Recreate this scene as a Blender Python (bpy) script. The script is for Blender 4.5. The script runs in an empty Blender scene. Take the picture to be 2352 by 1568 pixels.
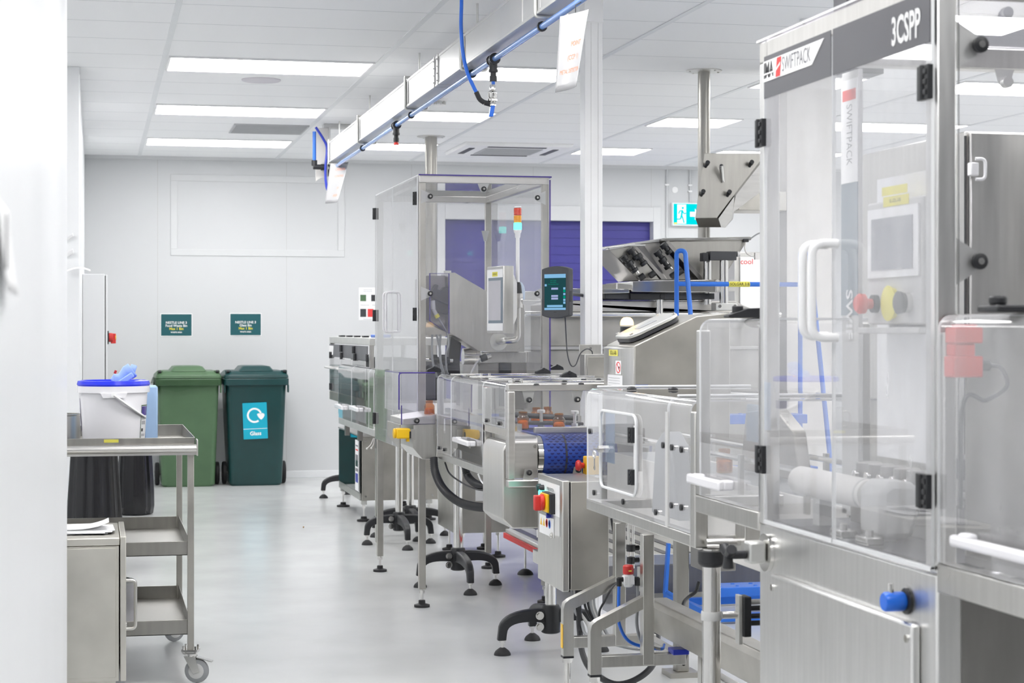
import bpy, bmesh, math, random
from mathutils import Vector, Matrix
random.seed(7)
PI = math.pi
SC = bpy.context.scene
COL = SC.collection
# ---------------------------------------------------------------- camera model
F = 4300.0; H = 1.37; CX = 1176.0; HY = 758.0
TH = math.atan2(CX - 217.0, F); CT, ST = math.cos(TH), math.sin(TH)
def W(x, y, X=None, Y=None, Z=None):
    """point of the room seen at image pixel (x, y) of the 2352x1568 frame, on a known room plane"""
    a = (x - CX) / F; b = (HY - y) / F
    dx, dy = a * CT + ST, -a * ST + CT
    if X is not None: t = X / dx
    elif Y is not None: t = Y / dy
    else: t = (Z - H) / b
    return Vector((t * dx, t * dy, H + t * b))
def WX(x, Y): return W(x, HY, Y=Y).x
def WY(x, X): return W(x, HY, X=X).y
def WZ(x, y, **k): return W(x, y, **k).z

# ---------------------------------------------------------------- materials
def nodes(name):
    m = bpy.data.materials.new(name); m.use_nodes = True
    nt = m.node_tree; nt.nodes.clear()
    out = nt.nodes.new('ShaderNodeOutputMaterial')
    return m, nt, out
def noise(nt, scale, stretch=(1, 1, 1), detail=3.0):
    tc = nt.nodes.new('ShaderNodeTexCoord'); mp = nt.nodes.new('ShaderNodeMapping')
    mp.inputs['Scale'].default_value = stretch
    n = nt.nodes.new('ShaderNodeTexNoise'); n.inputs['Scale'].default_value = scale; n.inputs['Detail'].default_value = detail
    nt.links.new(tc.outputs['Object'], mp.inputs['Vector']); nt.links.new(mp.outputs['Vector'], n.inputs['Vector'])
    return n
def ramp(nt, src, c0, c1, p0=0.3, p1=0.7):
    r = nt.nodes.new('ShaderNodeValToRGB')
    r.color_ramp.elements[0].position = p0; r.color_ramp.elements[1].position = p1
    r.color_ramp.elements[0].color = (*c0, 1); r.color_ramp.elements[1].color = (*c1, 1)
    nt.links.new(src, r.inputs['Fac']); return r.outputs['Color']
def pr(name, col, rough=0.5, metal=0.0, var=0.06, scale=8.0, stretch=(1, 1, 1), rvar=0.06, spec=0.5, bump=0.0, coat=0.0, sss=0.0, alpha=1.0):
    m, nt, out = nodes(name)
    b = nt.nodes.new('ShaderNodeBsdfPrincipled')
    n = noise(nt, scale, stretch)
    c0 = tuple(max(0, c * (1 - var)) for c in col); c1 = tuple(min(1, c * (1 + var)) for c in col)
    nt.links.new(ramp(nt, n.outputs['Fac'], c0, c1), b.inputs['Base Color'])
    mr = nt.nodes.new('ShaderNodeMapRange')
    mr.inputs['To Min'].default_value = max(0.02, rough - rvar); mr.inputs['To Max'].default_value = min(1, rough + rvar)
    nt.links.new(n.outputs['Fac'], mr.inputs['Value']); nt.links.new(mr.outputs['Result'], b.inputs['Roughness'])
    b.inputs['Metallic'].default_value = metal
    b.inputs['Specular IOR Level'].default_value = spec
    b.inputs['Coat Weight'].default_value = coat
    if alpha < 1: b.inputs['Alpha'].default_value = alpha
    if bump:
        bp = nt.nodes.new('ShaderNodeBump'); bp.inputs['Strength'].default_value = bump; bp.inputs['Distance'].default_value = 0.01
        nt.links.new(n.outputs['Fac'], bp.inputs['Height']); nt.links.new(bp.outputs['Normal'], b.inputs['Normal'])
    nt.links.new(b.outputs['BSDF'], out.inputs['Surface'])
    return m
def emit(name, col, s):
    m, nt, out = nodes(name)
    e = nt.nodes.new('ShaderNodeEmission'); e.inputs['Strength'].default_value = s
    n = noise(nt, 3.0); nt.links.new(ramp(nt, n.outputs['Fac'], tuple(c * .97 for c in col), col), e.inputs['Color'])
    nt.links.new(e.outputs['Emission'], out.inputs['Surface']); return m
def sheet(name, tint=(1, 1, 1), ior=1.5, gain=1.5, haze=0.06, hazecol=(.9, .9, .93), rough=0.02):
    """clear plastic sheet: straight-through transmission, mirror reflection by Fresnel, streaky whitish haze"""
    m, nt, out = nodes(name); L = nt.links.new
    tr = nt.nodes.new('ShaderNodeBsdfTransparent'); tr.inputs['Color'].default_value = (*tint, 1)
    gl = nt.nodes.new('ShaderNodeBsdfGlossy'); gl.inputs['Roughness'].default_value = rough
    df = nt.nodes.new('ShaderNodeBsdfDiffuse'); df.inputs['Color'].default_value = (*hazecol, 1)
    fr = nt.nodes.new('ShaderNodeFresnel'); fr.inputs['IOR'].default_value = ior
    ge = nt.nodes.new('ShaderNodeNewGeometry')
    inv = nt.nodes.new('ShaderNodeMath'); inv.operation = 'SUBTRACT'; inv.inputs[0].default_value = 1.0
    L(ge.outputs['Backfacing'], inv.inputs[1])
    g = nt.nodes.new('ShaderNodeMath'); g.operation = 'MULTIPLY'; g.inputs[1].default_value = gain; L(fr.outputs['Fac'], g.inputs[0])
    mm = nt.nodes.new('ShaderNodeMath'); mm.operation = 'MULTIPLY'; mm.use_clamp = True; L(g.outputs[0], mm.inputs[0]); L(inv.outputs[0], mm.inputs[1])
    n = noise(nt, 14.0, (1, 1, .25), 5.0)
    hz = nt.nodes.new('ShaderNodeMapRange'); hz.inputs['From Min'].default_value = .3; hz.inputs['From Max'].default_value = .75
    hz.inputs['To Min'].default_value = haze * .72; hz.inputs['To Max'].default_value = haze * 1.25
    L(n.outputs['Fac'], hz.inputs['Value'])
    hm = nt.nodes.new('ShaderNodeMath'); hm.operation = 'MULTIPLY'; L(hz.outputs['Result'], hm.inputs[0]); L(inv.outputs[0], hm.inputs[1])
    m1 = nt.nodes.new('ShaderNodeMixShader'); L(hm.outputs[0], m1.inputs['Fac']); L(tr.outputs[0], m1.inputs[1]); L(df.outputs[0], m1.inputs[2])
    m2 = nt.nodes.new('ShaderNodeMixShader'); L(mm.outputs[0], m2.inputs['Fac']); L(m1.outputs[0], m2.inputs[1]); L(gl.outputs[0], m2.inputs[2])
    L(m2.outputs[0], out.inputs['Surface']); return m
def seams(name, col, dark, rules, rough=0.5, var=0.02):
    """panelled surface: thin joint lines at offset + k*pitch along an object axis (axis, offset, pitch, width)"""
    m, nt, out = nodes(name); L = nt.links.new
    b = nt.nodes.new('ShaderNodeBsdfPrincipled'); b.inputs['Roughness'].default_value = rough
    tc = nt.nodes.new('ShaderNodeTexCoord'); sx = nt.nodes.new('ShaderNodeSeparateXYZ'); L(tc.outputs['Object'], sx.inputs[0])
    tot = None
    for ax, off, pitch, wd in rules:
        a = nt.nodes.new('ShaderNodeMath'); a.operation = 'SUBTRACT'; a.inputs[1].default_value = off - wd / 2; L(sx.outputs[ax], a.inputs[0])
        d = nt.nodes.new('ShaderNodeMath'); d.operation = 'FLOORED_MODULO'; d.inputs[1].default_value = pitch; L(a.outputs[0], d.inputs[0])
        c = nt.nodes.new('ShaderNodeMath'); c.operation = 'LESS_THAN'; c.inputs[1].default_value = wd; L(d.outputs[0], c.inputs[0])
        if tot is None: tot = c
        else:
            mx = nt.nodes.new('ShaderNodeMath'); mx.operation = 'MAXIMUM'; L(tot.outputs[0], mx.inputs[0]); L(c.outputs[0], mx.inputs[1]); tot = mx
    n = noise(nt, 1.2); base = ramp(nt, n.outputs['Fac'], tuple(c * (1 - var) for c in col), col)
    mix = nt.nodes.new('ShaderNodeMix'); mix.data_type = 'RGBA'; L(tot.outputs[0], mix.inputs['Factor']); L(base, mix.inputs['A']); mix.inputs['B'].default_value = (*dark, 1)
    L(mix.outputs['Result'], b.inputs['Base Color']); L(b.outputs['BSDF'], out.inputs['Surface']); return m

M = {}
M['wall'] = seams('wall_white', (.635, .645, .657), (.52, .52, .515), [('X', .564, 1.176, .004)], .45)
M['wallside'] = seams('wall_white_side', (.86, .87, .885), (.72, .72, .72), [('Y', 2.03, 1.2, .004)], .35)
M['ceil'] = seams('ceiling_tile', (.95, .955, .965), (.56, .58, .60), [('Y', 11.02, .587, .008)], .7)
M['rail'] = pr('ceiling_rail', (.80, .815, .83), .4, var=.02)
M['lamp'] = emit('lamp_diffuser', (1, .99, .98), 10.0)
M['white'] = pr('white_plastic', (.91, .91, .915), .4, var=.02)
M['whitegloss'] = pr('white_gloss_plastic', (.92, .91, .94), .2, var=.01)
M['cream'] = pr('cream_panel', (.82, .80, .77), .45, var=.03)
M['paper'] = pr('paper_white', (.86, .86, .87), .7, var=.02)
M['steel'] = pr('brushed_steel', (.61, .60, .575), .31, 1.0, .06, 60, (1, 1, .06), .07)
M['steelx'] = pr('brushed_steel_along', (.63, .615, .595), .30, 1.0, .06, 60, (.06, .06, 1), .07)
M['steelw'] = pr('worn_steel', (.47, .455, .42), .38, 1.0, .12, 7, (1, 1, 1), .08)
M['steelm'] = pr('mid_steel', (.38, .37, .345), .34, 1.0, .07, 30, (1, 1, .1), .07)
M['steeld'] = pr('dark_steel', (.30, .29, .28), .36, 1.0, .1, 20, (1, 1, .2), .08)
M['chrome'] = pr('polished_steel', (.72, .71, .69), .12, 1.0, .03, 10)
M['alu'] = pr('cast_aluminium', (.66, .66, .64), .42, 1.0, .05, 12)
M['galv'] = pr('galvanised_white', (.60, .60, .595), .33, .35, .05, 4)
M['laminate'] = pr('laminated_paper', (.40, .40, .41), .18, var=.01)
M['black'] = pr('black_plastic', (.016, .017, .02), .42, var=.2)
M['rubber'] = pr('black_rubber', (.012, .012, .014), .6, var=.2)
M['dark'] = pr('charcoal_plastic', (.045, .047, .053), .45, var=.1)
M['grey'] = pr('grey_plastic', (.33, .34, .35), .5, var=.05)
M['lgrey'] = pr('light_grey_plastic', (.62, .62, .61), .45, var=.03)
M['header'] = pr('header_grey', (.075, .075, .086), .35, var=.04)
M['red'] = pr('red_plastic', (.62, .035, .03), .4, var=.06)
M['redlt'] = pr('red_switch_plastic', (.72, .06, .05), .45, var=.06)
M['yellow'] = pr('yellow_plastic', (.86, .52, .01), .35, var=.05)
M['tag'] = pr('yellow_tag', (.83, .76, .12), .5, var=.03)
M['tagink'] = pr('tag_ink', (.16, .14, .03), .6)
M['ink'] = pr('black_ink', (.03, .03, .035), .6)
M['greyink'] = pr('grey_ink', (.20, .20, .22), .6)
M['orangeink'] = pr('orange_ink', (.90, .25, .11), .6)
M['redink'] = pr('red_ink', (.75, .05, .05), .6)
M['blue'] = pr('blue_paint', (.025, .17, .68), .35, var=.06)
M['hose'] = pr('blue_hose', (.02, .17, .80), .3, var=.05)
M['hosedk'] = pr('dark_blue_hose', (.02, .04, .42), .35, var=.05)
M['pipe'] = pr('blue_air_pipe', (.18, .34, .74), .16, .25, .05)
M['belt'] = pr('blue_belt', (.03, .08, .42), .35, var=.1)
M['shutter'] = pr('shutter_purple', (.040, .036, .25), .42, var=.12, scale=2.0)
M['lid'] = pr('blue_lid', (.01, .03, .78), .25, var=.05)
M['wipes'] = pr('pale_blue_cloth', (.42, .60, .86), .75, var=.04)
M['cloth'] = pr('light_blue_cloth', (.33, .47, .85), .8, var=.06)
M['bin'] = pr('green_bin', (.080, .155, .078), .4, var=.06)
M['bindk'] = pr('dark_green_bin', (.006, .046, .047), .33, var=.08)
M['teal'] = pr('teal_sign', (.005, .095, .112), .4, var=.05)
M['cyan'] = pr('cyan_label', (.0, .38, .53), .4, var=.03)
M['signwhite'] = pr('sign_white', (.88, .88, .88), .5)
M['signyellow'] = pr('sign_yellow', (.83, .74, .06), .5)
M['bag'] = pr('black_bin_bag', (.008, .008, .010), .22, var=.3, scale=22, stretch=(1, 1, .15), bump=.35)
M['liner'] = sheet('clear_liner', (.90, .93, .91), 1.45, 1.4, .5, (.75, .80, .76), .15)
M['poly'] = sheet('clear_guard', (.985, .985, .99), 1.5, 1.45, .07, (.95, .95, .97))
M['polyhaze'] = sheet('hazed_guard', (.975, .975, .985), 1.5, 1.5, .38, (.95, .95, .97))  # white wall's reflection painted into the plastic's own whitish haze
M['polymilk'] = sheet('milky_guard', (.985, .985, .99), 1.5, 1.5, .26, (.94, .94, .965))  # haze raised to paint in the white wall mirrored by the doors
M['steelk'] = pr('stained_steel', (.66, .64, .585), .40, 1.0, .10, 5, (1, 1, 1), .08)
M['steelb'] = pr('bright_steel', (.76, .755, .745), .33, 1.0, .05, 60, (1, 1, .06), .07)
M['polytint'] = sheet('violet_guard', (.95, .945, .985), 1.5, 1.45, .06, (.75, .73, .9))
M['polydark'] = sheet('smoked_guard', (.16, .19, .20), 1.5, 1.6, .03, (.2, .25, .27))
M['edge'] = pr('guard_edge', (.80, .81, .82), .25, var=.02)
M['violet'] = pr('violet_edge', (.075, .05, .28), .25, var=.05)
M['amber'] = sheet('amber_glass', (.90, .68, .40), 1.5, 1.3, .02, (.30, .14, .03))
M['pills'] = pr('orange_pills', (.85, .43, .03), .5, var=.35, scale=60, bump=.6)
M['screen'] = pr('panel_screen', (.52, .51, .54), .2, var=.03)
M['bezel'] = pr('screen_bezel', (.18, .23, .27), .3, var=.03)
M['greyscreen'] = pr('grey_screen', (.36, .37, .40), .25, var=.10, scale=6)
M['tabscr'] = emit('tablet_screen', (.014, .058, .066), .75)
M['tabblue'] = emit('tablet_blue', (.22, .46, .70), .7)
M['tablila'] = emit('tablet_keys', (.36, .40, .66), .7)
M['tabgreen'] = emit('tablet_green', (.0, .36, .22), .6)
M['ledgreen'] = emit('green_light', (.05, 1.0, .72), 4.5)
M['beacon'] = emit('beacon_light', (1.0, .58, .22), 4.0)
M['amberlens'] = pr('amber_lens', (.85, .36, .02), .25, var=.05)
M['redlens'] = pr('red_lens', (.70, .07, .04), .25, var=.05)
M['exit'] = emit('exit_sign_face', (.0, .62, .66), .85)
M['exitw'] = emit('exit_sign_white', (.95, 1.0, 1.0), .8)
M['concap'] = pr('connector_brown', (.35, .22, .10), .5)
M['vent'] = pr('vent_grey', (.52, .53, .54), .6, var=.03)
M['speaker'] = pr('speaker_grille', (.70, .68, .72), .7, var=.02)

def floor_mat():
    m, nt, out = nodes('epoxy_floor'); L = nt.links.new
    b = nt.nodes.new('ShaderNodeBsdfPrincipled')
    n1 = noise(nt, .6, (1, 1, 1), 6); n2 = noise(nt, 3.0, (1, .8, 1), 8)
    c1 = ramp(nt, n1.outputs['Fac'], (.60, .612, .612), (.64, .648, .645)); c2 = ramp(nt, n2.outputs['Fac'], (.95, .95, .945), (1, 1, 1), .35, .6)
    mx = nt.nodes.new('ShaderNodeMix'); mx.data_type = 'RGBA'; mx.blend_type = 'MULTIPLY'; mx.inputs['Factor'].default_value = .7
    L(c1, mx.inputs['A']); L(c2, mx.inputs['B']); L(mx.outputs['Result'], b.inputs['Base Color'])
    mr = nt.nodes.new('ShaderNodeMapRange'); mr.inputs['To Min'].default_value = .17; mr.inputs['To Max'].default_value = .25
    L(n2.outputs['Fac'], mr.inputs['Value']); L(mr.outputs['Result'], b.inputs['Roughness'])
    L(b.outputs['BSDF'], out.inputs['Surface']); return m
M['floor'] = floor_mat()
M['paint'] = pr('wall_paint', (.65, .66, .67), .45, var=.01)
M['beltdk'] = pr('belt_texture', (.008, .015, .15), .45, var=.1)
M['dimwall'] = pr('dim_wall', (.30, .30, .31), .6, var=.05)

# ---------------------------------------------------------------- mesh builder
def V(*a): return Vector(a)
def fillet(pts, rad, n=5):
    pts = [Vector(p) for p in pts]; out = [pts[0]]
    for i in range(1, len(pts) - 1):
        a, b, c = pts[i - 1], pts[i], pts[i + 1]
        u = (a - b); w = (c - b); r = min(rad, u.length * .49, w.length * .49)
        p, q = b + u.normalized() * r, b + w.normalized() * r
        for k in range(n + 1):
            t = k / n; out.append((1 - t) ** 2 * p + 2 * t * (1 - t) * b + t * t * q)
    out.append(pts[-1]); return out
def spline(pts, n=8):
    P = [Vector(p) for p in pts]; P = [P[0] * 2 - P[1]] + P + [P[-1] * 2 - P[-2]]; out = []
    for i in range(1, len(P) - 2):
        for k in range(n):
            t = k / n; a, b, c, d = P[i - 1:i + 3]
            out.append(.5 * ((2 * b) + (c - a) * t + (2 * a - 5 * b + 4 * c - d) * t * t + (3 * b - a - 3 * c + d) * t ** 3))
    out.append(P[-2]); return out

class MB:
    def __init__(s): s.bm = bmesh.new(); s.m = 0
    def _f(s, vs):
        try: f = s.bm.faces.new(vs); f.material_index = s.m; return f
        except ValueError: return None
    def loft(s, *rings, close=True):
        R = [[s.bm.verts.new(p) for p in r] for r in rings]; n = len(R[0])
        for a, b in zip(R, R[1:]):
            for i in range(n): s._f([a[i], a[(i + 1) % n], b[(i + 1) % n], b[i]])
        if close: s._f(R[0][::-1]); s._f(R[-1])
        return s
    def box(s, a, b):
        x0, x1 = sorted((a[0], b[0])); y0, y1 = sorted((a[1], b[1])); z0, z1 = sorted((a[2], b[2]))
        return s.loft([(x0, y0, z0), (x1, y0, z0), (x1, y1, z0), (x0, y1, z0)], [(x0, y0, z1), (x1, y0, z1), (x1, y1, z1), (x0, y1, z1)])
    def bx(s, c, size, rz=0.0, R=None):
        R = R or Matrix.Rotation(rz, 3, 'Z'); c = Vector(c); h = [k / 2 for k in size]
        P = lambda i, j, k: c + R @ Vector((i * h[0], j * h[1], k * h[2]))
        return s.loft([P(-1, -1, -1), P(1, -1, -1), P(1, 1, -1), P(-1, 1, -1)], [P(-1, -1, 1), P(1, -1, 1), P(1, 1, 1), P(-1, 1, 1)])
    def prism(s, pts, axis, a, b):
        mk = {'x': lambda p, t: (t, p[0], p[1]), 'y': lambda p, t: (p[0], t, p[1]), 'z': lambda p, t: (p[0], p[1], t)}[axis]
        return s.loft([mk(p, a) for p in pts], [mk(p, b) for p in pts])
    def poly(s, pts):
        s._f([s.bm.verts.new(p) for p in pts]); return s
    def slab(s, pts, off):
        off = Vector(off); return s.loft([Vector(p) for p in pts], [Vector(p) + off for p in pts])
    def tube(s, pts, r, n=8, rot=0.0, closed=False, flat=1.0):
        pts = [Vector(p) for p in pts]; k = len(pts); rings = []
        T = []
        for i in range(k):
            if closed: d = pts[(i + 1) % k] - pts[i - 1]
            else: d = pts[min(i + 1, k - 1)] - pts[max(i - 1, 0)]
            T.append(d.normalized())
        up = Vector((0, 0, 1)) if abs(T[0].z) < .9 else Vector((0, 1, 0))
        N = (up - T[0] * up.dot(T[0])).normalized()
        for i in range(k):
            if i:
                N = (N - T[i] * N.dot(T[i]));
                N = N.normalized() if N.length > 1e-6 else T[i].orthogonal().normalized()
            B = T[i].cross(N)
            if 0 < i < k - 1:
                c = (pts[i] - pts[i - 1]).normalized().dot((pts[i + 1] - pts[i]).normalized()); sc = 1 / math.sqrt(max(.3, (1 + c) / 2))
            else: sc = 1
            rr = r(i / (k - 1)) if callable(r) else r
            if n == 4: sc = sc
            else: sc = 1
            rings.append([pts[i] + (N * math.cos(2 * PI * j / n + rot) + B * math.sin(2 * PI * j / n + rot) * flat) * rr * sc for j in range(n)])
        if closed: rings.append(rings[0])
        return s.loft(*rings, close=not closed)
    def sq(s, pts, w): return s.tube(pts, w / math.sqrt(2), 4, PI / 4)
    def cyl(s, p, q, r, r2=None, n=16):
        r2 = r if r2 is None else r2; p, q = Vector(p), Vector(q); d = (q - p).normalized()
        N = d.orthogonal().normalized(); B = d.cross(N)
        ring = lambda c, rr: [c + (N * math.cos(2 * PI * j / n) + B * math.sin(2 * PI * j / n)) * rr for j in range(n)]
        return s.loft(ring(p, r), ring(q, r2))
    def lathe(s, prof, c, axis=(0, 0, 1), n=20, sy=1.0):
        c = Vector(c); d = Vector(axis).normalized(); N = d.orthogonal().normalized(); B = d.cross(N)
        if abs(d.z) > .99: N, B = Vector((1, 0, 0)), Vector((0, 1, 0))
        rings = [[c + d * z + (N * math.cos(2 * PI * j / n) + B * sy * math.sin(2 * PI * j / n)) * max(r, 1e-4) for j in range(n)] for r, z in prof]
        return s.loft(*rings)
    def ball(s, c, r, sz=(1, 1, 1), n=12):
        c = Vector(c); rings = []
        for i in range(n // 2 + 1):
            a = PI * i / (n // 2); rings.append([c + Vector((max(1e-4, math.sin(a)) * math.cos(2 * PI * j / n) * sz[0], max(1e-4, math.sin(a)) * math.sin(2 * PI * j / n) * sz[1], -math.cos(a) * sz[2])) * r for j in range(n)])
        return s.loft(*rings)
    def rrect(s, c, u, v, w, h, rad, depth, n=5):
        """rounded rectangle slab: centre c, unit axes u, v, thickness vector depth"""
        c, u, v, depth = Vector(c), Vector(u), Vector(v), Vector(depth); ring = []
        for cx, cy, a0 in ((1, 1, 0), (-1, 1, PI / 2), (-1, -1, PI), (1, -1, 3 * PI / 2)):
            for k in range(n + 1):
                a = a0 + PI / 2 * k / n
                ring.append(c + u * (cx * (w / 2 - rad) + rad * math.cos(a)) + v * (cy * (h / 2 - rad) + rad * math.sin(a)))
        return s.loft(ring, [p + depth for p in ring])
    def text(s, body, size, mp, align='CENTER', bold=0.0, thick=.0006, xs=1.0):
        cu = bpy.data.curves.new('t', 'FONT'); cu.body = body; cu.size = size; cu.align_x = align; cu.align_y = 'CENTER'
        cu.resolution_u = 3; cu.offset = bold; cu.fill_mode = 'BOTH'
        ob = bpy.data.objects.new('t', cu); me = bpy.data.meshes.new_from_object(ob)
        vs = [s.bm.verts.new(mp(v.co.x * xs, v.co.y, thick)) for v in me.vertices]
        for p in me.polygons: s._f([vs[i] for i in p.vertices])
        bpy.data.objects.remove(ob); bpy.data.curves.remove(cu); bpy.data.meshes.remove(me)
        return s
def plane_map(o, u, v, n=None):
    o, u, v = Vector(o), Vector(u).normalized(), Vector(v).normalized(); n = Vector(n).normalized() if n else u.cross(v)
    return lambda a, b, c=0.0: o + u * a + v * b + n * c

ORI = {}
def finish(name, mb, mats, loc, bev=0.0, smooth=38, nrm=True):
    if nrm: bmesh.ops.recalc_face_normals(mb.bm, faces=mb.bm.faces)
    me = bpy.data.meshes.new(name); 
    bmesh.ops.translate(mb.bm, verts=mb.bm.verts, vec=-Vector(loc)); mb.bm.to_mesh(me); mb.bm.free()
    for m in (mats if isinstance(mats, (list, tuple)) else [mats]): me.materials.append(M[m])
    for p in me.polygons: p.use_smooth = True
    me.set_sharp_from_angle(angle=math.radians(smooth))
    o = bpy.data.objects.new(name, me); COL.objects.link(o)
    if bev:
        b = o.modifiers.new('edge_round', 'BEVEL'); b.width = bev; b.segments = 2; b.limit_method = 'ANGLE'; b.angle_limit = math.radians(40)
    return o
def tag(o, label, cat, group=None, kind=None):
    o['label'] = label; o['category'] = cat
    if group: o['group'] = group
    if kind: o['kind'] = kind
    return o
def thing(name, label, cat, loc, group=None):
    o = bpy.data.objects.new(name, None); o.empty_display_size = .1; COL.objects.link(o); o.location = loc; ORI[o.name] = Vector(loc)
    return tag(o, label, cat, group)
def root(o):
    while o.parent: o = o.parent
    return o
def part(parent, name, mb, mats, bev=0.0, label=None, smooth=38, nrm=True):
    o = finish(name, mb, mats, ORI[root(parent).name], bev, smooth, nrm); o.parent = parent
    if label: o['label'] = label
    return o
def solo(name, label, cat, mb, mats, loc, bev=0.0, group=None, smooth=38):
    o = finish(name, mb, mats, loc, bev, smooth); o.location = loc; ORI[o.name] = Vector(loc)
    return tag(o, label, cat, group)
def struct(name, mb, mats, bev=0.0, parent=None):
    o = finish(name, mb, mats, (0, 0, 0), bev)
    if parent: o.parent = parent
    else: o['kind'] = 'structure'
    ORI[o.name] = Vector((0, 0, 0)); return o
def dup(o, loc, rz=0.0, label=None, group=None):
    r = o.copy(); COL.objects.link(r); r.location = loc; r.rotation_euler = (0, 0, rz); ORI[r.name] = Vector(loc)
    if label: r['label'] = label
    if group: r['group'] = group
    def kids(src, dst):
        for ch in [c for c in list(bpy.data.objects) if c.parent == src]:
            c = ch.copy(); COL.objects.link(c); c.parent = dst; kids(ch, c)
    kids(o, r); return r
def panel(parent, name, a, b, mat='poly', edge='edge', label=None):
    """flat clear sheet as a thin box whose narrow edge faces carry the edge colour"""
    mb = MB(); mb.box(a, b)
    d = [abs(a[i] - b[i]) for i in range(3)]; ax = d.index(min(d))
    bmesh.ops.recalc_face_normals(mb.bm, faces=mb.bm.faces)
    for f in mb.bm.faces:
        f.normal_update(); f.material_index = 0 if abs(f.normal[ax]) > .9 else 1
    return part(parent, name, mb, [mat, edge], label=label)
def hinge(parent, c, h=.065, w=.034, out=(-1, 0, 0), along=(0, 1, 0)):
    """black block hinge standing proud of a guard"""
    c, o, a = Vector(c), Vector(out), Vector(along); mb = MB()
    R = Matrix((a, -o, Vector((0, 0, 1)))).transposed()
    mb.bx(c + o * .006 - a * w * .26, (w * .46, .012, h), R=R); mb.bx(c + o * .006 + a * w * .26, (w * .46, .012, h), R=R)
    mb.cyl(c + o * .012 + Vector((0, 0, -h / 2)), c + o * .012 + Vector((0, 0, h / 2)), .006, n=8)
    for k in (-.3, 0, .3): mb.bx(c + o * .0135 - a * w * .27 + Vector((0, 0, k * h)), (w * .25, .003, h * .16), R=R)
    return part(parent, 'hinge', mb, 'black', .0015)
def uhandle(parent, p, q, out, r=.008, mat='lgrey', name='handle', rad=.02, rr=None):
    """bow handle from p to q standing off along out"""
    p, q, o = Vector(p), Vector(q), Vector(out); mb = MB()
    mb.tube(fillet([p, p + o, q + o, q], rad, 6), r, 10); return part(parent, name, mb, mat)
def screwknob(parent, c, out=(-1, 0, 0), r=.009, name='guard_fastener'):
    c, o = Vector(c), Vector(out).normalized(); mb = MB()
    mb.m = 0; mb.lathe([(r, -.001), (r, .008), (r * .7, .010)], c, o, 14); mb.m = 1; mb.lathe([(r * .42, .009), (r * .42, .0125), (.0, .0125)], c, o, 12)
    return part(parent, name, mb, ['black', 'chrome'])
# ================================================================ ROOM
CZ = 2.96; YB = 17.42; LX = -.088; Y_N = 6.32; Y_F = 11.6
struct('floor', MB().box((-2.6, -2.7, -.1), (8.2, 17.7, 0)), 'floor')
struct('ceiling', MB().box((-2.6, -2.7, CZ), (8.2, 17.7, CZ + .1)), 'ceil')
SX0, SX1, SZ1 = 3.235, 5.285, 2.42
w = MB(); w.box((LX - .15, YB, 0), (SX0, YB + .2, CZ)); w.box((SX1, YB, 0), (8.2, YB + .2, CZ)); w.box((SX0, YB, SZ1), (SX1, YB + .2, CZ))
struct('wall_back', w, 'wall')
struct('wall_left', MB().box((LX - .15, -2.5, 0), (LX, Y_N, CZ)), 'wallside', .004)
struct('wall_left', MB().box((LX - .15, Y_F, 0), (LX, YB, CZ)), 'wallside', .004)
struct('wall_left', MB().box((-2.6, Y_N, 0), (-2.4, Y_F, CZ)), 'wallside')
struct('wall_left', MB().box((-2.4, Y_N - .15, 0), (LX - .15, Y_N, CZ)), 'wall')
struct('wall_left', MB().box((-2.4, Y_F, 0), (LX - .15, Y_F + .15, CZ)), 'wall')
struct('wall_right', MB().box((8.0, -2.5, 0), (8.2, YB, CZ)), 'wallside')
struct('wall_front', MB().box((-2.6, -2.7, 0), (8.2, -2.5, CZ)), 'dimwall')
b = MB(); b.box((LX, YB - .012, 0), (SX0, YB, .065)); b.box((SX1, YB - .012, 0), (8.0, YB, .065)); struct('baseboard_back', b, 'grey' if False else 'rail', .003)
# roller shutter door
d = bpy.data.objects.new('door_1', None); COL.objects.link(d); d['kind'] = 'structure'; ORI['door_1'] = V(0, 0, 0)
cur = MB()
for k in range(30):
    z0 = k * SZ1 / 30; cur.box((SX0 + .005, YB + .085, z0), (SX1 - .005, YB + .10, z0 + SZ1 / 30 - .004)); cur.box((SX0 + .005, YB + .09, z0), (SX1 - .005, YB + .098, z0 + SZ1 / 30))
part(d, 'curtain', cur, 'shutter')
bb = MB(); bb.box((SX0 + .005, YB + .075, 1.55), (SX1 - .005, YB + .084, 1.60)); part(d, 'slat_bar', bb, 'shutter')
fr = MB()
for x0, x1, z0, z1 in ((SX0 - .075, SX0, 0, SZ1 + .14), (SX1, SX1 + .075, 0, SZ1 + .14), (SX0, SX1, SZ1, SZ1 + .14)): fr.box((x0, YB - .02, z0), (x1, YB - .001, z1))
part(d, 'frame', fr, 'paint', .003)
# hatch frame on the back wall
hx0, hx1 = WX(392, YB), WX(791, YB); hz1, hz0 = WZ(560, 403, Y=YB), WZ(560, 588, Y=YB)
h = MB()
for x0, x1, z0, z1 in ((hx0, hx1, hz1 - .06, hz1), (hx0, hx1, hz0, hz0 + .06), (hx0, hx0 + .06, hz0 + .06, hz1 - .06), (hx1 - .06, hx1, hz0 + .06, hz1 - .06)): h.box((x0, YB - .008, z0), (x1, YB, z1))
struct('trim_1', h, 'paint', .002)
c = MB(); c.box((LX, YB - .03, CZ - .03), (8, YB, CZ)); struct('trim_2', c, 'paint')
for k in range(-2, 6):
    x = .40 + 1.248 * k; struct('trim_%d' % (k + 5), MB().box((x - .016, -2.5, CZ - .004), (x + .016, YB - .03, CZ)), 'rail')

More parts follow.
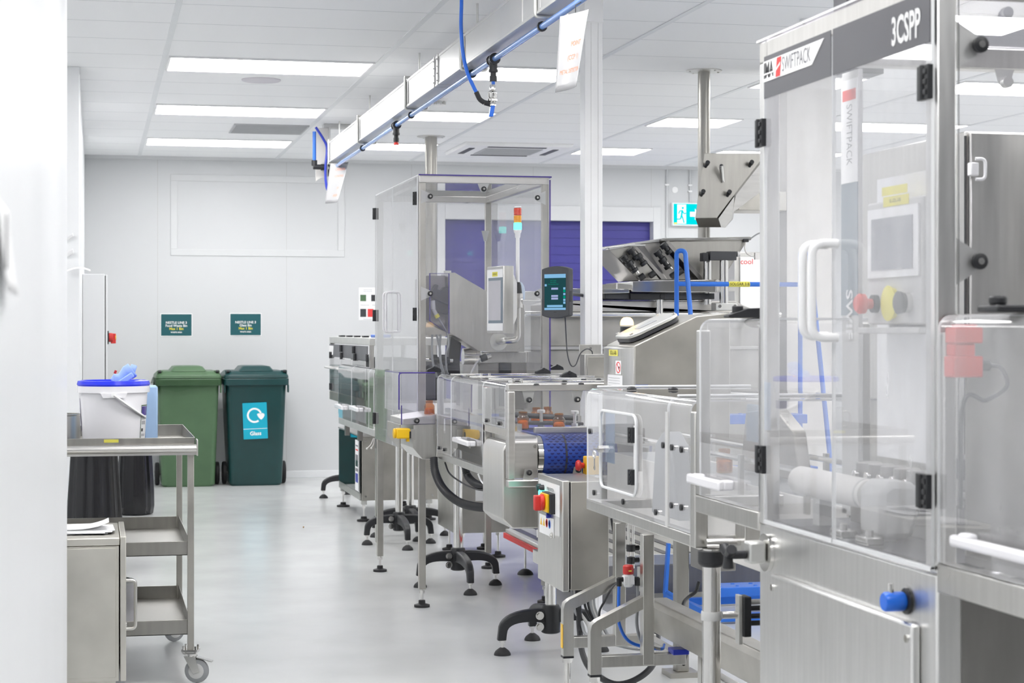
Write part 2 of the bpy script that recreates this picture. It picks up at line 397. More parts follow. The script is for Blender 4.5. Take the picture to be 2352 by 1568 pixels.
# ================================================================ CEILING LIGHTS
def lamp(x0, x1, y, label, group):
    t = thing('ceiling_light', label, 'ceiling light', ((x0 + x1) / 2, y + .29, CZ), group)
    m = MB()
    for a, b_ in (((x0, y), (x1, y + .012)), ((x0, y + .57), (x1, y + .582)), ((x0, y + .012), (x0 + .012, y + .57)), ((x1 - .012, y + .012), (x1, y + .57))):
        m.box((a[0], a[1], CZ - .010), (b_[0], b_[1], CZ - .0005))
    part(t, 'frame', m, 'white')
    part(t, 'diffuser', MB().box((x0 + .012, y + .012, CZ - .008), (x1 - .012, y + .57, CZ - .002)), 'lamp')
    return t
rowname = {2: 'farthest from the camera', 1: 'second from the far wall', 0: 'third from the far wall'}
colname = {0: 'long lit ceiling panel in the row over the aisle, %s', 1: 'short half-width lit ceiling panel just right of the cable duct, %s', 3: 'short half-width lit ceiling panel right of the white post, %s', 4: 'lit ceiling panel beyond the tall inspection machine, %s'}
for row in range(2, -5, -1):
    y = 11.025 + 2.348 * row
    for col in (0, 1, 3, 4):
        if y < -2.2 or (row == -1 and col in (0, 1)): continue
        x0 = .40 + 1.248 * col + (.022 if col != 1 else .622); x1 = x0 + (1.204 if col in (0, 4) else .604)
        vis = row >= 0
        if row == -1 and col == 4:
            lab = 'very bright lit ceiling panel above the tall machine, in the top corner of the photo'; vis = True
        else: lab = ('short lit ceiling panel mostly hidden behind the tall inspection machine header' if (col == 3 and row == 0) else colname[col] % rowname[row]) if vis else 'lit ceiling panel outside the frame, nearer the camera'
        lamp(x0, x1, y, lab, 'lit ceiling panels in view' if vis else 'lit ceiling panels outside the frame')

# ================================================================ CEILING FITTINGS
p = W(600, 183, Z=CZ)
solo('ceiling_speaker', 'faint round grille in the ceiling tile behind the nearest aisle light', 'speaker', MB().lathe([(.125, 0), (.125, -.006), (.118, -.010), (0, -.010)], (p.x, p.y, CZ)), 'speaker', (p.x, p.y, CZ))
t = thing('ceiling_vent', 'square grey air grille in the ceiling between two aisle lights', 'air vent', (1.34, 14.84, CZ))
m = MB()
for k in range(14): m.bx((1.34, 14.56 + k * .0425, CZ - .008), (.55, .03, .004), R=Matrix.Rotation(.5, 3, 'X'))
part(t, 'louvre', m, 'vent'); m = MB()
for a, b_ in (((1.05, 14.53), (1.63, 14.55)), ((1.05, 15.12), (1.63, 15.14)), ((1.05, 14.55), (1.07, 15.12)), ((1.61, 14.55), (1.63, 15.12))): m.box((*a, CZ - .012), (*b_, CZ))
part(t, 'frame', m, 'vent')
t = thing('air_conditioner', 'white ceiling cassette air conditioner in front of the purple shutter', 'air conditioner', (3.53, 16.0, CZ))
x0, x1, y0, y1 = 3.05, 4.0, 15.5, 16.45
part(t, 'body', MB().loft([(x0, y0, CZ - .0), (x1, y0, CZ), (x1, y1, CZ), (x0, y1, CZ)], [(x0 + .01, y0 + .01, CZ - .03), (x1 - .01, y0 + .01, CZ - .03), (x1 - .01, y1 - .01, CZ - .03), (x0 + .01, y1 - .01, CZ - .03)]), 'white', .006)
for a, b_ in (((x0 + .22, y0 + .08), (x1 - .22, y0 + .13)), ((x0 + .22, y1 - .13), (x1 - .22, y1 - .08)), ((x0 + .08, y0 + .22), (x0 + .13, y1 - .22)), ((x1 - .13, y0 + .22), (x1 - .08, y1 - .22))):
    part(t, 'air_slot', MB().box((*a, CZ - .034), (*b_, CZ - .029)), 'dark')
m = MB(); m.box((x0 + .22, y0 + .22, CZ - .036), (x1 - .22, y1 - .22, CZ - .0301))
for k in range(12): m.box((x0 + .24, y0 + .24 + k * .041, CZ - .039), (x1 - .24, y0 + .255 + k * .041, CZ - .036))
part(t, 'intake_grille', m, 'vent')
def detector(x, y, r, lab):
    t = thing('smoke_detector', lab, 'smoke detector', (x, y, CZ))
    part(t, 'base', MB().lathe([(r, 0), (r, -.016), (r * .95, -.02), (0, -.02)], (x, y, CZ)), 'white')
    m = MB()
    for k in range(8):
        a = k * PI / 4; m.bx((x + r * .66 * math.cos(a), y + r * .66 * math.sin(a), CZ - .032), (.012, .006, .026), a)
    part(t, 'vanes', m, 'lgrey'); part(t, 'cap', MB().lathe([(r * .75, -.042), (r * .72, -.052), (r * .4, -.058), (0, -.058)], (x, y, CZ)), 'white')
p = W(1010, 226, Z=CZ); detector(p.x, p.y, .055, 'small white smoke detector on the ceiling behind the blue air pipe')
p = W(1862, 45, Z=CZ); detector(p.x, p.y, .055, 'white smoke detector on the ceiling above the tall inspection machine')
p = W(1800, 80, Z=CZ)
solo('ceiling_cover_plate', 'round grey metal cover plate on the ceiling beside the smoke detector', 'cover plate', MB().lathe([(.066, 0), (.066, -.004), (.05, -.008), (0, -.008)], (p.x, p.y, CZ), n=28), 'steeld', (p.x, p.y, CZ))
def post(px, py, dia, zb, fl, lab):
    p = W(px, py, Z=CZ); t = thing('steel_ceiling_post', lab, 'post', (p.x, p.y, zb))
    part(t, 'tube', MB().cyl((p.x, p.y, zb), (p.x, p.y, CZ - .004), dia / 2, n=24), 'steelm')
    m = MB(); m.lathe([(fl, 0), (fl, -.006), (dia / 2, -.008), (0, -.008)], (p.x, p.y, CZ), n=28)
    for k in range(6):
        a = k * PI / 3; m.cyl((p.x + fl * .82 * math.cos(a), p.y + fl * .82 * math.sin(a), CZ - .006), (p.x + fl * .82 * math.cos(a), p.y + fl * .82 * math.sin(a), CZ - .012), .007, n=8)
    part(t, 'ceiling_flange', m, 'alu'); part(t, 'foot_plate', MB().lathe([(fl * .9, 0), (fl * .9, .008), (0, .008)], (p.x, p.y, zb), n=24), 'steel'); return p
post(990, 313, .10, 0, .115, 'round steel post behind the clear capping enclosure, running up to the ceiling')
post(1617, 162, .075, 0, .11, 'round steel post behind the counting hoppers, running up to the ceiling')

# ================================================================ WALL THINGS
def bin_sign(x0, x1, y0, y1, lines, lab, glare=False):
    xa, xb = WX(x0, YB), WX(x1, YB); zc = WZ((x0 + x1) / 2, (y0 + y1) / 2, Y=YB); hh = (y1 - y0) * 17.6 / F / 2; xm = (xa + xb) / 2
    t = thing('wall_sign', lab, 'sign', (xm, YB - .001, zc), 'waste bin signs')
    part(t, 'laminate', MB().box((xa - .007, YB - .003, zc - hh - .007), (xb + .007, YB - .0005, zc + hh + .007)), 'white')
    part(t, 'face', MB().box((xa, YB - .005, zc - hh), (xb, YB - .003, zc + hh)), 'teal')
    for nm, mt, rows in (('lettering', 'signwhite', [l for l in lines if l[2] == 0]), ('yellow_lettering', 'signyellow', [l for l in lines if l[2] == 1])):
        for s, dz, _, sz in rows:
            part(t, nm, MB().text(s, sz, plane_map((xm, YB - .0052, zc + dz), (1, 0, 0), (0, 0, 1)), bold=.0006), mt)
    return t
sg = [('NESTLE LINE 3', .020, 0, .030), ('Glass Bin', -.008, 0, .030), ('Max 1 Bin', -.036, 1, .032), ('WASTE AREA', -.068, 0, .017)]
bin_sign(529, 599, 721, 769, sg, 'teal sign on the wall above the dark green bin reading Glass Bin')
sg2 = [('NESTLE LINE 3', .020, 0, .030), ('Food Waste Bin', -.008, 0, .030), ('Max 1 Bin', -.036, 1, .032), ('WASTE AREA', -.068, 0, .017)]
bin_sign(370, 440, 722, 770, sg2, 'teal sign on the wall above the lighter green bin reading Food Waste Bin')
# notice poster with photographs
xa, xb = WX(824, YB), WX(892, YB); za, zb = WZ(850, 735, Y=YB), WZ(850, 660, Y=YB)
t = thing('wall_poster', 'white notice with small photographs on the wall behind the clear doors', 'poster', ((xa + xb) / 2, YB - .001, za))
part(t, 'sheet', MB().box((xa, YB - .003, za), (xb, YB - .0005, zb)), 'paper')
for i, (fx, fz, mt) in enumerate(((.05, .58, 'bin'), (.42, .58, 'ink'), (.74, .58, 'bindk'), (.05, .1, 'dark'), (.30, .1, 'redink'), (.7, .1, 'dark'))):
    x = xa + fx * (xb - xa); z = za + fz * (zb - za)
    pm = MB(); pm.box((x, YB - .0045, z), (x + .055, YB - .003, z + (.06 if fz > .5 else .075))); part(t, 'photo', pm, mt)
for k, (fx, fz) in enumerate(((.3, .93), (.3, .88), (.2, .46), (.6, .46), (.3, .03))): part(t, 'caption', MB().text('Waste bin check', .012, plane_map((xa + fx * (xb - xa), YB - .0032, za + fz * (zb - za)), (1, 0, 0), (0, 0, 1))), 'greyink')
# running-man exit sign
ex0 = WX(1543, YB); ex1 = ex0 + .345; ez1, ez0 = WZ(1560, 469, Y=YB), WZ(1560, 516, Y=YB); eh = ez1 - ez0
t = thing('exit_sign', 'lit blue-green exit sign with a running figure on the far wall', 'exit sign', ((ex0 + ex1) / 2, YB, ez0))
part(t, 'case', MB().box((ex0 - .012, YB - .06, ez0 - .012), (ex1 + .012, YB, ez1 + .012)), 'white', .004)
part(t, 'lit_face', MB().box((ex0, YB - .064, ez0), (ex1, YB - .06, ez1)), 'exit')
em = MB(); em.box((ex0 + .035, YB - .0655, ez0 + .006), (ex0 + .125, YB - .064, ez1 - .006))
em.prism([(ex0 + .165, ez0 + eh * .38), (ex0 + .215, ez0 + eh * .38), (ex0 + .215, ez0 + eh * .22), (ex0 + .255, ez0 + eh * .5), (ex0 + .215, ez0 + eh * .78), (ex0 + .215, ez0 + eh * .62), (ex0 + .165, ez0 + eh * .62)], 'y', YB - .0655, YB - .064)
part(t, 'doorway_and_arrow', em, 'exitw')
mn = MB(); q = lambda a, b_: (ex0 + .035 + a * .09, ez0 + b_ * eh)
def limb(a, b_, r=.0055): mn.slab([(a[0] - r * (b_[1] - a[1]) / (1e-6 + math.dist(a, b_)), YB - .0668, a[1] + r * (b_[0] - a[0]) / math.dist(a, b_)), (a[0] + r * (b_[1] - a[1]) / math.dist(a, b_), YB - .0668, a[1] - r * (b_[0] - a[0]) / math.dist(a, b_)), (b_[0] + r * (b_[1] - a[1]) / math.dist(a, b_), YB - .0668, b_[1] - r * (b_[0] - a[0]) / math.dist(a, b_)), (b_[0] - r * (b_[1] - a[1]) / math.dist(a, b_), YB - .0668, b_[1] + r * (b_[0] - a[0]) / math.dist(a, b_))], (0, .0012, 0))
hx, hz = q(.62, .8); mn.cyl((hx, YB - .0668, hz), (hx, YB - .0656, hz), .011, n=14)
limb(q(.56, .70), q(.48, .42), .0085); limb(q(.55, .66), q(.28, .66)); limb(q(.28, .66), q(.16, .52)); limb(q(.58, .66), q(.76, .52)); limb(q(.76, .52), q(.98, .55))
limb(q(.48, .44), q(.64, .28), .0065); limb(q(.64, .28), q(.76, .08), .006); limb(q(.46, .44), q(.36, .26), .0065); limb(q(.36, .26), q(-.12, .25), .0055)
part(t, 'running_figure', mn, 'exit')
part(t, 'dated_label', MB().box((ex0 + .002, YB - .0655, ez0 + .002), (ex0 + .034, YB - .064, ez0 + .018)), 'tag')
# conduits and a small round plate on the far wall
for px, lab, nm in ((1531, 'thin white conduit on the far wall, the one nearer the shutter', .009), (1584, 'thin white conduit on the far wall ending at the exit sign', .008)):
    x = WX(px, YB); zb_ = ez1 + .012 if px == 1584 else 1.2
    t = thing('wall_conduit', lab, 'conduit', (x, YB - .012, zb_)); part(t, 'pipe', MB().cyl((x, YB - .012, zb_), (x, YB - .012, CZ - .03), nm, n=10), 'paint')
    for z in (2.2 if px == 1531 else 2.72, 2.78): part(t, 'saddle', MB().box((x - .02, YB - .022, z - .008), (x + .02, YB, z + .008)), 'white', .002)
p = W(1550, 436, Y=YB); solo('wall_disc', 'small round white cover on the far wall above the exit sign', 'cover plate', MB().lathe([(.03, 0), (.03, .006), (.02, .009), (0, .009)], (p.x, YB, p.z), (0, -1, 0)), 'white', (p.x, YB, p.z))
# electrical cabinet on the left wall
ca = 14.2; cz = WZ(240, 629, Y=ca); cx1 = WX(247, ca)
t = thing('wall_cabinet', 'tall white electrical cabinet against the left wall with a red isolator switch', 'cabinet', (LX + .09, ca + .3, 0))
part(t, 'body', MB().box((LX + .002, ca, 0), (cx1 - .02, ca + .6, cz)), 'paint', .004)
part(t, 'door', MB().box((cx1 - .014, ca + .004, .08), (cx1, ca + .596, cz - .006)), 'paint', .003)
part(t, 'door_gap', MB().box((cx1 - .02, ca + .012, .09), (cx1 - .014, ca + .588, cz - .012)), 'rubber')
z = WZ(258, 775, Y=ca); dr = [o for o in bpy.data.objects if o.parent == t and o.name.startswith('door')][0]
part(t, 'isolator_base', MB().box((cx1, ca + .11, z - .05), (cx1 + .010, ca + .20, z + .05)), 'black', .002)
part(t, 'isolator_handle', MB().cyl((cx1 + .010, ca + .155, z), (cx1 + .04, ca + .155, z), .034, n=16).box((cx1 + .025, ca + .14, z - .045), (cx1 + .062, ca + .17, z + .03)), 'red', .003)
part(t, 'isolator_ring', MB().cyl((cx1 + .058, ca + .155, z - .0), (cx1 + .064, ca + .155, z), .02, n=12), 'yellow')
# curved papers held at the end of the left wall, and a notice curling off the near wall
def curl(name, lab, cat, o, u, v, n, w_, h_, bend, lab2=None, marks=None):
    o, u, v, n = map(Vector, (o, u, v, n)); mb = MB(); g = []
    for i in range(9):
        for j in range(5): 
            s_ = i / 8; g.append(mb.bm.verts.new(o + u * (w_ * s_) + v * (h_ * j / 4) + n * bend(s_, j / 4)))
    for i in range(8):
        for j in range(4): mb._f([g[i * 5 + j], g[i * 5 + j + 1], g[i * 5 + j + 6], g[i * 5 + j + 5]])
    ob = solo(name, lab, cat, mb, 'paper', o); so = ob.modifiers.new('thick', 'SOLIDIFY'); so.thickness = .0015
    return ob
jy = Y_F - .006
curl('paper_sheet', 'white curved sheet of paper jutting out above the cabinet at the wall end', 'paper', (-.17, jy - .06, WZ(175, 626, Y=jy)), (1, 0, 0), (0, .12, .035), (0, 0, 1), .145, .3, lambda s, t: .022 * math.sin(PI * min(1, s * .9)))
curl('paper_sheet', 'small scrap of paper pinned high on the wall end', 'paper', (-.17, jy - .01, WZ(160, 556, Y=jy)), (1, 0, .7), (-.3, 0, 1), (0, -1, 0), .05, .02, lambda s, t: .01 * s)
curl('paper_sheet', 'small scrap of paper pinned on the wall end above the curved sheet', 'paper', (-.17, jy - .01, WZ(160, 592, Y=jy)), (1, 0, .5), (-.2, 0, 1), (0, -1, 0), .05, .03, lambda s, t: .012 * s)
t = thing('wall_notice', 'blurred white notice curling off the near wall at the edge of the photo', 'notice', (LX + .001, 1.85, 1.40))
nb = MB(); g = []
for i in range(9):
    for j in range(7): g.append(nb.bm.verts.new((LX + .003 + .009 * (1 - j / 6) ** 1.5, 1.72 + .24 * (1 - i / 8), 1.405 + .085 * j / 6)))
for i in range(8):
    for j in range(6): nb._f([g[i * 7 + j], g[i * 7 + j + 1], g[i * 7 + j + 8], g[i * 7 + j + 7]])
o_ = part(t, 'sheet', nb, 'paper'); o_.modifiers.new('thick', 'SOLIDIFY').thickness = .0008
part(t, 'print', MB().box((LX + .0105, 1.73, 1.425), (LX + .0115, 1.745, 1.475)), 'ink')

# ================================================================ WHEELIE BINS
def wheelie(cx, y0, col, lab, name='wheelie_bin'):
    t = thing(name, lab, 'bin', (cx, y0 + .33, 0), 'wheelie bins against the far wall')
    rr = lambda hw, ya, yb, z, r: [(cx + sx * (hw - r) + r * math.cos(a), (ya + yb) / 2 + sy * ((yb - ya) / 2 - r) + r * math.sin(a), z) for sx, sy, a0 in ((1, 1, 0), (-1, 1, PI / 2), (-1, -1, PI), (1, -1, 1.5 * PI)) for a in (a0 + PI / 2 * k / 4 for k in range(5))]
    b = MB(); b.loft(rr(.215, y0 + .05, y0 + .50, .0, .05), rr(.23, y0 + .035, y0 + .54, .02, .05), rr(.262, y0 + .01, y0 + .66, .86, .05), rr(.265, y0 + .008, y0 + .665, .90, .04))
    part(t, 'body', b, col)
    r_ = MB(); r_.loft(rr(.284, y0 - .02, y0 + .70, .885, .04), rr(.284, y0 - .02, y0 + .70, .945, .04)); r_.box((cx - .284, y0 - .01, .82), (cx - .272, y0 + .05, .89)); r_.box((cx + .272, y0 - .01, .82), (cx + .284, y0 + .05, .89))
    part(t, 'rim', r_, col, .006)
    l = MB(); l.loft(rr(.285, y0 - .012, y0 + .71, .948, .05), rr(.28, y0 - .008, y0 + .70, .975, .05), rr(.25, y0 + .03, y0 + .66, 1.005, .05), rr(.235, y0 + .05, y0 + .64, 1.012, .05))
    l.loft(rr(.16, y0 + .03, y0 + .6, 1.008, .03), rr(.125, y0 + .07, y0 + .56, 1.05, .03), rr(.10, y0 + .09, y0 + .54, 1.055, .03))
    for s in (-1, 1): l.bx((cx + s * .245, y0 + .06, 1.0), (.05, .06, .035))
    ld = part(t, 'lid', l, col, .004)
    for s in (-1, 1):
        part(t, 'lid_pin', MB().cyl((cx + s * .235, y0 + .028, 1.008), (cx + s * .262, y0 + .028, 1.008), .013, n=10), 'black')
        wm = MB(); wx = cx + s * .262
        wm.lathe([(.03, -.019), (.092, -.019), (.1, -.012), (.1, .012), (.092, .019), (.03, .019)], (wx, y0 + .30, .1), (1, 0, 0), 24)
        wh = part(t, 'wheel', wm, 'rubber'); part(wh, 'hub', MB().cyl((wx - .022, y0 + .30, .1), (wx + .022, y0 + .30, .1), .03, n=12), 'black')
    part(t, 'axle', MB().cyl((cx - .25, y0 + .30, .1), (cx + .25, y0 + .30, .1), .011, n=8), 'steeld')
    return t
g1 = wheelie(.803, 16.56, 'bin', 'lighter green wheelie bin with a clear liner over its rim')
g2 = wheelie(1.392, 16.56, 'bindk', 'dark green wheelie bin with a turquoise Glass label')
# clear liner over the rim of the first bin
cx, y0 = .803, 16.56; lm = MB(); ring0, ring1, ring2 = [], [], []
for k in range(40):
    a = 2 * PI * k / 40; sx = max(-1, min(1, 1.35 * math.cos(a))); sy = max(-1, min(1, 1.35 * math.sin(a)))
    wob = .012 * math.sin(5 * a + 1) + .008 * math.sin(11 * a)
    ring0.append((cx + sx * .290, y0 + .34 + sy * .372, .952 + .004 * math.sin(7 * a))); ring1.append((cx + sx * (.296 + wob * .4), y0 + .34 + sy * (.384 + wob * .4), .915)); ring2.append((cx + sx * (.296 + wob), y0 + .34 + sy * (.385 + abs(wob)), .878 + wob + (.03 * math.cos(a - .8))))
lm.loft(ring0, ring1, ring2, close=False); part(g1, 'liner', lm, 'liner')
# glass recycling label
p = W(586, 966, Y=16.56); u = V(1, 0, .035).normalized(); vv = V(-.035, .03, 1).normalized(); nn = V(0, -1, .03)
pc = V(p.x, 16.56 + .004, p.z); off = -.006
lb = MB(); lb.rrect(pc + V(0, off, 0), u, vv, .212, .318, .004, (0, -.0015, 0)); lbo = part(g2, 'recycling_label', lb, 'cyan')
mp = plane_map(pc + V(0, off - .0016, 0), u, vv, (0, -1, 0)); ic = MB(); rad = .058; cy_ = .048
arc = [(rad * math.cos(a), rad * math.sin(a)) for a in [math.radians(15 + k * 290 / 28) for k in range(29)]]
for i in range(28):
    (a0, b0), (a1, b1) = arc[i], arc[i + 1]; k0, k1 = .86, 1.14
    ic.slab([mp(a0 * k0 - .004, b0 * k0 + cy_), mp(a0 * k1 - .004, b0 * k1 + cy_), mp(a1 * k1 - .004, b1 * k1 + cy_), mp(a1 * k0 - .004, b1 * k0 + cy_)], (0, -.0008, 0))
hrt = [(.022, .062), (.030, .072), (.045, .072), (.054, .066), (.068, .074), (.084, .068), (.088, .054), (.080, .036), (.060, .016), (.050, .020), (.034, .038)]
ic.slab([mp(a - .004, b_ - .008) for a, b_ in hrt], (0, -.0008, 0))
ic.slab([mp(-.104, -.068), mp(.104, -.068), mp(.104, -.0715), mp(-.104, -.0715)], (0, -.0006, 0))
ic.text('Glass', .046, lambda a, b_, c_: mp(a, b_ - .112, c_), bold=.0012); part(lbo, 'label_print', ic, 'signwhite')
for y in (7.2, 9.6): lamp(-1.9, -.7, y, 'added unseen ceiling panel brightening the side passage and trolley', 'lit ceiling panels outside the frame')  # unseen lamps added in the passage to lift the white tub
# ================================================================ LEFT: TROLLEY AND CABINET
TX1, TX0, TY0, TY1 = .385, -.26, 7.36, 8.40
t = thing('steel_trolley', 'three-tier stainless steel trolley on castors beside the left wall', 'trolley', ((TX0 + TX1) / 2, (TY0 + TY1) / 2, 0))
def tray(z0, z1, nm, x0, x1, y0, y1, slope=False):
    m = MB(); m.box((x0, y0, z0), (x1, y1, z0 + .004))
    m.box((x0, y1 - .003, z0), (x1, y1, z1)); m.box((x0, y0, z0), (x0 + .003, y1, z1))
    if slope: m.slab([(x1, y1, z0), (x1, y1, z1), (x1, y0 + .25, z1), (x1, y0, z0 + .035), (x1, y0, z0)], (-.003, 0, 0)); m.box((x0, y0, z0), (x1, y0 + .003, z0 + .035))
    else: m.box((x1 - .003, y0, z0), (x1, y1, z1)); m.box((x0, y0, z0), (x1, y0 + .003, z1))
    return part(t, nm, m, 'steelm', .001)
tray(.903, .954, 'top_tray', TX0 + .01, TX1 - .004, TY0, TY1)
tray(.495, .550, 'shelf', TX0 + .02, TX1 - .02, TY0 + .02, TY1 - .02); tray(.187, .245, 'shelf', TX0 + .02, TX1 - .02, TY0 + .02, TY1 - .02)
m = MB(); m.cyl((TX0, TY0 - .028, .912), (TX1 + .004, TY0 - .028, .912), .0165, n=20); m.box((TX0, TY0 - .03, .888), (TX1, TY0, .896))
hb = part(t, 'push_handle', m, 'steelx'); m = MB(); m.box((TX1, TY0 - .05, .885), (TX1 + .005, TY0 + .03, .948)); part(t, 'handle_bracket', m, 'steelx', .002)
xt = WX(254, TY0); part(t, 'yellow_tag', MB().box((xt - .025, TY0 - .003, .938), (xt + .03, TY0 - .001, .950)), 'tag')
for x in (TX0 + .03, TX1 - .02):
    for y in (TY0 + .014, TY1 - .02):
        part(t, 'leg', MB().box((x - .0125, y - .0125, .125), (x + .0125, y + .0125, .905)), 'steelw', .002)
def castor(x, y, ang, brake):
    R = Matrix.Rotation(ang, 3, 'Z'); P = lambda a, b_, c_: V(x, y, 0) + R @ V(a, b_, c_)
    m = MB(); m.bx(P(0, 0, .128), (.062, .062, .008), R=R); m.bx(P(0, 0, .118), (.05, .05, .006), R=R)
    for a in (-1, 1):
        for b_ in (-1, 1): m.cyl(P(a * .024, b_ * .024, .118), P(a * .024, b_ * .024, .146), .005, n=6)
    m.cyl(P(0, 0, .104), P(0, 0, .116), .024, n=14)
    for s in (-1, 1): m.slab([P(-.024, s * .019, .106), P(.022, s * .019, .106), P(.036, s * .019, .045), P(.014, s * .019, .038)], R @ V(0, s * .0025, 0))
    if brake: m.slab([P(.02, -.014, .10), P(.02, .014, .10), P(.085, .016, .082), P(.085, -.016, .082)], (0, 0, .004))
    c = part(t, 'castor_bracket', m, 'chrome')
    wm = MB(); wm.lathe([(.018, -.013), (.038, -.013), (.046, -.008), (.048, 0), (.046, .008), (.038, .013), (.018, .013)], P(.024, 0, .048), R @ V(0, 1, 0), 26); part(c, 'wheel', wm, 'grey')
    part(c, 'wheel_hub', MB().lathe([(.03, -.015), (.022, -.0165), (.0, -.0165)], P(.024, 0, .048), R @ V(0, 1, 0), 20).lathe([(.03, .015), (.022, .0165), (0, .0165)], P(.024, 0, .048), R @ V(0, 1, 0), 20), 'lgrey')
castor(TX1 - .02, TY0 + .014, -.25, True); castor(TX1 - .02, TY1 - .02, -2.7, True); castor(TX0 + .03, TY0 + .014, .6, False); castor(TX0 + .03, TY1 - .02, 2.2, False)

# bucket
bx_, by = .075, 7.70
t = thing('plastic_bucket', 'white plastic tub with a bright blue lid and white bail handle on the trolley', 'bucket', (bx_, by, .907))
rb, rt, bh = .121, .135, .240
part(t, 'tub', MB().lathe([(rb - .01, 0), (rb, .006), (rt, bh - .02), (rt, bh)], (bx_, by, .907), n=40), 'whitegloss')
r_ = MB(); r_.lathe([(rt, bh - .026), (rt + .008, bh - .026), (rt + .009, bh), (rt, bh)], (bx_, by, .907), n=40)
r_.prism([(bx_ - .052, .907 + bh - .026), (bx_ + .052, .907 + bh - .026), (bx_ + .042, .907 + bh - .045), (bx_ - .042, .907 + bh - .045)], 'y', by - rt - .009, by - rt + .02)
part(t, 'rim', r_, 'whitegloss')
part(t, 'lid', MB().lathe([(rt + .006, bh), (rt + .010, bh + .006), (rt + .006, bh + .02), (rt - .004, bh + .022), (rt - .012, bh + .012), (0, bh + .012)], (bx_, by, .907), n=40), 'lid')
hp = MB(); ctr = V(bx_, by, .907 + bh - .034); dn = V(.80, -.02, -.60).normalized()
arc = [ctr + V(0, -1, 0) * (rt + .012) * math.cos(a) + dn * (rt + .018) * math.sin(a) for a in [PI * k / 24 for k in range(25)]]
hp.tube(arc, .0055, 8, flat=1.6); part(t, 'bail_handle', hp, 'white')
part(t, 'handle_boss', MB().cyl((bx_, by - rt - .015, ctr.z), (bx_, by - rt - .004, ctr.z), .011, n=14), 'white')
def wrap(a0, a1, z0, z1, dr, mat, nm):
    m = MB(); n = 10; A = lambda a, z: (bx_ + (rb + (rt - rb) * z / bh + dr) * math.sin(a), by - (rb + (rt - rb) * z / bh + dr) * math.cos(a), .907 + z); g = []
    for i in range(n + 1):
        a = a0 + (a1 - a0) * i / n; g.append((m.bm.verts.new(A(a, z0)), m.bm.verts.new(A(a, z1))))
    for i in range(n): m._f([g[i][0], g[i + 1][0], g[i + 1][1], g[i][1]])
    return part(t, nm, m, mat)
lab = wrap(.98, 2.1, .018, .162, .0012, 'paper', 'label')
for a0, a1, z0, z1, mt, nm in ((.97, .99, .018, .162, 'bin', 'label_border'), (.97, 1.5, .160, .164, 'bin', 'label_border'), (.97, 1.5, .016, .019, 'bin', 'label_border'), (1.0, 2.0, .122, .158, 'violet', 'label_band'), (1.02, 1.12, .058, .070, 'ink', 'barcode'), (-2.3, -1.42, .06, .19, 'violet', 'side_label')):
    o_ = wrap(a0, a1, z0, z1, .0018, mt, nm)
for k, z in enumerate((.112, .107, .097, .092, .087, .045, .04, .028)): wrap(1.02, 1.30, z, z + .0022, .0019, 'greyink', 'label_text')
# crumpled blue wipe on the lid
m = MB(); o = V(bx_ + .0, by - .02, .907 + bh + .013); ax = V(.075, 0, .055)
pts = [o + ax * (k / 6) + V(0, 0, .006 * math.sin(k * 2)) for k in range(7)]
m.tube(pts, lambda s: .018 + .012 * s + .004 * math.sin(9 * s), 12, flat=.75); m.tube([pts[6] + V(-.012, .0, .004), pts[6] + V(.012, 0, -.004)], .020, 10); m.bx(o + V(.045, -.022, .012), (.075, .03, .022), R=Matrix.Rotation(-.6, 3, 'Y'))
solo('crumpled_wipe', 'crumpled light blue cloth lying on the blue tub lid', 'cloth', m, 'cloth', o, .004)
o = V(bx_ + .012, by + .08, .907 + bh + .012); m = MB(); m.cyl(o, o + V(0, 0, .012), .016, n=12); m.cyl(o + V(0, 0, .012), o + V(-.004, 0, .034), .010, .008, n=10); m.bx(o + V(-.004, 0, .041), (.010, .010, .014), R=Matrix.Rotation(.35, 3, 'Y'))
solo('red_nozzle', 'small red plastic nozzle on the tub lid behind the blue cloth', 'nozzle', m, 'red', o, .001)
# pack of blue wipes, steel jug, paper scraps
solo('wipes_pack', 'upright pale blue folded pack of wipes against the white tub', 'wipes', MB().box((.198, 7.80, .9072), (.253, 8.0, 1.140)), 'wipes', (.225, 7.9, .9072), .006)
jx, jy_ = -.138, 8.06; t = thing('steel_pot', 'stainless steel pot beside the white tub, half hidden by the wall', 'pot', (jx, jy_ - .05, .907))
part(t, 'pot_body', MB().lathe([(.075, 0), (.082, .004), (.082, .108), (.086, .112), (.086, .116), (.079, .116), (.079, .01), (0, .01)], (jx, jy_ - .05, .907), n=30), 'steel')
uhandle(t, (jx - .083, jy_ - .05, .93), (jx - .083, jy_ - .05, 1.0), (-.04, 0, 0), .005, 'chrome')
# small lidded tub on bottom shelf
t = thing('lidded_tub', 'small white lidded tub on the bottom shelf of the trolley', 'tub', (.108, 7.75, .191))
part(t, 'tub_body', MB().lathe([(.048, 0), (.054, .145), (.054, .15)], (.108, 7.75, .191), n=24), 'whitegloss'); part(t, 'tub_lid', MB().lathe([(.060, .15), (.060, .16), (.05, .17), (.02, .178), (0, .178)], (.108, 7.75, .191), n=24), 'white')

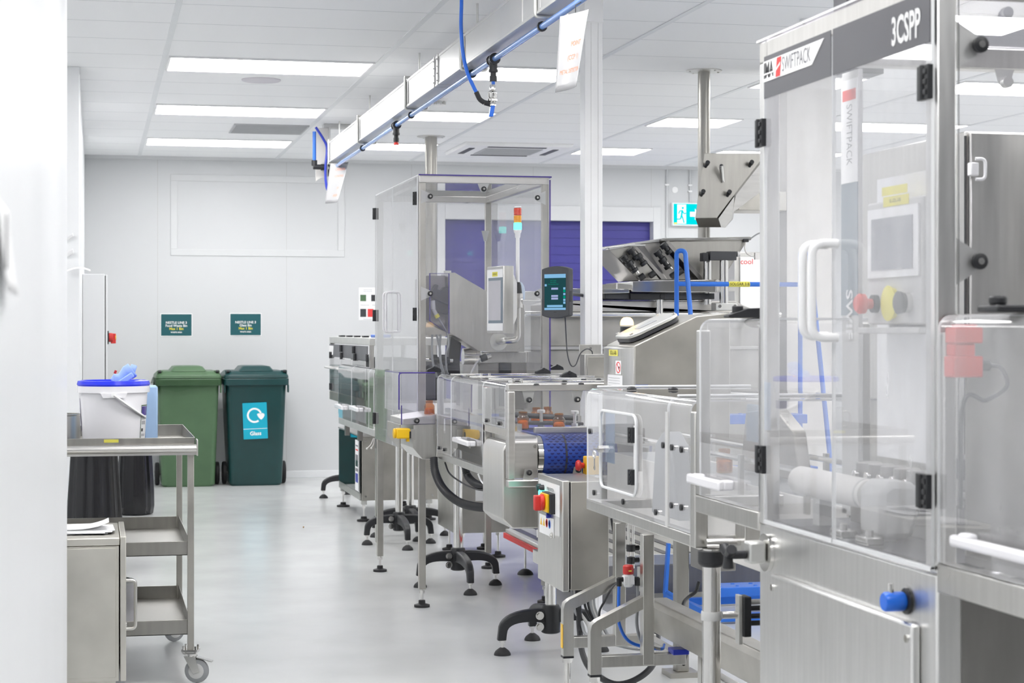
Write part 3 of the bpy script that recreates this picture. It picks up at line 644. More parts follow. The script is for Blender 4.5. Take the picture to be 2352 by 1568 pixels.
# steel bedside-style cabinet
CX0, CX1, CY0, CY1, CZ0, CZ1 = -.36, .107, 6.62, 7.14, .155, .652
t = thing('steel_cabinet', 'low stained stainless steel cabinet with a bow handle in front of the trolley', 'cabinet', ((CX0 + CX1) / 2, (CY0 + CY1) / 2, 0))
part(t, 'carcass', MB().box((CX0, CY0 + .004, CZ0), (CX1 - .024, CY1, CZ1 - .028)), 'steelk', .002)
part(t, 'side_panel', MB().box((CX0 + .01, CY0, CZ0 + .014), (CX1 - .034, CY0 + .0038, CZ1 - .034)), 'steelk', .002)
part(t, 'top', MB().box((CX0, CY0 - .002, CZ1 - .026), (CX1 - .022, CY1, CZ1)), 'steelk', .003)
part(t, 'door', MB().box((CX1 - .020, CY0 - .002, CZ0), (CX1, CY1, CZ1 + .004)), 'steelk', .003)
uhandle(t, (CX1, CY0 + .10, WZ(310, 1332, Y=CY0 + .1)), (CX1, CY0 + .10, WZ(310, 1443, Y=CY0 + .1)), (.034, 0, 0), .006, 'steel', rad=.016)
part(t, 'lock', MB().cyl((CX1, CY0 + .14, .33), (CX1 + .005, CY0 + .14, .33), .008, n=12), 'chrome')
part(t, 'plinth', MB().box((CX0 + .01, CY0 + .02, CZ0 - .02), (CX1 - .035, CY1 - .02, CZ0)), 'steelk')
for x in (CX0 + .05, CX1 - .06):
    for y in (CY0 + .06, CY1 - .06): part(t, 'castor', MB().lathe([(.012, -.016), (.055, -.016), (.0655, -.008), (.0655, .008), (.055, .016), (.012, .016)], (x, y, .0655), (0, 1, 0), 20).bx((x, y, .105), (.03, .045, .065)), 'grey')
# papers on the cabinet
t = thing('paper_stack', 'untidy stack of printed papers on the low steel cabinet', 'papers', (-.08, 6.85, CZ1))
for k in range(6):
    o_ = MB(); a = random.uniform(-.12, .12); c_ = V(-.10 + random.uniform(-.02, .02), 6.86 + random.uniform(-.03, .03), CZ1 + .0012 + k * .0022); R = Matrix.Rotation(a, 3, 'Z') @ Matrix.Rotation(random.uniform(-.008, .008), 3, 'Y')
    o_.bx(c_, (.30, .21, .0015), R=R); part(t, 'sheet', o_, 'paper')
o_ = MB(); g = []
for i in range(9):
    for j in range(4): g.append(o_.bm.verts.new((-.10 + .15 * i / 8, 6.77 + .16 * j / 3, CZ1 + .016 + .024 * (i / 8) ** 3)))
for i in range(8):
    for j in range(3): o_._f([g[i * 4 + j], g[i * 4 + j + 1], g[i * 4 + j + 5], g[i * 4 + j + 4]])
q_ = part(t, 'curled_sheet', o_, 'paper'); q_.modifiers.new('t', 'SOLIDIFY').thickness = .001
tm = MB()
for k in range(9): tm.text('Batch record line check sheet', .008, plane_map((-.06, 6.775 + k * .014, CZ1 + .0185), (1, 0, 0), (0, 1, 0)), thick=.0006)
part(t, 'print', tm, 'greyink')

# black bin bags behind the trolley
def bag(cx, cy, rx, ry, h, lab, seed, tie=True):
    rnd = random.Random(seed); mb = MB(); rings = []; nn_ = 64; ph = [rnd.uniform(0, 6.28) for _ in range(6)]
    for k, (zz, s) in enumerate(((0, .78), (.012, .93), (.1, 1.0), (.25, .99), (.42, .95), (.6, .89), (.75, .84), (.86, .80), (.93, .86), (1.0, .88), (1.0, .80), (.9, .72))):
        rings.append([(cx + rx * (s + .045 * math.sin(7 * a + ph[0]) * (1 - .2 * zz) + .035 * math.sin(15 * a + ph[1] + zz)) * math.cos(a), cy + ry * (s + .03 * math.sin(9 * a + ph[2]) + .02 * math.sin(17 * a + ph[3])) * math.sin(a), h * zz + (0 if k else .0)) for a in (2 * PI * j / nn_ for j in range(nn_))])
    mb.loft(*rings)
    t = thing('bin_bag', lab, 'bin bag', (cx, cy, 0), 'black bin bags behind the trolley'); part(t, 'sack', mb, 'bag', smooth=60)
    bd = MB(); bd.lathe([(1, -.004), (1.012, 0), (1, .004)], (0, 0, 0), n=36); bmesh.ops.transform(bd.bm, matrix=Matrix.Translation((cx, cy, h * .88)) @ Matrix.Diagonal((rx * .86, ry * .86, 1, 1)), verts=bd.bm.verts); part(t, 'elastic_band', bd, 'rubber')
p1 = W(240, 1190, Z=0); bag(-.005, 10.85, .158, .17, .80, 'upright black bin bag seen below the trolley top, the nearer of the two', 3)
bag(.300, 14.25, .132, .17, .66, 'black bin bag leaning behind the other bag below the trolley top', 5)
p = W(300, 1172, Z=0); solo('paper_scrap', 'flat white paper lying on the floor by the bin bags', 'paper', MB().bx((p.x, p.y, .0015), (.17, .12, .003), .2), 'paper', (p.x, p.y, 0))
p = W(697, 1212, Z=0); solo('floor_fragment', 'tiny dark fragment lying on the open floor of the aisle', 'fragment', MB().ball((p.x, p.y, .006), .006, (1, 1.3, 1), 8), 'concap', (p.x, p.y, 0))
# ================================================================ CABLE DUCT, AIR PIPE AND WHAT HANGS FROM THEM
DX0, DX1, DZ0, DZ1, DY0, DY1 = 1.745, 1.86, 2.647, 2.80, 4.2, 14.2
t = thing('cable_duct', 'long pale metal cable duct hung below the ceiling over the packing line', 'cable duct', (1.80, 9.0, DZ0))
m = MB(); m.box((DX0, DY0, DZ0), (DX1, DY1, DZ1)); m.box((DX0 - .003, DY0, DZ1 - .012), (DX1 + .003, DY1, DZ1 + .002)); m.box((DX0 - .003, DY0, DZ0 - .002), (DX1 + .003, DY1, DZ0 + .010))
part(t, 'trunking', m, 'galv', .002)
jy = [WY(x, DX0) for x in (1234, 1062, 934, 824, 757)]
for i, y in enumerate(jy + [5.6]):
    m = MB(); m.tube(fillet([(DX0 - .008, y, DZ1 + .02), (DX0 - .008, y, DZ0 - .012), (DX1 + .006, y, DZ0 - .012), (DX1 + .006, y, DZ1 + .02)], .015, 3), .008, 8); m.box((DX0 - .012, y - .012, DZ1 + .012), (DX1 + .01, y + .012, DZ1 + .024))
    part(t, 'hanger_bracket', m, 'alu')
    m = MB(); m.cyl((1.82, y, DZ1 + .02), (1.82, y, CZ - .001), .006, n=8); m.cyl((1.82, y, DZ1 + .024), (1.82, y, DZ1 + .04), .011, n=6); part(t, 'hanger_rod', m, 'alu')
    m = MB(); m.box((DX0 - .005, y - .07, DZ0 + .012), (DX0 - .001, y - .055, DZ1 - .014)); part(t, 'side_clip', m, 'galv')
yc = WY(1003, DX0); m = MB()
for dy in (-.05, .05): m.box((DX0 - .007, yc + dy - .012, DZ0 - .004), (DX1 + .004, yc + dy + .012, DZ1 + .004))
for dy in (-.05, .05):
    for k in range(4): m.cyl((DX0 - .011, yc + dy, DZ0 + .02 + k * .037), (DX0 - .006, yc + dy, DZ0 + .02 + k * .037), .004, n=6)
part(t, 'coupler', m, 'galv', .001)
for px in (885, 1200): part(t, 'cover_joint', MB().box((DX0 - .0025, WY(px, DX0) - .003, DZ0), (DX0 + .01, WY(px, DX0) + .003, DZ1)), 'alu')

PX, PZ = 1.785, 2.610
t = thing('air_pipe', 'straight blue compressed air pipe clipped under the cable duct', 'pipe', (PX, 9, PZ))
part(t, 'tube', MB().cyl((PX, 4.2, PZ), (PX, 14.15, PZ), .0135, n=16), 'pipe')
for y in [WY(x, PX) for x in (1245, 1085, 945, 833)]:
    m = MB(); m.lathe([(.0135, -.008), (.021, -.008), (.021, .008), (.0135, .008)], (PX, y, PZ), (0, 1, 0), 14); m.box((PX - .016, y - .012, PZ + .014), (PX + .022, y + .012, DZ0 - .021)); part(t, 'pipe_clip', m, 'black', .001)
def tee(px):
    y = WY(px, PX); m = MB(); m.cyl((PX, y - .035, PZ), (PX, y + .035, PZ), .022, n=16); m.cyl((PX, y - .04, PZ), (PX, y - .03, PZ), .026, n=16); m.cyl((PX, y + .03, PZ), (PX, y + .04, PZ), .026, n=16)
    m.cyl((PX, y, PZ), (PX, y, PZ - .055), .019, n=16); m.cyl((PX, y, PZ - .045), (PX, y, PZ - .058), .022, n=16); m.cyl((PX, y, PZ - .058), (PX, y, PZ - .075), .014, n=12); m.cyl((PX, y, PZ - .075), (PX, y, PZ - .10), .017, n=12)
    part(t, 'tee_fitting', m, 'black'); return y
ya = tee(910); part(t, 'red_plug', MB().lathe([(.012, -.10), (.012, -.108), (.017, -.112), (.017, -.118), (0, -.118)], (PX, ya, PZ)), 'red')
yb = tee(1133)
part(t, 'drop_tube', MB().cyl((PX, yb, PZ - .10), (PX, yb, PZ - .12), .008, n=10), 'hose')
m = MB(); m.lathe([(.012, -.115), (.014, -.122), (.014, -.138), (.010, -.140), (.016, -.146), (.021, -.152), (.021, -.172), (.017, -.178), (.023, -.182), (.023, -.19), (.014, -.194), (.017, -.2), (.017, -.212), (.01, -.214)], (PX - .004, yb, PZ), n=16)
part(t, 'ball_valve', m, 'chrome'); m = MB(); m.slab([(PX - .012, yb - .012, PZ - .205), (PX + .008, yb - .012, PZ - .205), (PX - .002, yb - .012, PZ - .262), (PX - .022, yb - .012, PZ - .262)], (0, .022, 0)); part(t, 'valve_lever', m, 'hose', .003)
m = MB(); vx = PX - .012; m.cyl((vx, yb, PZ - .205), (vx - .03, yb, PZ - .198), .012, n=12); m.tube(fillet([(vx - .03, yb, PZ - .198), (vx - .052, yb, PZ - .185), (vx - .068, yb, PZ - .150)], .02, 4), .0115, 12); part(t, 'hose_elbow', m, 'black')
# far end riser
ye = 14.32; m = MB(); xl = WX(722, ye); zt = WZ(722, 302, Y=ye); zb_ = WZ(722, 377, Y=ye)
part(t, 'riser', MB().cyl((xl, ye, zb_), (xl, ye, zt), .0135, n=14), 'hose' if False else 'blue')
m = MB(); m.cyl((xl, ye, zb_ + .03), (xl, ye, zb_ - .012), .022, n=14); m.cyl((xl - .01, ye, zb_ - .02), (PX - .05, ye, zb_ - .022), .020, n=14); m.cyl((xl + .05, ye, zb_ - .022), (xl + .075, ye, zb_ - .022), .025, n=14); m.cyl((PX - .02, ye, zb_ - .0), (PX - .02, ye, zb_ - .09), .02, n=14); part(t, 'riser_elbow', m, 'black')
m = MB(); m.cyl((PX - .055, ye, zb_ - .022), (PX - .02, ye, PZ), .017, n=12); m.cyl((PX, ye + .02, PZ), (PX, ye - .18, PZ), .021, n=14); part(t, 'end_coupling', m, 'alu')
# hoses
def W3(px, py, y): return W(px, py, Y=y)
hb = solo('air_hose', 'bright blue air hose curving down from the ceiling to the hanging valve', 'hose', MB().tube(spline([(W3(1058, -60, yb)), W3(1060, 0, yb), W3(1059, 60, yb), W3(1063, 120, yb), W3(1073, 165, yb), W3(1088, 200, yb), V(vx - .068, yb, PZ - .150)], 8), .0085, 10), 'hose', (1.6, yb, 2.9))
solo('air_hose', 'dark blue air hose hanging at the far end of the duct', 'hose', MB().tube(spline([W3(725, 292, 14.27), W3(742, 318, 14.27), W3(751, 340, 14.27), W3(748, 380, 14.27), W3(748, 410, 14.27), W3(751, 432, 14.27), W3(756, 438, 14.27)], 8), .010, 8), 'hosedk', W3(748, 380, 14.27))
q = W3(752, 436, 14.27)
# backing plate
x0, x1 = WX(725, 14.42), WX(757, 14.42); z0 = WZ(740, 417, Y=14.42)
t = thing('support_plate', 'pale perforated support plate behind the far end of the duct', 'plate', ((x0 + x1) / 2, 14.42, z0))
m = MB(); m.prism([(x0, z0), (x0 + .04, z0 + .03), (x1, z0 + .045), (x1, CZ - .03), (x0, CZ - .03)], 'y', 14.42, 14.428); part(t, 'plate', m, 'cream', .001)
m = MB(); m.box((x1 - .012, 14.36, z0 + .05), (x1, 14.42, CZ - .03)); part(t, 'flange', m, 'galv')
part(t, 'ceiling_cap', MB().box((x0 + .06, 14.38, CZ - .03), (x1 + .18, 14.50, CZ - .001)), 'lgrey', .004)
for k in range(4): part(t, 'bolt', MB().cyl((x0 + .06 + (k % 2) * .05, 14.414, z0 + .08 + k // 2 * .06), (x0 + .06 + (k % 2) * .05, 14.42, z0 + .08 + k // 2 * .06), .008, n=8), 'alu')

# hanging signs
def hang(name, lab, top, rz, w_, h_, rows, bendx, lean):
    o = Vector(top); R = Matrix.Rotation(rz, 3, 'Z'); t = thing(name, lab, 'sign', o, 'laminated signs hung from the air pipe')
    def P(a, b, c=0.0):
        s_ = a / w_ + .5; d_ = -b / h_
        return o + R @ V(a + lean * d_, -c + bendx * (s_ ** 2.2) * (0.35 + d_) - .05 * (1 - d_) ** 2 * 0, b)
    mb = MB(); g = [[mb.bm.verts.new(P(-w_ / 2 + w_ * i / 14, -h_ * j / 10)) for j in range(11)] for i in range(15)]
    for i in range(14):
        for j in range(10): mb._f([g[i][j], g[i + 1][j], g[i + 1][j + 1], g[i][j + 1]])
    s = part(t, 'laminate', mb, 'laminate'); s.modifiers.new('t', 'SOLIDIFY').thickness = .0006
    for txt, ax, by_, sz, xs in rows: part(t, 'lettering', MB().text(txt, sz, lambda a, b, c: P(a + ax, b + by_, .0012), xs=xs), 'orangeink')
    part(t, 'print', MB().text('Do not remove', .007, lambda a, b, c: P(a - w_ * .3, b - h_ * .93, .0012)), 'greyink')
    part(t, 'tie', MB().tube([o + V(0, 0, -.004), o + V(0, .0, .03), V(PX + .016, o.y, PZ), V(PX, o.y, PZ + .016)], .002, 6), 'black'); return t
ys1 = WY(1330, PX); tp = W(1322, 30, Y=ys1 - .05)
hang('hanging_sign', 'laminated Metal Detector sign with orange words hanging by the white post', tp, -1.16, .19, .285, [('POINT', .030, -.115, .026, 1.0), ('(CCP 1)', .018, -.165, .026, 1.0), ('METAL DETECTOR', .004, -.215, .0225, .80)], -.035, -.03)
tp = W(782, 374, Y=14.02)
hang('hanging_sign', 'laminated sign with faded orange words hanging at the far end of the duct', tp, -.75, .185, .30, [('CRITICAL', .02, -.05, .026, 1.0), ('CONTROL', .02, -.10, .022, 1.0), ('(CCP)', .04, -.19, .022, 1), ('AREA', .01, -.245, .026, 1)], -.07, -.05)

# white cable post with junction box, tablet on an arm
cp = W(1358, 30, Y=8.6); c0, c1 = WX(1333, 8.6) + .022, WX(1384, 8.6)
t = thing('cable_post', 'square white cable post rising from the line to the ceiling', 'post', ((c0 + c1) / 2, 8.65, 0))
part(t, 'column', MB().box((c0, 8.6, 0.02), (c1, 8.69, CZ - .001)), 'white', .003)
part(t, 'upper_sleeve', MB().box((c0 - .003, 8.596, WZ(1358, 50, Y=8.6)), (c1 + .003, 8.694, CZ - .012)), 'white', .003)
part(t, 'ceiling_bracket', MB().box((c0 - .03, 8.57, CZ - .014), (c1 + .03, 8.72, CZ)), 'white', .003)
part(t, 'base_plate', MB().box((c0 - .04, 8.56, 0), (c1 + .04, 8.73, .02)), 'white', .003)
for x in (c0 + .03, c0 + .065): part(t, 'cover_seam', MB().box((x, 8.5985, .02), (x + .0012, 8.6, WZ(1358, 52, Y=8.6))), 'lgrey')
b0, b1 = WX(1343, 8.5), WX(1392, 8.5); z1, z0 = WZ(1365, 813, Y=8.5), WZ(1365, 880, Y=8.5)
t = thing('junction_box', 'small stainless junction box at the foot of the white cable post', 'junction box', ((b0 + b1) / 2, 8.55, z0))
part(t, 'box', MB().box((b0, 8.50, z0), (b1, 8.592, z1)), 'steel', .003)
part(t, 'lid', MB().box((b0 + .012, 8.495, z0 + .012), (b1 - .003, 8.50, z1 - .012)), 'steelw', .002)
part(t, 'mounting_plate', MB().box((b0 - .002, 8.592, z1 - .02), (b1 + .002, 8.597, z1 + .045)), 'steel', .002)
part(t, 'screw', MB().cyl(((b0 + b1) / 2, 8.585, z1 + .026), ((b0 + b1) / 2, 8.593, z1 + .026), .006, n=10), 'chrome')
tc = W(1279, 671, Y=8.42); a = -53.6 * PI / 180; R = Matrix.Rotation(a, 3, 'Z'); U, N = R @ V(1, 0, 0), R @ V(0, -1, 0)
t = thing('tablet', 'black cased tablet with a dark green screen on an arm from the white post', 'tablet', tc)
w2, h2 = .083, .108; ring = []
for s in (1, -1):
    for k in range(9): ring.append(tc + U * (w2 * s * (1 - k / 4)) + V(0, 0, s * (h2 + .013 * (1 - (1 - k / 4) ** 2))))
part(t, 'case', MB().slab([p + N * .012 for p in ring], N * -.03), 'dark', .004)
part(t, 'case_back', MB().bx(tc - N * .022 + U * .01, (.13, .012, .17), R=R), 'dark', .003)
fm = plane_map(tc + N * .0125, U, (0, 0, 1), N)
def rect(mp, a0, a1, b0, b1, d=.0006): 
    m = MB(); m.loft([mp(a0, b0), mp(a1, b0), mp(a1, b1), mp(a0, b1)], [mp(a0, b0, d), mp(a1, b0, d), mp(a1, b1, d), mp(a0, b1, d)]); return m
sc = part(t, 'screen', rect(fm, -.064, .064, -.082, .084), 'tabscr')
part(sc, 'title_bar', rect(lambda a, b, c=0: fm(a, b, c + .0008), -.064, .064, .066, .084), 'tabblue'); part(sc, 'task_bar', rect(lambda a, b, c=0: fm(a, b, c + .0008), -.064, .064, -.082, -.072), 'tabblue'); part(sc, 'entry_bar', rect(lambda a, b, c=0: fm(a, b, c + .0008), -.048, .046, -.069, -.059), 'tabblue')
for a0, b0 in ((-.022, .012), (-.022, -.022), (-.022, -.034)): part(sc, 'key_row', rect(lambda a, b, c=0: fm(a, b, c + .0008), a0, a0 + .04, b0, b0 + .009), 'tablila')
part(sc, 'icon', rect(lambda a, b, c=0: fm(a, b, c + .0008), -.062, -.050, .028, .038), 'tabblue')
for b0, mt in ((.012, 'tabblue'), (.0, 'tabgreen'), (-.014, 'tabblue'), (-.028, 'tabgreen'), (-.041, 'tabblue'), (-.054, 'tabblue')): part(sc, 'button', rect(lambda a, b, c=0: fm(a, b, c + .0008), .050, .062, b0, b0 + .010), mt)
tm = MB()
for b0, s_ in ((.055, 'Line 3 count'), (.046, 'Batch 00412'), (.037, 'Start Stop Reset Hold')): part(sc, 'screen_text', MB().text(s_, .007, plane_map(fm(-.01, b0, .001), U, (0, 0, 1), N)), 'tabgreen')
part(t, 'camera_notch', rect(fm, -.008, .008, -.094, -.090), 'black')
m = MB(); m.cyl(tc - N * .028, tc - N * .05, .03, n=18); m.tube([tc - N * .045, V(c0 + .002, 8.645, tc.z - .01)], .008, 10); part(t, 'arm', m, 'dark')
part(t, 'side_port', MB().bx(tc + U * .084 + N * .0 + V(0, 0, -.02), (.003, .014, .05), R=R), 'black')
m = MB(); m.tube(spline([tc + U * .05 - V(0, 0, .118), W(1300, 765, Y=8.45), W(1303, 810, Y=8.45), W(1311, 838, Y=8.45), W(1322, 838, Y=8.45), W(1333, 812, Y=8.45), W(1348, 801, Y=8.47), W(1359, 806, Y=8.52), V((b0 + b1) / 2, 8.52, z1)], 8), .0028, 8)
m = MB().tube(spline([tc + U * .05 - V(0, 0, .112), W(1300, 765, Y=8.45), W(1303, 810, Y=8.45), W(1311, 838, Y=8.45), W(1322, 838, Y=8.45), W(1333, 812, Y=8.45), W(1348, 801, Y=8.47), W(1359, 806, Y=8.52), W(1361, 816, Y=8.52)], 8), .0028, 8)
solo('tablet_cable', 'thin grey cable looping from the tablet down to the junction box', 'cable', m, 'dark', W(1311, 838, Y=8.45))
# ================================================================ LEVELLING FEET AND TRIPOD STANDS
def foot(parent, x, y, ztop, r=.038, flat=True, name='foot'):
    m = MB(); m.cyl((x, y, .02), (x, y, ztop), .007, n=10); m.cyl((x, y, ztop - .022), (x, y, ztop - .008), .014, n=6)
    f = part(parent, name, m, 'chrome')
    prof = [(r, 0), (r, .012), (r * .45, .018), (r * .42, .034), (r * .25, .036), (0, .036)] if flat else [(r, 0), (r * .97, .008), (r * .8, .018), (r * .45, .028), (.010, .032), (0, .032)]
    part(f, 'foot_pad', MB().lathe(prof, (x, y, 0), n=20), 'rubber'); return f
def tripod(cx, cy, ztop, lab, arms=((PI, .205), (0, .205), (-PI / 2, .34)), rp=.024, clamp=True):
    t = thing('tripod_stand', lab, 'stand', (cx, cy, 0), 'black curved-leg tripod stands under the line')
    part(t, 'post', MB().cyl((cx, cy, .10), (cx, cy, ztop), rp, n=24), 'chrome')
    part(t, 'hub', MB().lathe([(.030, .085), (.040, .09), (.042, .19), (.036, .205), (rp, .208)], (cx, cy, 0), n=20), 'black')
    for a, r in arms:
        d = V(math.cos(a), math.sin(a), 0); n_ = V(-math.sin(a), math.cos(a), 0); rings = []
        for k in range(11):
            s = k / 10; ang = s * PI / 2 * .98; rad = .02 + (r - .02) * math.sin(ang) ** .9; zt = .085 + .105 * math.cos(ang) ** .75; zc = zt; th = .056 - .022 * s; w_ = .024 - .006 * s
            nx = V(0, 0, 1) * math.cos(ang * .85) + d * math.sin(ang * .85); c_ = V(cx, cy, zc - .03 * (1 - s)) + d * rad
            rings.append([c_ + nx * th * .55 + n_ * w_ * .7, c_ + nx * th * .40 + n_ * w_, c_ - nx * th * .5 + n_ * w_, c_ - nx * th * .5 - n_ * w_, c_ + nx * th * .40 - n_ * w_, c_ + nx * th * .55 - n_ * w_ * .7])
        b_ = V(cx, cy, .062) + d * (r + .004); rings.append([b_ + d * .018 + n_ * .012, b_ + d * .012 + n_ * .017, b_ - d * .018 + n_ * .017, b_ - d * .018 - n_ * .017, b_ + d * .012 - n_ * .017, b_ + d * .018 - n_ * .012])
        ar = part(t, 'arm', MB().loft(*rings), 'black', .003)
        p = V(cx, cy, 0) + d * r; f = foot(t, p.x, p.y, .075, .036, False)
    for z in (.118, .165): part(t, 'hub_bolt', MB().cyl((cx - .055, cy - .026, z), (cx - .055, cy - .042, z), .013, n=6).cyl((cx - .055, cy - .03, z), (cx - .055, cy - .033, z), .018, n=14), 'chrome')
    return t
tripod(1.90, 9.85, .76, 'black tripod stand with a bright post between the two front enclosure legs')
tripod(1.905, 11.87, .74, 'black tripod stand with a bright post behind the rear square leg')
tripod(2.05, 12.30, .66, 'black tripod stand with a dark collar, behind another tripod near the far machine', ((PI, .235), (0, .235), (-PI / 2, .3)))
tripod(1.89, 7.72, .62, 'black tripod stand below the control cabinet nearest the camera', ((PI, .21), (0, .22), (PI / 2, .34)))
tripod(2.06, 15.25, .62, 'black tripod foot poking out behind the smoked glass base of the far machine', ((PI, .235), (0, .235), (PI / 2, .3)))
# ================================================================ CLEAR CAPPING ENCLOSURE
EX0, EX1, EY0, EY1, EZ0, EZ1 = 1.566, 2.227, 9.13, 10.56, .755, 2.134
s = .034
t = thing('capping_enclosure', 'tall clear-sided guard enclosure on square steel legs with violet panel edges', 'machine guard', ((EX0 + EX1) / 2, (EY0 + EY1) / 2, 0))
for x in (EX0, EX1 - s):
    for y in (EY0, EY1 - s):
        lg = part(t, 'leg', MB().box((x, y, .088), (x + s, y + s, EZ1 - s)), 'steelw', .002); foot(lg, x + s / 2, y + s / 2, .09, .039)
m = MB()
for y in (EY0, EY1 - s): m.box((EX0, y, EZ1 - s), (EX1, y + s, EZ1))
for x in (EX0, EX1 - s): m.box((x, EY0 + s, EZ1 - s), (x + s, EY1 - s, EZ1))
part(t, 'top_frame', m, 'steelx', .002)
m = MB()
for x in (EX0 + .004, EX1 - s): m.box((x, EY0 + s, EZ0 + .03), (x + s - .006, EY1 - s, EZ0 + .06))
part(t, 'lower_rail', m, 'steelx', .002)
panel(t, 'roof_panel', (EX0 - .004, EY0 - .004, EZ1), (EX1 + .012, EY1, EZ1 + .006), 'poly', 'edge')
part(t, 'roof_edge', MB().box((EX0 - .004, EY0 - .007, EZ1 + .0005), (EX1 + .012, EY0 - .0045, EZ1 + .007)), 'violet')
panel(t, 'front_panel', (EX0 + .004, EY0 - .007, 1.17), (EX1 - .003, EY0 - .001, EZ1 - .004), 'poly', 'edge')
panel(t, 'side_panel', (EX1 + .001, EY0, .80), (EX1 + .008, EY1, EZ1 - .01), 'poly', 'violet')
panel(t, 'rear_panel', (EX0 + .004, EY1 + .001, 1.0), (EX1, EY1 + .006, EZ1 - .004), 'poly', 'edge')
ymid = WY(905, EX0)
for nm, y0, y1 in (('near', EY0 + .008, ymid - .003), ('far', ymid + .003, EY1 - .008)):
    d = panel(t, 'door', (EX0 - .010, y0, EZ0), (EX0 - .004, y1, EZ1 - .002), 'polyhaze', 'edge')
    yh = ymid + (-.045 if nm == 'near' else .045)
    uhandle(d, (EX0 - .010, yh, WZ(900, 762, X=EX0)), (EX0 - .010, yh, WZ(900, 672, X=EX0)), (-.04, 0, 0), .006, 'whitegloss', rad=.03)
    for py in ((460, 722) if nm == 'near' else (495, 725, 957)):
        px = 950 if nm == 'near' else 857; yy = EY0 + .045 if nm == 'near' else EY1 - .03
        hinge(d, (EX0 - .010, yy if nm == 'far' else EY0 + .03, WZ(px, py, X=EX0)))
for px, py in ((988, 451), (1111, 434), (1234, 454), (988, 674), (1233, 674)):
    p = W(px, py, Y=EY0 - .008); screwknob(t, (p.x, EY0 - .008, p.z), (0, -1, 0), .013, 'panel_knob')
    br = MB(); dx = .05 if px > 1200 else -.05
    if px == 1111: br.prism([(p.x - .03, EZ1 - s), (p.x + .03, EZ1 - s), (p.x + .012, p.z - .016), (p.x - .012, p.z - .016)], 'y', EY0 - .0006, EY0 + .002)
    else: br.prism([(p.x + dx * .9, p.z - .035), (p.x + dx * .9, p.z + .035), (p.x, p.z + .016), (p.x - dx * .2, p.z), (p.x, p.z - .016)], 'y', EY0 - .0006, EY0 + .002)
    part(t, 'panel_bracket', br, 'lgrey')
for (x, y, z, dx) in ((EX0 + .12, EY1 - .04, 1.92, 0), (EX1 - .06, EY1 - .04, 1.88, -.1)):
    br = MB(); br.prism([(x, z + .06), (x + .045, z + .06), (x + .03, z), (x + .015, z)], 'y', y, y + .003); part(t, 'panel_bracket', br, 'lgrey')
# table and machinery inside
part(t, 'table_plate', MB().box((EX0 + .04, EY0 + .03, .93), (EX1 - .04, EY1 - .04, .955)), 'steel', .002)

t = thing('cap_chute', 'sloping stainless cap chute with a violet-edged cover inside the clear enclosure', 'chute', (1.95, 9.55, .955))
Yc = 9.50
P2 = lambda px, py, y=Yc: (W(px, py, Y=y).x, W(px, py, Y=y).z)
part(t, 'chute_housing', MB().prism([P2(1030, 626), P2(1045, 626), P2(1122, 671), P2(1205, 700), P2(1205, 808), P2(1100, 806), P2(1030, 762)], 'y', Yc, Yc + .22), 'steel', .002)
part(t, 'top_lug', MB().prism([P2(1024, 621), P2(1038, 621), P2(1038, 627), P2(1024, 627)], 'y', Yc + .02, Yc + .06), 'alu')
cov = [P2(985, 628), P2(1029, 628), P2(1029, 766), P2(985, 737)]
m = MB(); m.prism(cov, 'y', Yc - .03, Yc - .024); bmesh.ops.recalc_face_normals(m.bm, faces=m.bm.faces)
for f in m.bm.faces: f.normal_update(); f.material_index = 0 if abs(f.normal.y) > .9 else 1
cv = part(t, 'clear_cover', m, ['polytint', 'violet'])
part(cv, 'cover_edge', MB().tube([V(a, Yc - .027, b_) for a, b_ in cov], .004, 6, closed=True), 'violet')
m = MB(); m.prism([P2(968, 640), P2(985, 632), P2(1027, 632), P2(1027, 760), P2(988, 735), P2(968, 735)], 'y', Yc + .06, Yc + .2); part(t, 'inner_housing', m, 'steeld')
m = MB(); m.prism([P2(990, 672), P2(1000, 652), P2(1007, 655), P2(1004, 664), P2(1012, 668), P2(1020, 659), P2(1029, 658), P2(1029, 700), P2(1004, 690), P2(992, 683)], 'y', Yc - .01, Yc + .05); part(t, 'sorter_arm', m, 'dark', .002)
m = MB(); m.prism([P2(1000, 690), P2(1029, 700), P2(1029, 722), P2(1003, 715)], 'y', Yc + .0, Yc + .05); part(t, 'sorter_block', m, 'black')
m = MB(); m.tube([W(994, 690, Y=Yc - .015), W(996, 710, Y=Yc - .015)], .012, 10); m.tube([W(996, 710, Y=Yc - .015), W(1004, 726, Y=Yc - .015)], .010, 10); part(t, 'sensor_plug', m, 'lgrey')
part(t, 'sensor_tag', MB().tube([W(1002, 722, Y=Yc - .018), W(1006, 729, Y=Yc - .018)], .0125, 8), 'tag')
part(t, 'sensor_cable', MB().tube(spline([W(1004, 726, Y=Yc - .015), W(1016, 745, Y=Yc - .012), W(1027, 765, Y=Yc - .01), W(1030, 790, Y=Yc - .03), W(1024, 815, Y=Yc - .03), W(1026, 850, Y=Yc - .02), W(1034, 866, Y=Yc)], 6), .005, 8), 'grey')
part(t, 'lower_guide', MB().prism([P2(970, 738), P2(1030, 766), P2(1030, 772), P2(985, 772), P2(966, 758)], 'y', Yc - .01, Yc + .15), 'steelw')

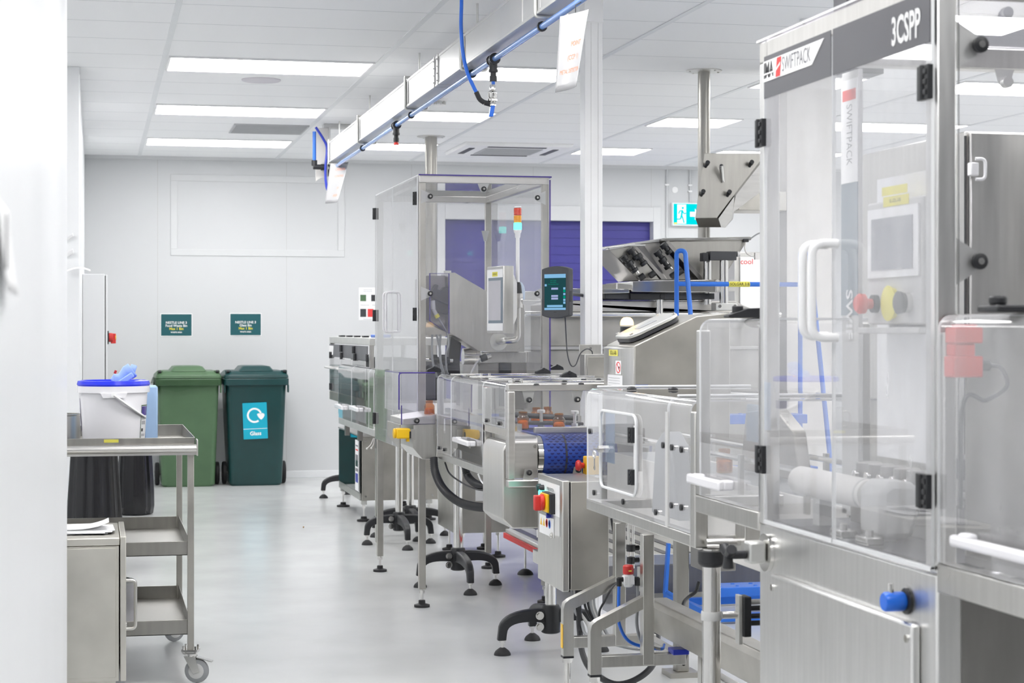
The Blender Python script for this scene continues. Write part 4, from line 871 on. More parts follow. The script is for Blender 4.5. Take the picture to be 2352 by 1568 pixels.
t = thing('belt_drive_unit', 'black belt and round steel motor of the capping head inside the clear enclosure', 'belt drive', (1.9, 9.6, .955))
m = MB(); m.prism([P2(1041, 772), P2(1065, 788), P2(1061, 838), P2(1063, 870), P2(1032, 870), P2(1033, 838)], 'y', 9.56, 9.66); part(t, 'drive_belt', m, 'black', .004)
m = MB(); a, b_ = W(1063, 819, Y=9.63), W(1100, 819, Y=9.63); m.cyl(a, b_, .045, n=22); m.cyl(b_ - V(.02, 0, 0), b_, .05, n=22); part(t, 'motor', m, 'chrome')
part(t, 'motor_foot', MB().box((a.x - .005, 9.60, .955), (b_.x - .01, 9.68, a.z - .04)), 'steel')
m = MB(); p0, p1 = W(966, 824, Y=9.5), W(1040, 828, Y=9.5); m.cyl(p0, p1, .010, n=10); part(t, 'cross_shaft', m, 'chrome')
for px in (998, 1017):
    c = W(px, 827, Y=9.5); m = MB()
    for k in range(6): a_ = k * PI / 3; m.cyl(c + V(-.012, .016 * math.cos(a_), .016 * math.sin(a_)), c + V(.012, .016 * math.cos(a_), .016 * math.sin(a_)), .015, n=8)
    m.cyl(c, c + V(.035, 0, 0), .018, n=12); part(t, 'star_knob', m, 'black')
for px0, px1, px2 in ((993, 992, 1004), (1003, 1010, 1016), (1012, 1010, 1022)):
    part(t, 'hanging_cable', MB().tube(spline([W(px0, 768, Y=9.48), W(px1, 800, Y=9.48), W(px1 + 2, 830, Y=9.46), W(px2, 866, Y=9.47)], 6), .006, 8), 'grey')
lx0, lx1 = WX(1100, 9.62), WX(1252, 9.62)
t = thing('capping_machine', 'low steel machine block with a dark lower band inside the clear enclosure', 'machine', ((lx0 + lx1) / 2, 9.7, .955))
part(t, 'upper_body', MB().box((lx0 + .02, 9.62, WZ(1150, 833, Y=9.62)), (lx1 - .10, 10.2, WZ(1150, 808, Y=9.62))), 'steel', .003)
part(t, 'lower_band', MB().box((lx0 - .01, 9.63, .956), (lx1 - .10, 10.2, WZ(1150, 833, Y=9.62))), 'steeld')
part(t, 'dark_window', MB().box((WX(1148, 9.61), 9.615, .97), (WX(1175, 9.61), 9.63, WZ(1150, 834, Y=9.62))), 'dark')
a, b_ = W(1108, 823, Y=9.4), W(1125, 817, Y=9.4); m = MB(); m.tube([W(1104, 824, Y=9.4), W(1118, 819, Y=9.4)], .018, 12); 
t = thing('label_sensor', 'small black and chrome sensor on a grey cable above the line inside the enclosure', 'sensor', W(1115, 822, Y=9.4))
part(t, 'grip', m, 'black', .002); part(t, 'sensor_head', MB().tube([W(1118, 819, Y=9.4), W(1127, 816, Y=9.4)], .015, 14), 'chrome')
part(t, 'cable', MB().tube(spline([W(1104, 824, Y=9.4), W(1095, 832, Y=9.4), W(1087, 846, Y=9.4), W(1079, 864, Y=9.4)], 6), .005, 8), 'lgrey')

# ================================================================ OPERATOR PANEL ON BENT ARM, SIGNAL TOWER
hc = W(1149, 689, Y=8.86); a = -81 * PI / 180; R = Matrix.Rotation(a, 3, 'Z'); U, N = R @ V(1, 0, 0), R @ V(0, -1, 0)
t = thing('operator_panel', 'upright steel operator panel with a pale touch screen on a bent tube arm', 'control panel', hc)
hw, hh, dp = .112, .163, .052
part(t, 'housing', MB().bx(hc, (2 * hw, dp, 2 * hh), R=R), 'steel', .003)
part(t, 'rear_cover', MB().loft([hc - N * dp / 2 + U * sx * hw * .9 + V(0, 0, sz * hh * .8) for sx, sz in ((1, 1), (-1, 1), (-1, -1), (1, -1))], [hc - N * (dp / 2 + .03) + U * sx * hw * .7 + V(0, 0, sz * hh * .5) for sx, sz in ((1, 1), (-1, 1), (-1, -1), (1, -1))]), 'steel')
fm = plane_map(hc + N * (dp / 2), U, (0, 0, 1), N)
fc = part(t, 'fascia', rect(fm, -.108, .104, -.148, .148, .0015), 'white'); f2 = lambda a, b, c=0: fm(a, b, c + .0015)
part(fc, 'bezel', rect(f2, -.088, .104, -.112, .108, .0008), 'bezel'); f3 = lambda a, b, c=0: fm(a, b, c + .0024)
part(fc, 'screen', rect(f3, -.086, .080, -.098, .094, .0006), 'screen')
tg = part(t, 'asset_tag', rect(f2, -.035, .035, .114, .136, .0006), 'tag'); part(tg, 'tag_text', MB().text('GL-SOL-3-02', .012, plane_map(f2(0, .125, .0008), U, (0, 0, 1), N), bold=.0002, xs=.8), 'tagink')
pv = W(1189, 690, Y=8.95)
m = MB(); m.cyl(pv - V(.03, 0, 0) , pv + V(.02, 0, 0), .024, n=4 + 16); m.cyl(pv + V(0, 0, -.035), pv + V(0, 0, .035), .026, n=20); m.cyl(pv - V(.028, 0, 0), hc - N * .05, .018, n=14); part(t, 'swivel_joint', m, 'steelx')
fl = W(1145, 784, Y=EY0 - .012)
m = MB(); m.tube(fillet([pv - V(0, 0, .03), V(pv.x, pv.y, fl.z + .006), V(fl.x, pv.y, fl.z + .006), V(fl.x, EY0 - .01, fl.z)], .055, 8), .0155, 16); part(t, 'bent_arm', m, 'steel')
part(t, 'flange', MB().cyl((fl.x, EY0 - .016, fl.z), (fl.x, EY0 - .008, fl.z), .045, n=24), 'alu')
tb = pv + V(0, 0, .035)
t = thing('signal_tower', 'red, amber and lit green signal tower on a thin white pole', 'signal light', tb)
part(t, 'socket', MB().lathe([(.022, 0), (.018, .04), (.012, .055), (0, .055)], tb, n=16), 'black')
zt = lambda py: WZ(1189, py, Y=8.95)
part(t, 'pole', MB().cyl(tb + V(0, 0, .05), (tb.x, tb.y, zt(543)), .0095, n=14), 'white')
part(t, 'base', MB().lathe([(.012, zt(546) - tb.z), (.014, zt(536) - tb.z), (.018, zt(534) - tb.z), (.020, zt(528) - tb.z), (0, zt(528) - tb.z)], tb, n=20), 'white')
for nm, y0, y1, mt in (('green_lens', 527, 512, 'ledgreen'), ('amber_lens', 511, 495, 'amberlens'), ('red_lens', 494, 478, 'redlens')):
    m = MB(); z0, z1 = zt(y0) - tb.z, zt(y1) - tb.z; pr_ = [(.0, z0)] 
    for k in range(6): zz = z0 + (z1 - z0) * k / 5; pr_ += [(.0185, zz), (.0195, zz + .0015)]
    m.lathe(pr_[:-1] + [(0, z1)], tb, n=20); part(t, nm, m, mt)
part(t, 'cap', MB().lathe([(.0185, zt(477) - tb.z), (.018, zt(474) - tb.z), (0, zt(474) - tb.z)], tb, n=20), 'white')
# ================================================================ BOTTLE CONVEYOR WITH BLUE BELT
GX = 1.566; GY0, GY1, GY2 = 7.11, 7.57, 8.62; GT = 1.165
FR = .030
t = thing('conveyor_guard', 'clear rounded conveyor guard with a steel window frame around the blue belt end', 'machine guard', (1.85, 7.9, .62))
m = MB(); xr = 2.18; z0, z1 = .758, 1.163
for a, b_ in (((GX, z1 - FR), (xr, z1)), ((GX, z0), (xr, z0 + FR)), ((GX, z0 + FR), (GX + FR, z1 - FR)), ((xr - FR, z0 + FR), (xr, z1 - FR))): m.box((a[0], GY0 - .012, a[1]), (b_[0], GY0 + .03, b_[1]))
part(t, 'front_frame', m, 'steelx', .005)
panel(t, 'front_window', (GX + FR, GY0 - .002, .93), (xr - FR, GY0 + .003, z1 - FR), 'poly', 'edge')
for px, py in ((1215, 918), (1326, 917), (1215, 1085), (1328, 1079)):
    p = W(px, py, Y=GY0 - .004); screwknob(t, (p.x, GY0 - .004, p.z), (0, -1, 0), .011, 'panel_knob'); s_ = -1 if py < 1000 else 1
    part(t, 'panel_bracket', MB().prism([(p.x - .028, p.z - s_ * .05), (p.x + .028, p.z - s_ * .05), (p.x + .014, p.z + s_ * .012), (p.x - .014, p.z + s_ * .012)], 'y', GY0 + .004, GY0 + .007), 'alu')
zs = .985
m = MB(); m.box((GX, GY0 + .03, zs - .03), (GX + .028, GY1, zs)); m.box((GX, GY1, .77), (GX + .028, GY2, .80)); m.box((GX, GY1 - .028, .755), (GX + .03, GY1, zs - .03)); m.box((GX, GY1 - .03, .755), (GX + .03, GY1 - .001, GT - .03))
m.box((GX + .001, GY2 - .02, .775), (GX + .026, GY2, GT - .02)); part(t, 'side_frame', m, 'steel', .003)
def bent(nm, y0, y1, zb, mat='poly', x1=2.18, seam=True, back=.0):
    """sheet bent over a rounded top edge, running along the line"""
    prof = [(GX - .003, zb), (GX - .003, GT - .03)] + [(GX - .003 + .03 * (1 - math.cos(a)), GT - .03 + .03 * math.sin(a)) for a in (PI / 2 * k / 6 for k in range(1, 7))] + [(x1, GT)]
    inn = [(x + (.004 if i < 2 else .004 * (1 - i / 8)), z - (.0 if i < 2 else .004)) for i, (x, z) in enumerate(prof)]
    inn[0] = (prof[0][0] + .004, zb); m = MB(); n = len(prof)
    A = [[m.bm.verts.new((x, y, z)) for x, z in prof] for y in (y0, y1)]; B = [[m.bm.verts.new((x, y, z)) for x, z in inn] for y in (y0, y1)]
    for i in range(n - 1):
        m.m = 0; m._f([A[0][i], A[0][i + 1], A[1][i + 1], A[1][i]]); m._f([B[0][i], B[1][i], B[1][i + 1], B[0][i + 1]])
        m.m = 1
        for k in (0, 1): m._f([A[k][i], B[k][i], B[k][i + 1], A[k][i + 1]])
    m.m = 1; m._f([A[0][0], A[1][0], B[1][0], B[0][0]]); m._f([A[0][-1], B[0][-1], B[1][-1], A[1][-1]])
    return part(t, nm, m, [mat, 'edge'])
bent('guard_sheet', GY0 + .032, GY1 - .004, zs + .002); dd = bent('guard_door', GY1 + .002, WY(1037, GX), .803); bent('guard_sheet', WY(1037, GX) + .004, GY2, .803)
for px, py in ((1119, 965), (1148, 972), (1010, 1028), (1022, 1032)):
    screwknob(t, W(px, py, X=GX - .003), (-1, 0, 0), .008)
y_ = (WY(1037, GX) + GY1) / 2 - .05; zz = WZ(1065, 1010, X=GX)
m = MB(); m.box((GX - .042, y_ - .17, zz - .011), (GX - .026, y_ + .17, zz + .011))
for s_ in (-1, 1): m.box((GX - .03, y_ + s_ * .155 - .014, zz - .011), (GX - .003, y_ + s_ * .155 + .014, zz + .011))
part(dd, 'handle', m, 'whitegloss', .005)
for y in (7.22, 7.60, 8.0, 8.45): part(t, 'top_strip', MB().box((GX + .03, y, GT + .0), (2.16, y + .010, GT + .005)), 'chrome', .002)
for px, py in ((1260, 846), (1280, 848), (1249, 857), (1308, 865), (984, 850), (998, 853)):
    p = W(px, py, Z=GT + .006); m = MB(); m.slab([(p.x - .035, p.y, GT + .003), (p.x + .035, p.y, GT + .003), (p.x + .032, p.y, GT + .017), (p.x + .010, p.y, GT + .028), (p.x - .007, p.y, GT + .026), (p.x - .035, p.y, GT + .014)], (0, .035, 0)); m.cyl((p.x, p.y - .004, GT + .024), (p.x, p.y, GT + .024), .008, n=10)
    part(t, 'toggle_latch', m, 'black', .002)
for px, py in ((1105, 862), (1124, 862), (1178, 875), (1198, 875)):
    p = W(px, py, Z=GT + .006); part(t, 'stud', MB().cyl((p.x, p.y, GT - .02), (p.x, p.y, GT + .016), .006, n=10), 'chrome')
for px, py in ((1188, 875), (1232, 882), (1297, 875), (1341, 870), (1375, 870), (1335, 880)):
    p = W(px, py, Z=GT + .006); part(t, 'guard_fastener', MB().lathe([(.012, 0), (.010, .006), (0, .008)], (p.x, p.y, GT + .001), n=12), 'black')

BX0, BX1, BZ, BR, BY0 = 1.722, 2.02, .955, .082, 7.135
t = thing('belt_conveyor', 'bottle conveyor with a blue textured belt rounding its front end', 'conveyor', (1.88, 8.0, .6))
m = MB(); n = 20; prof = [(9.10, BZ)] + [(BY0 + BR - BR * math.sin(a), BZ - BR + BR * math.cos(a)) for a in (PI * k / n for k in range(n + 1))] + [(9.10, BZ - 2 * BR)]
m.prism(prof, 'x', BX0, BX1)
for k in range(60):
    s_ = k * .013
    for j in range(12):
        x = BX0 + .012 + j * .0245 + (.012 if k % 2 else 0)
        if x > BX1 - .02: continue
        if s_ < PI * BR * .95:
            a = s_ / BR; c = V(0, BY0 + BR - (BR + .0008) * math.sin(a), BZ - BR + (BR + .0008) * math.cos(a)); tv = V(0, -math.cos(a), -math.sin(a)); 
        else:
            c = V(0, BY0 + BR + (s_ - PI * BR * .95), BZ + .0008); tv = V(0, 1, 0)
        m.m = 1; m.slab([V(x, c.y, c.z) - tv * .003, V(x + .016, c.y, c.z) - tv * .003, V(x + .011, c.y, c.z) + tv * .003, V(x + .005, c.y, c.z) + tv * .003], tv.cross(V(1, 0, 0)) * .0008)
part(t, 'belt', m, ['belt', 'beltdk'], smooth=25)
m = MB(); m.prism([(y + (.0), z) for y, z in [(BY0 + BR - (BR + .0015) * math.sin(a), BZ - BR + (BR + .0015) * math.cos(a)) for a in (PI * k / n for k in range(n + 1))]], 'x', 1.808, 1.816); part(t, 'belt_joint', m, 'dark')
m = MB(); m.cyl((BX0 - .022, BY0 + BR, BZ - BR), (BX0 - .001, BY0 + BR, BZ - BR), BR * .97, n=32); part(t, 'end_ring', m, 'chrome')
m = MB(); pf = [(7.146, .790), (7.146, .925)] + [(7.146 + .035 * (1 - math.cos(a)), .925 + .03 * math.sin(a)) for a in (PI / 2 * k / 5 for k in range(1, 6))] + [(7.5, .955), (7.5, .790)]
m.prism(pf, 'x', GX + .034, BX0 - .024); part(t, 'motor_cover', m, 'steelx', .003)
part(t, 'cover_screw', MB().cyl((1.685, 7.141, .915), (1.685, 7.147, .915), .007, n=10), 'chrome')
m = MB(); m.prism([(GX, .64), (GX, .905), (GX + .018, .93), (GX + .05, .935), (2.05, .935), (2.05, .592), (GX + .04, .592)], 'y', 7.16, 7.54); m2 = MB(); m2.prism([(GX + .002, .63), (GX + .002, .76), (2.05, .76), (2.05, .592), (GX + .035, .592)], 'y', 7.13, 7.16)
part(t, 'drive_box', MB().prism([(GX - .01, .63), (GX - .01, .90), (GX + .008, .928), (GX + .03, .932), (GX + .03, .757), (2.1, .757), (2.1, .592), (GX + .03, .592)], 'y', 7.15, 7.53), 'steel', .006)
part(t, 'bed', MB().box((BX0 - .03, 7.55, .80), (BX1 + .03, 9.10, .93)), 'steelw', .002)
m = MB(); m.box((BX0 + .0, 7.30, BZ + .003), (BX0 + .28, 7.33, BZ + .026)); part(t, 'guide_rail', m, 'steelx', .002)
m = MB(); m.prism([(BX0 - .01, 7.62), (BX0 + .26, 7.52), (BX0 + .26, 7.66), (BX0 - .01, 7.76)], 'z', BZ + .020, BZ + .032); part(t, 'guide_plate', m, 'dark', .002)
m = MB(); m.tube([(BX0 - .05, 7.74, BZ + .060), (BX0 + .26, 7.62, BZ + .045)], .011, 10); part(t, 'guide_bar', m, 'dark')
for x, y in ((WX(1243, 7.62), 7.62), (WX(1320, 7.50), 7.50)):
    m = MB(); m.cyl((x, y, BZ + .01), (x, y, BZ + .07), .007, n=10); m.cyl((x, y, BZ + .005), (x, y, BZ + .03), .014, n=12); m.lathe([(.017, .07), (.017, .080), (.014, .083), (0, .083)], (x, y, BZ), n=16); part(t, 'clamp_knob', m, 'alu')
part(t, 'rear_guide', MB().box((BX0 - .03, 8.16, BZ + .001), (BX1 + .12, 8.17, BZ + .03)), 'steel')
part(t, 'side_guide', MB().box((BX0 - .05, 7.40, BZ), (BX0 - .03, 9.0, BZ + .035)), 'chrome')
# emergency stop right of the belt end
p = W(1338, 1069, Y=7.0)
t = thing('emergency_stop', 'red mushroom emergency stop on a yellow box in front of the blue belt', 'emergency stop', (p.x, 7.0, p.z))
part(t, 'box', MB().box((p.x + .012, 6.985, p.z - .035), (p.x + .07, 7.04, p.z + .035)), 'yellow', .004)
part(t, 'mushroom', MB().lathe([(.010, 0), (.012, .012), (.020, .016), (.022, .022), (.018, .030), (0, .033)], (p.x + .008, 7.01, p.z), (-1, 0, 0), 18), 'red')
part(t, 'bracket', MB().box((p.x + .02, 7.04, p.z - .2), (p.x + .06, 7.048, p.z + .03)), 'steel')

# amber bottles
def bottle(x, y, z, lab, s=1.0):
    t = thing('amber_bottle', lab, 'bottle', (x, y, z), 'amber bottles on the conveyor'); 
    part(t, 'glass', MB().lathe([(.020, 0), (.0245, .002), (.0255, .006), (.0255, .046), (.0235, .053), (.0185, .058), (.0175, .062), (.0185, .064), (.0185, .070), (.0190, .071), (.0185, .074), (.0165, .075), (.0165, .058), (.0225, .050), (.0235, .045), (.0235, .006), (0, .004)], (x, y, z), n=24), 'amber')
    part(t, 'pills', MB().lathe([(.0215, .005), (.0225, .012), (.0225, .030), (.020, .036), (.010, .040), (0, .038)], (x, y, z), n=14), 'pills')
    return t
bottle(WX(1284, 7.42), 7.42, BZ + .001, 'amber bottle of orange tablets nearest the front window, on the blue belt')
bottle(WX(1232, 8.0), 8.0, BZ + .001, 'amber bottle of orange tablets behind the dark guide bar, close to the clamp knob')
bottle(WX(1258, 8.06), 8.06, BZ + .001, 'dimmer amber bottle at the back of the belt, next to another behind the guide bar')
bottle(1.742, 7.60, BZ + .001, 'amber bottle half hidden by the window frame upright')
# ================================================================ INFEED BOX BETWEEN CONVEYOR AND ENCLOSURE
IY0, IY1 = 8.66, 9.10; Pi = lambda px, py: (W(px, py, Y=IY0).x, W(px, py, Y=IY0).z)
t = thing('infeed_box', 'steel infeed box with a violet-edged clear hood on the aisle side of the line', 'infeed box', (1.48, 8.9, .76))
part(t, 'body', MB().prism([Pi(950, 975), Pi(1003, 973), Pi(1003, 1055), Pi(970, 1054), Pi(948, 1028)], 'y', IY0, IY1 - .02), 'steel', .002)
part(t, 'sloping_tray', MB().prism([Pi(926, 962), Pi(1003, 951), Pi(1003, 973), Pi(926, 975)], 'y', IY0 - .004, IY1 - .05), 'steelx', .002)
part(t, 'side_skirt', MB().prism([(IY0, Pi(950, 1029)[1]), (IY0, Pi(950, 975)[1]), (IY1 - .06, Pi(950, 975)[1]), (IY1 - .06, Pi(950, 1010)[1])], 'x', Pi(947, 1000)[0] - .06, Pi(947, 1000)[0] - .055), 'steelw')
hx = Pi(916, 900)[0]; hz0, hz1 = Pi(916, 975)[1], Pi(916, 856)[1]
panel(t, 'hood_front', (hx + .01, IY0 - .008, hz0), (GX - .006, IY0 - .003, hz1 - .004), 'polytint', 'violet')
m = MB(); m.tube(fillet([V(hx, IY0 - .005, hz0 + .07), V(hx, IY0 - .005, hz1), V(GX - .006, IY0 - .005, hz1)], .015, 4), .0035, 6); m.tube([V(hx + .012, IY0 - .005, hz0), V(hx + .012, IY0 - .005, hz0 + .09)], .003, 6); part(t, 'hood_edge', m, 'violet')
panel(t, 'hood_top', (hx, IY0, hz1 - .002), (GX - .006, IY1 - .02, hz1 + .003), 'polytint', 'violet')
panel(t, 'hood_side', (hx - .002, IY0, hz0 + .06), (hx + .002, IY1 - .02, hz1 - .004), 'poly', 'edge')
p = W(957, 966, Y=IY0 - .006); screwknob(t, (p.x, IY0 - .006, p.z), (0, -1, 0), .013, 'panel_knob')
yy = W(925, 996, Y=8.62); m = MB(); m.box((yy.x - .032, 8.60, yy.z - .022), (yy.x + .034, 8.66, yy.z + .026)); m.cyl((yy.x - .03, 8.63, yy.z + .002), (yy.x - .044, 8.63, yy.z + .002), .024, n=16)
lk = part(t, 'yellow_switch', m, 'yellow', .006); part(lk, 'switch_slot', MB().box((yy.x + .028, 8.597, yy.z - .02), (yy.x + .036, 8.603, yy.z + .012)), 'black'); part(lk, 'switch_tongue', MB().box((yy.x + .018, 8.61, yy.z - .036), (yy.x + .03, 8.64, yy.z - .022)), 'yellow')
part(t, 'switch_bracket', MB().box((yy.x + .02, 8.64, yy.z - .03), (Pi(952, 996)[0], 8.664, yy.z + .02)), 'steel')
p = W(986, 951, Y=8.95); bottle(WX(986, 8.80), 8.80, W(986, 955, Y=8.80).z, 'amber bottle of tablets under the violet-edged clear hood')
# ================================================================ CORRUGATED HOSES UNDER THE LINE
def ribbed(name, lab, cat, pts, r, loc, mat='black', pitch=.009):
    P = spline(pts, 10); d = [0]
    for a, b_ in zip(P, P[1:]): d.append(d[-1] + (b_ - a).length)
    n_ = int(d[-1] / pitch * 2); Q = []; j = 0
    for k in range(n_ + 1):
        s_ = d[-1] * k / n_
        while j < len(d) - 2 and d[j + 1] < s_: j += 1
        u = (s_ - d[j]) / max(1e-9, d[j + 1] - d[j]); Q.append(P[j].lerp(P[j + 1], min(1, u)))
    return solo(name, lab, cat, MB().tube(Q, lambda u: r * (1.0 if int(round(u * n_)) % 2 else .88), 12), mat, loc, smooth=70)
t1 = ribbed('corrugated_hose', 'thick black corrugated hose hanging in a wide loop below the clear conveyor guard', 'hose', [W(996, 1050, Y=8.60), W(1000, 1085, Y=8.58), W(1018, 1122, Y=8.5), W(1050, 1150, Y=8.35), W(1085, 1162, Y=8.15), W(1130, 1164, Y=7.95), W(1180, 1150, Y=7.85), W(1200, 1110, Y=7.85)], .020, W(1030, 1110, Y=8.5))
t2 = ribbed('corrugated_hose', 'shorter black corrugated hose curving behind the steel drive box', 'hose', [W(1068, 1070, Y=8.2), W(1074, 1092, Y=8.2), W(1092, 1110, Y=8.1), W(1125, 1118, Y=8.0), W(1160, 1112, Y=7.9), W(1180, 1080, Y=7.9)], .018, W(1090, 1100, Y=8.1))
solo('black_cable', 'thin black cable drooping between the hose loops under the guard', 'cable', MB().tube(spline([W(1022, 1062, Y=8.5), W(1032, 1086, Y=8.45), W(1056, 1105, Y=8.3), W(1090, 1122, Y=8.1), W(1130, 1128, Y=7.9)], 8), .004, 8), 'black', W(1050, 1100, Y=8.3))
solo('white_cable', 'thin white cable looping out under the conveyor guard corner', 'cable', MB().tube(spline([W(1098, 1088, Y=7.62), W(1104, 1102, Y=7.62), W(1112, 1112, Y=7.6), W(1120, 1115, Y=7.6), W(1130, 1104, Y=7.58)], 8), .0035, 8), 'white', W(1105, 1105, Y=7.62))
solo('tagged_wire', 'pair of thin white wires hanging with yellow ends from the far door corner', 'wire', MB().tube(spline([W(858, 1006, Y=10.62), W(852, 1020, Y=10.62), W(844, 1029, Y=10.6)], 6), .003, 6).tube(spline([W(860, 1006, Y=10.62), W(858, 1020, Y=10.62), W(853, 1028, Y=10.6)], 6), .003, 6).ball(W(843, 1030, Y=10.6), .006).ball(W(853, 1029, Y=10.6), .006), 'cream', W(852, 1020, Y=10.62))
# ================================================================ CONTROL CABINET
KX0, KX1, KZ0, KZ1 = 1.650, 1.826, .428, .826; KY0, KY1 = WY(1291, KX0), WY(1235.5, KX0)
t = thing('control_cabinet', 'small stainless control cabinet with a red isolator handle and hanging cables', 'control cabinet', ((KX0 + KX1) / 2, (KY0 + KY1) / 2, KZ0))
part(t, 'body', MB().box((KX0 + .032, KY0, KZ0), (KX1, KY1, KZ1 - .004)), 'steelw', .003)
part(t, 'door', MB().box((KX0, KY0 - .004, KZ0 - .004), (KX0 + .026, KY1 + .004, KZ1)), 'steel', .004)
part(t, 'door_seal', MB().box((KX0 + .026, KY0 + .004, KZ0 + .004), (KX0 + .032, KY1 - .004, KZ1 - .008)), 'rubber')
mp = plane_map((KX0 - .0005, (KY0 + KY1) / 2, 0), (0, -1, 0), (0, 0, 1), (-1, 0, 0)); hwk = (KY1 - KY0) / 2
r1 = part(t, 'name_plate', rect(mp, -hwk + .02, hwk - .03, .690, .805, .001), 'white'); part(r1, 'plate_text', MB().text('MAIN SWITCH', .016, plane_map(mp(.02, .780, .0018), (0, -1, 0), (0, 0, 1), (-1, 0, 0))), 'ink')
r2 = part(t, 'warning_plate', rect(mp, -hwk + .03, hwk - .12, .605, .675, .001), 'white')
for k, mt in enumerate(('yellow', 'yellow', 'redlt', 'hose')):
    x = -hwk + .06 + k * .045
    if k < 2: mm = MB(); mm.loft([mp(x - .016, .636, .0012), mp(x + .016, .636, .0012), mp(x, .664, .0012)], [mp(x - .016, .636, .0018), mp(x + .016, .636, .0018), mp(x, .664, .0018)])
    else: mm = MB().lathe([(.016, 0), (.016, .001), (.011, .001), (.011, 0)], mp(x, .65, .0012), (-1, 0, 0), 16)
    part(r2, 'pictogram', mm, mt)
r3 = part(t, 'data_plate', rect(mp, hwk - .11, hwk - .03, .62, .69, .001), 'lgrey')
dv = [o for o in bpy.data.objects if o.parent == t and o.name.startswith('door')][0]
yb_, zc = WY(1268, KX0), WZ(1268, 1153, X=KX0)
part(t, 'isolator_base', MB().box((KX0 - .022, yb_ - .055, zc - .040), (KX0, yb_ + .075, zc + .036)), 'black', .003)
part(t, 'isolator_plate', MB().box((KX0 - .030, yb_ - .045, zc - .034), (KX0 - .022, yb_ + .065, zc + .032)), 'yellow', .001)
m = MB(); m.cyl((KX0 - .030, yb_ + .01, zc), (KX0 - .046, yb_ + .01, zc), .030, n=26); m.box((KX0 - .066, yb_ - .006, zc - .030), (KX0 - .040, yb_ + .026, zc + .026)); ih = part(t, 'isolator_handle', m, 'red', .004)
part(ih, 'handle_slot', MB().box((KX0 - .0665, yb_ + .004, zc - .016), (KX0 - .065, yb_ + .016, zc + .014)), 'redink')
part(t, 'blue_button', MB().cyl((KX0, yb_ + .03, zc - .052), (KX0 - .014, yb_ + .03, zc - .052), .01, n=12), 'hosedk')
for k, mt in ((0, 'bindk'), (1, 'black')): part(t, 'push_button', MB().lathe([(.014, 0), (.014, .012), (.010, .018), (0, .018)], (KX0, KY1 - .05 - k * .05, .775), (-1, 0, 0), 14), mt)
part(t, 'lit_button', MB().lathe([(.013, 0), (.013, .012), (.010, .018), (0, .018)], (KX0 - .002, WY(1250, KX0), WZ(1250, 1131, X=KX0)), (-1, 0, 0), 14), 'ledgreen')
p = W(1270, 1229, X=KX0); m = MB(); m.cyl(p, p + V(-.008, 0, 0), .011, n=14); m.cyl(p + V(-.008, 0, 0), p + V(-.012, 0, 0), .006, n=8); part(t, 'lock', m, 'chrome')
for px in (1236,): part(t, 'door_hinge', MB().cyl((KX0 + .002, KY1 + .006, .58), (KX0 + .002, KY1 + .006, .61), .006, n=8), 'chrome')
for k, (fx, fy) in enumerate(((.05, .3), (.09, .25), (.07, .12), (.12, .2))):
    m = MB(); m.lathe([(.013, 0), (.016, -.006), (.016, -.02), (.011, -.03), (0, -.03)], (KX0 + .03 + fx, KY0 + fy * .6, KZ0), n=12); part(t, 'cable_gland', m, 'white' if k == 3 else 'black')
mb_ = MB().box((KX0 + .05, KY1, .45), (KX1 - .04, KY1 + .30, .50)); part(t, 'mounting_arm', mb_, 'steel', .002)
def cab(lab, pts, r, mat, nm='cable'): return part(t, nm, MB().tube(spline(pts, 7), r, 8), mat)
YK = KY0 + .05
C = lambda px, py, y=None: W(px, py, Y=YK if y is None else y)
cab('', [C(1326, 1352), C(1329, 1400), C(1332, 1450), C(1338, 1500, YK - .1), C(1360, 1540, YK - .2), C(1410, 1570, YK - .3), C(1460, 1560, YK - .3), C(1500, 1525, YK - .25), C(1510, 1470, YK - .1), C(1508, 1440, YK)], .0115, 'black')
for k, (a, b_, c_, mat, r) in enumerate(((1313, 1318, 1340, 'grey', .006), (1318, 1326, 1352, 'lgrey', .006), (1338, 1345, 1366, 'black', .005), (1352, 1358, 1376, 'grey', .006), (1358, 1362, 1380, 'lgrey', .005), (1364, 1366, 1388, 'grey', .005), (1346, 1352, 1372, 'black', .004))):
    cab('', [C(a, 1352), C(b_, 1395), C(c_ - 4, 1430), C(c_ + 12, 1462, YK - .05), C(1422 + k * 3, 1482, YK - .12), C(1470 + k * 2, 1490 - k, YK - .15), C(1510, 1478 - 2 * k, YK - .12)], r, mat)
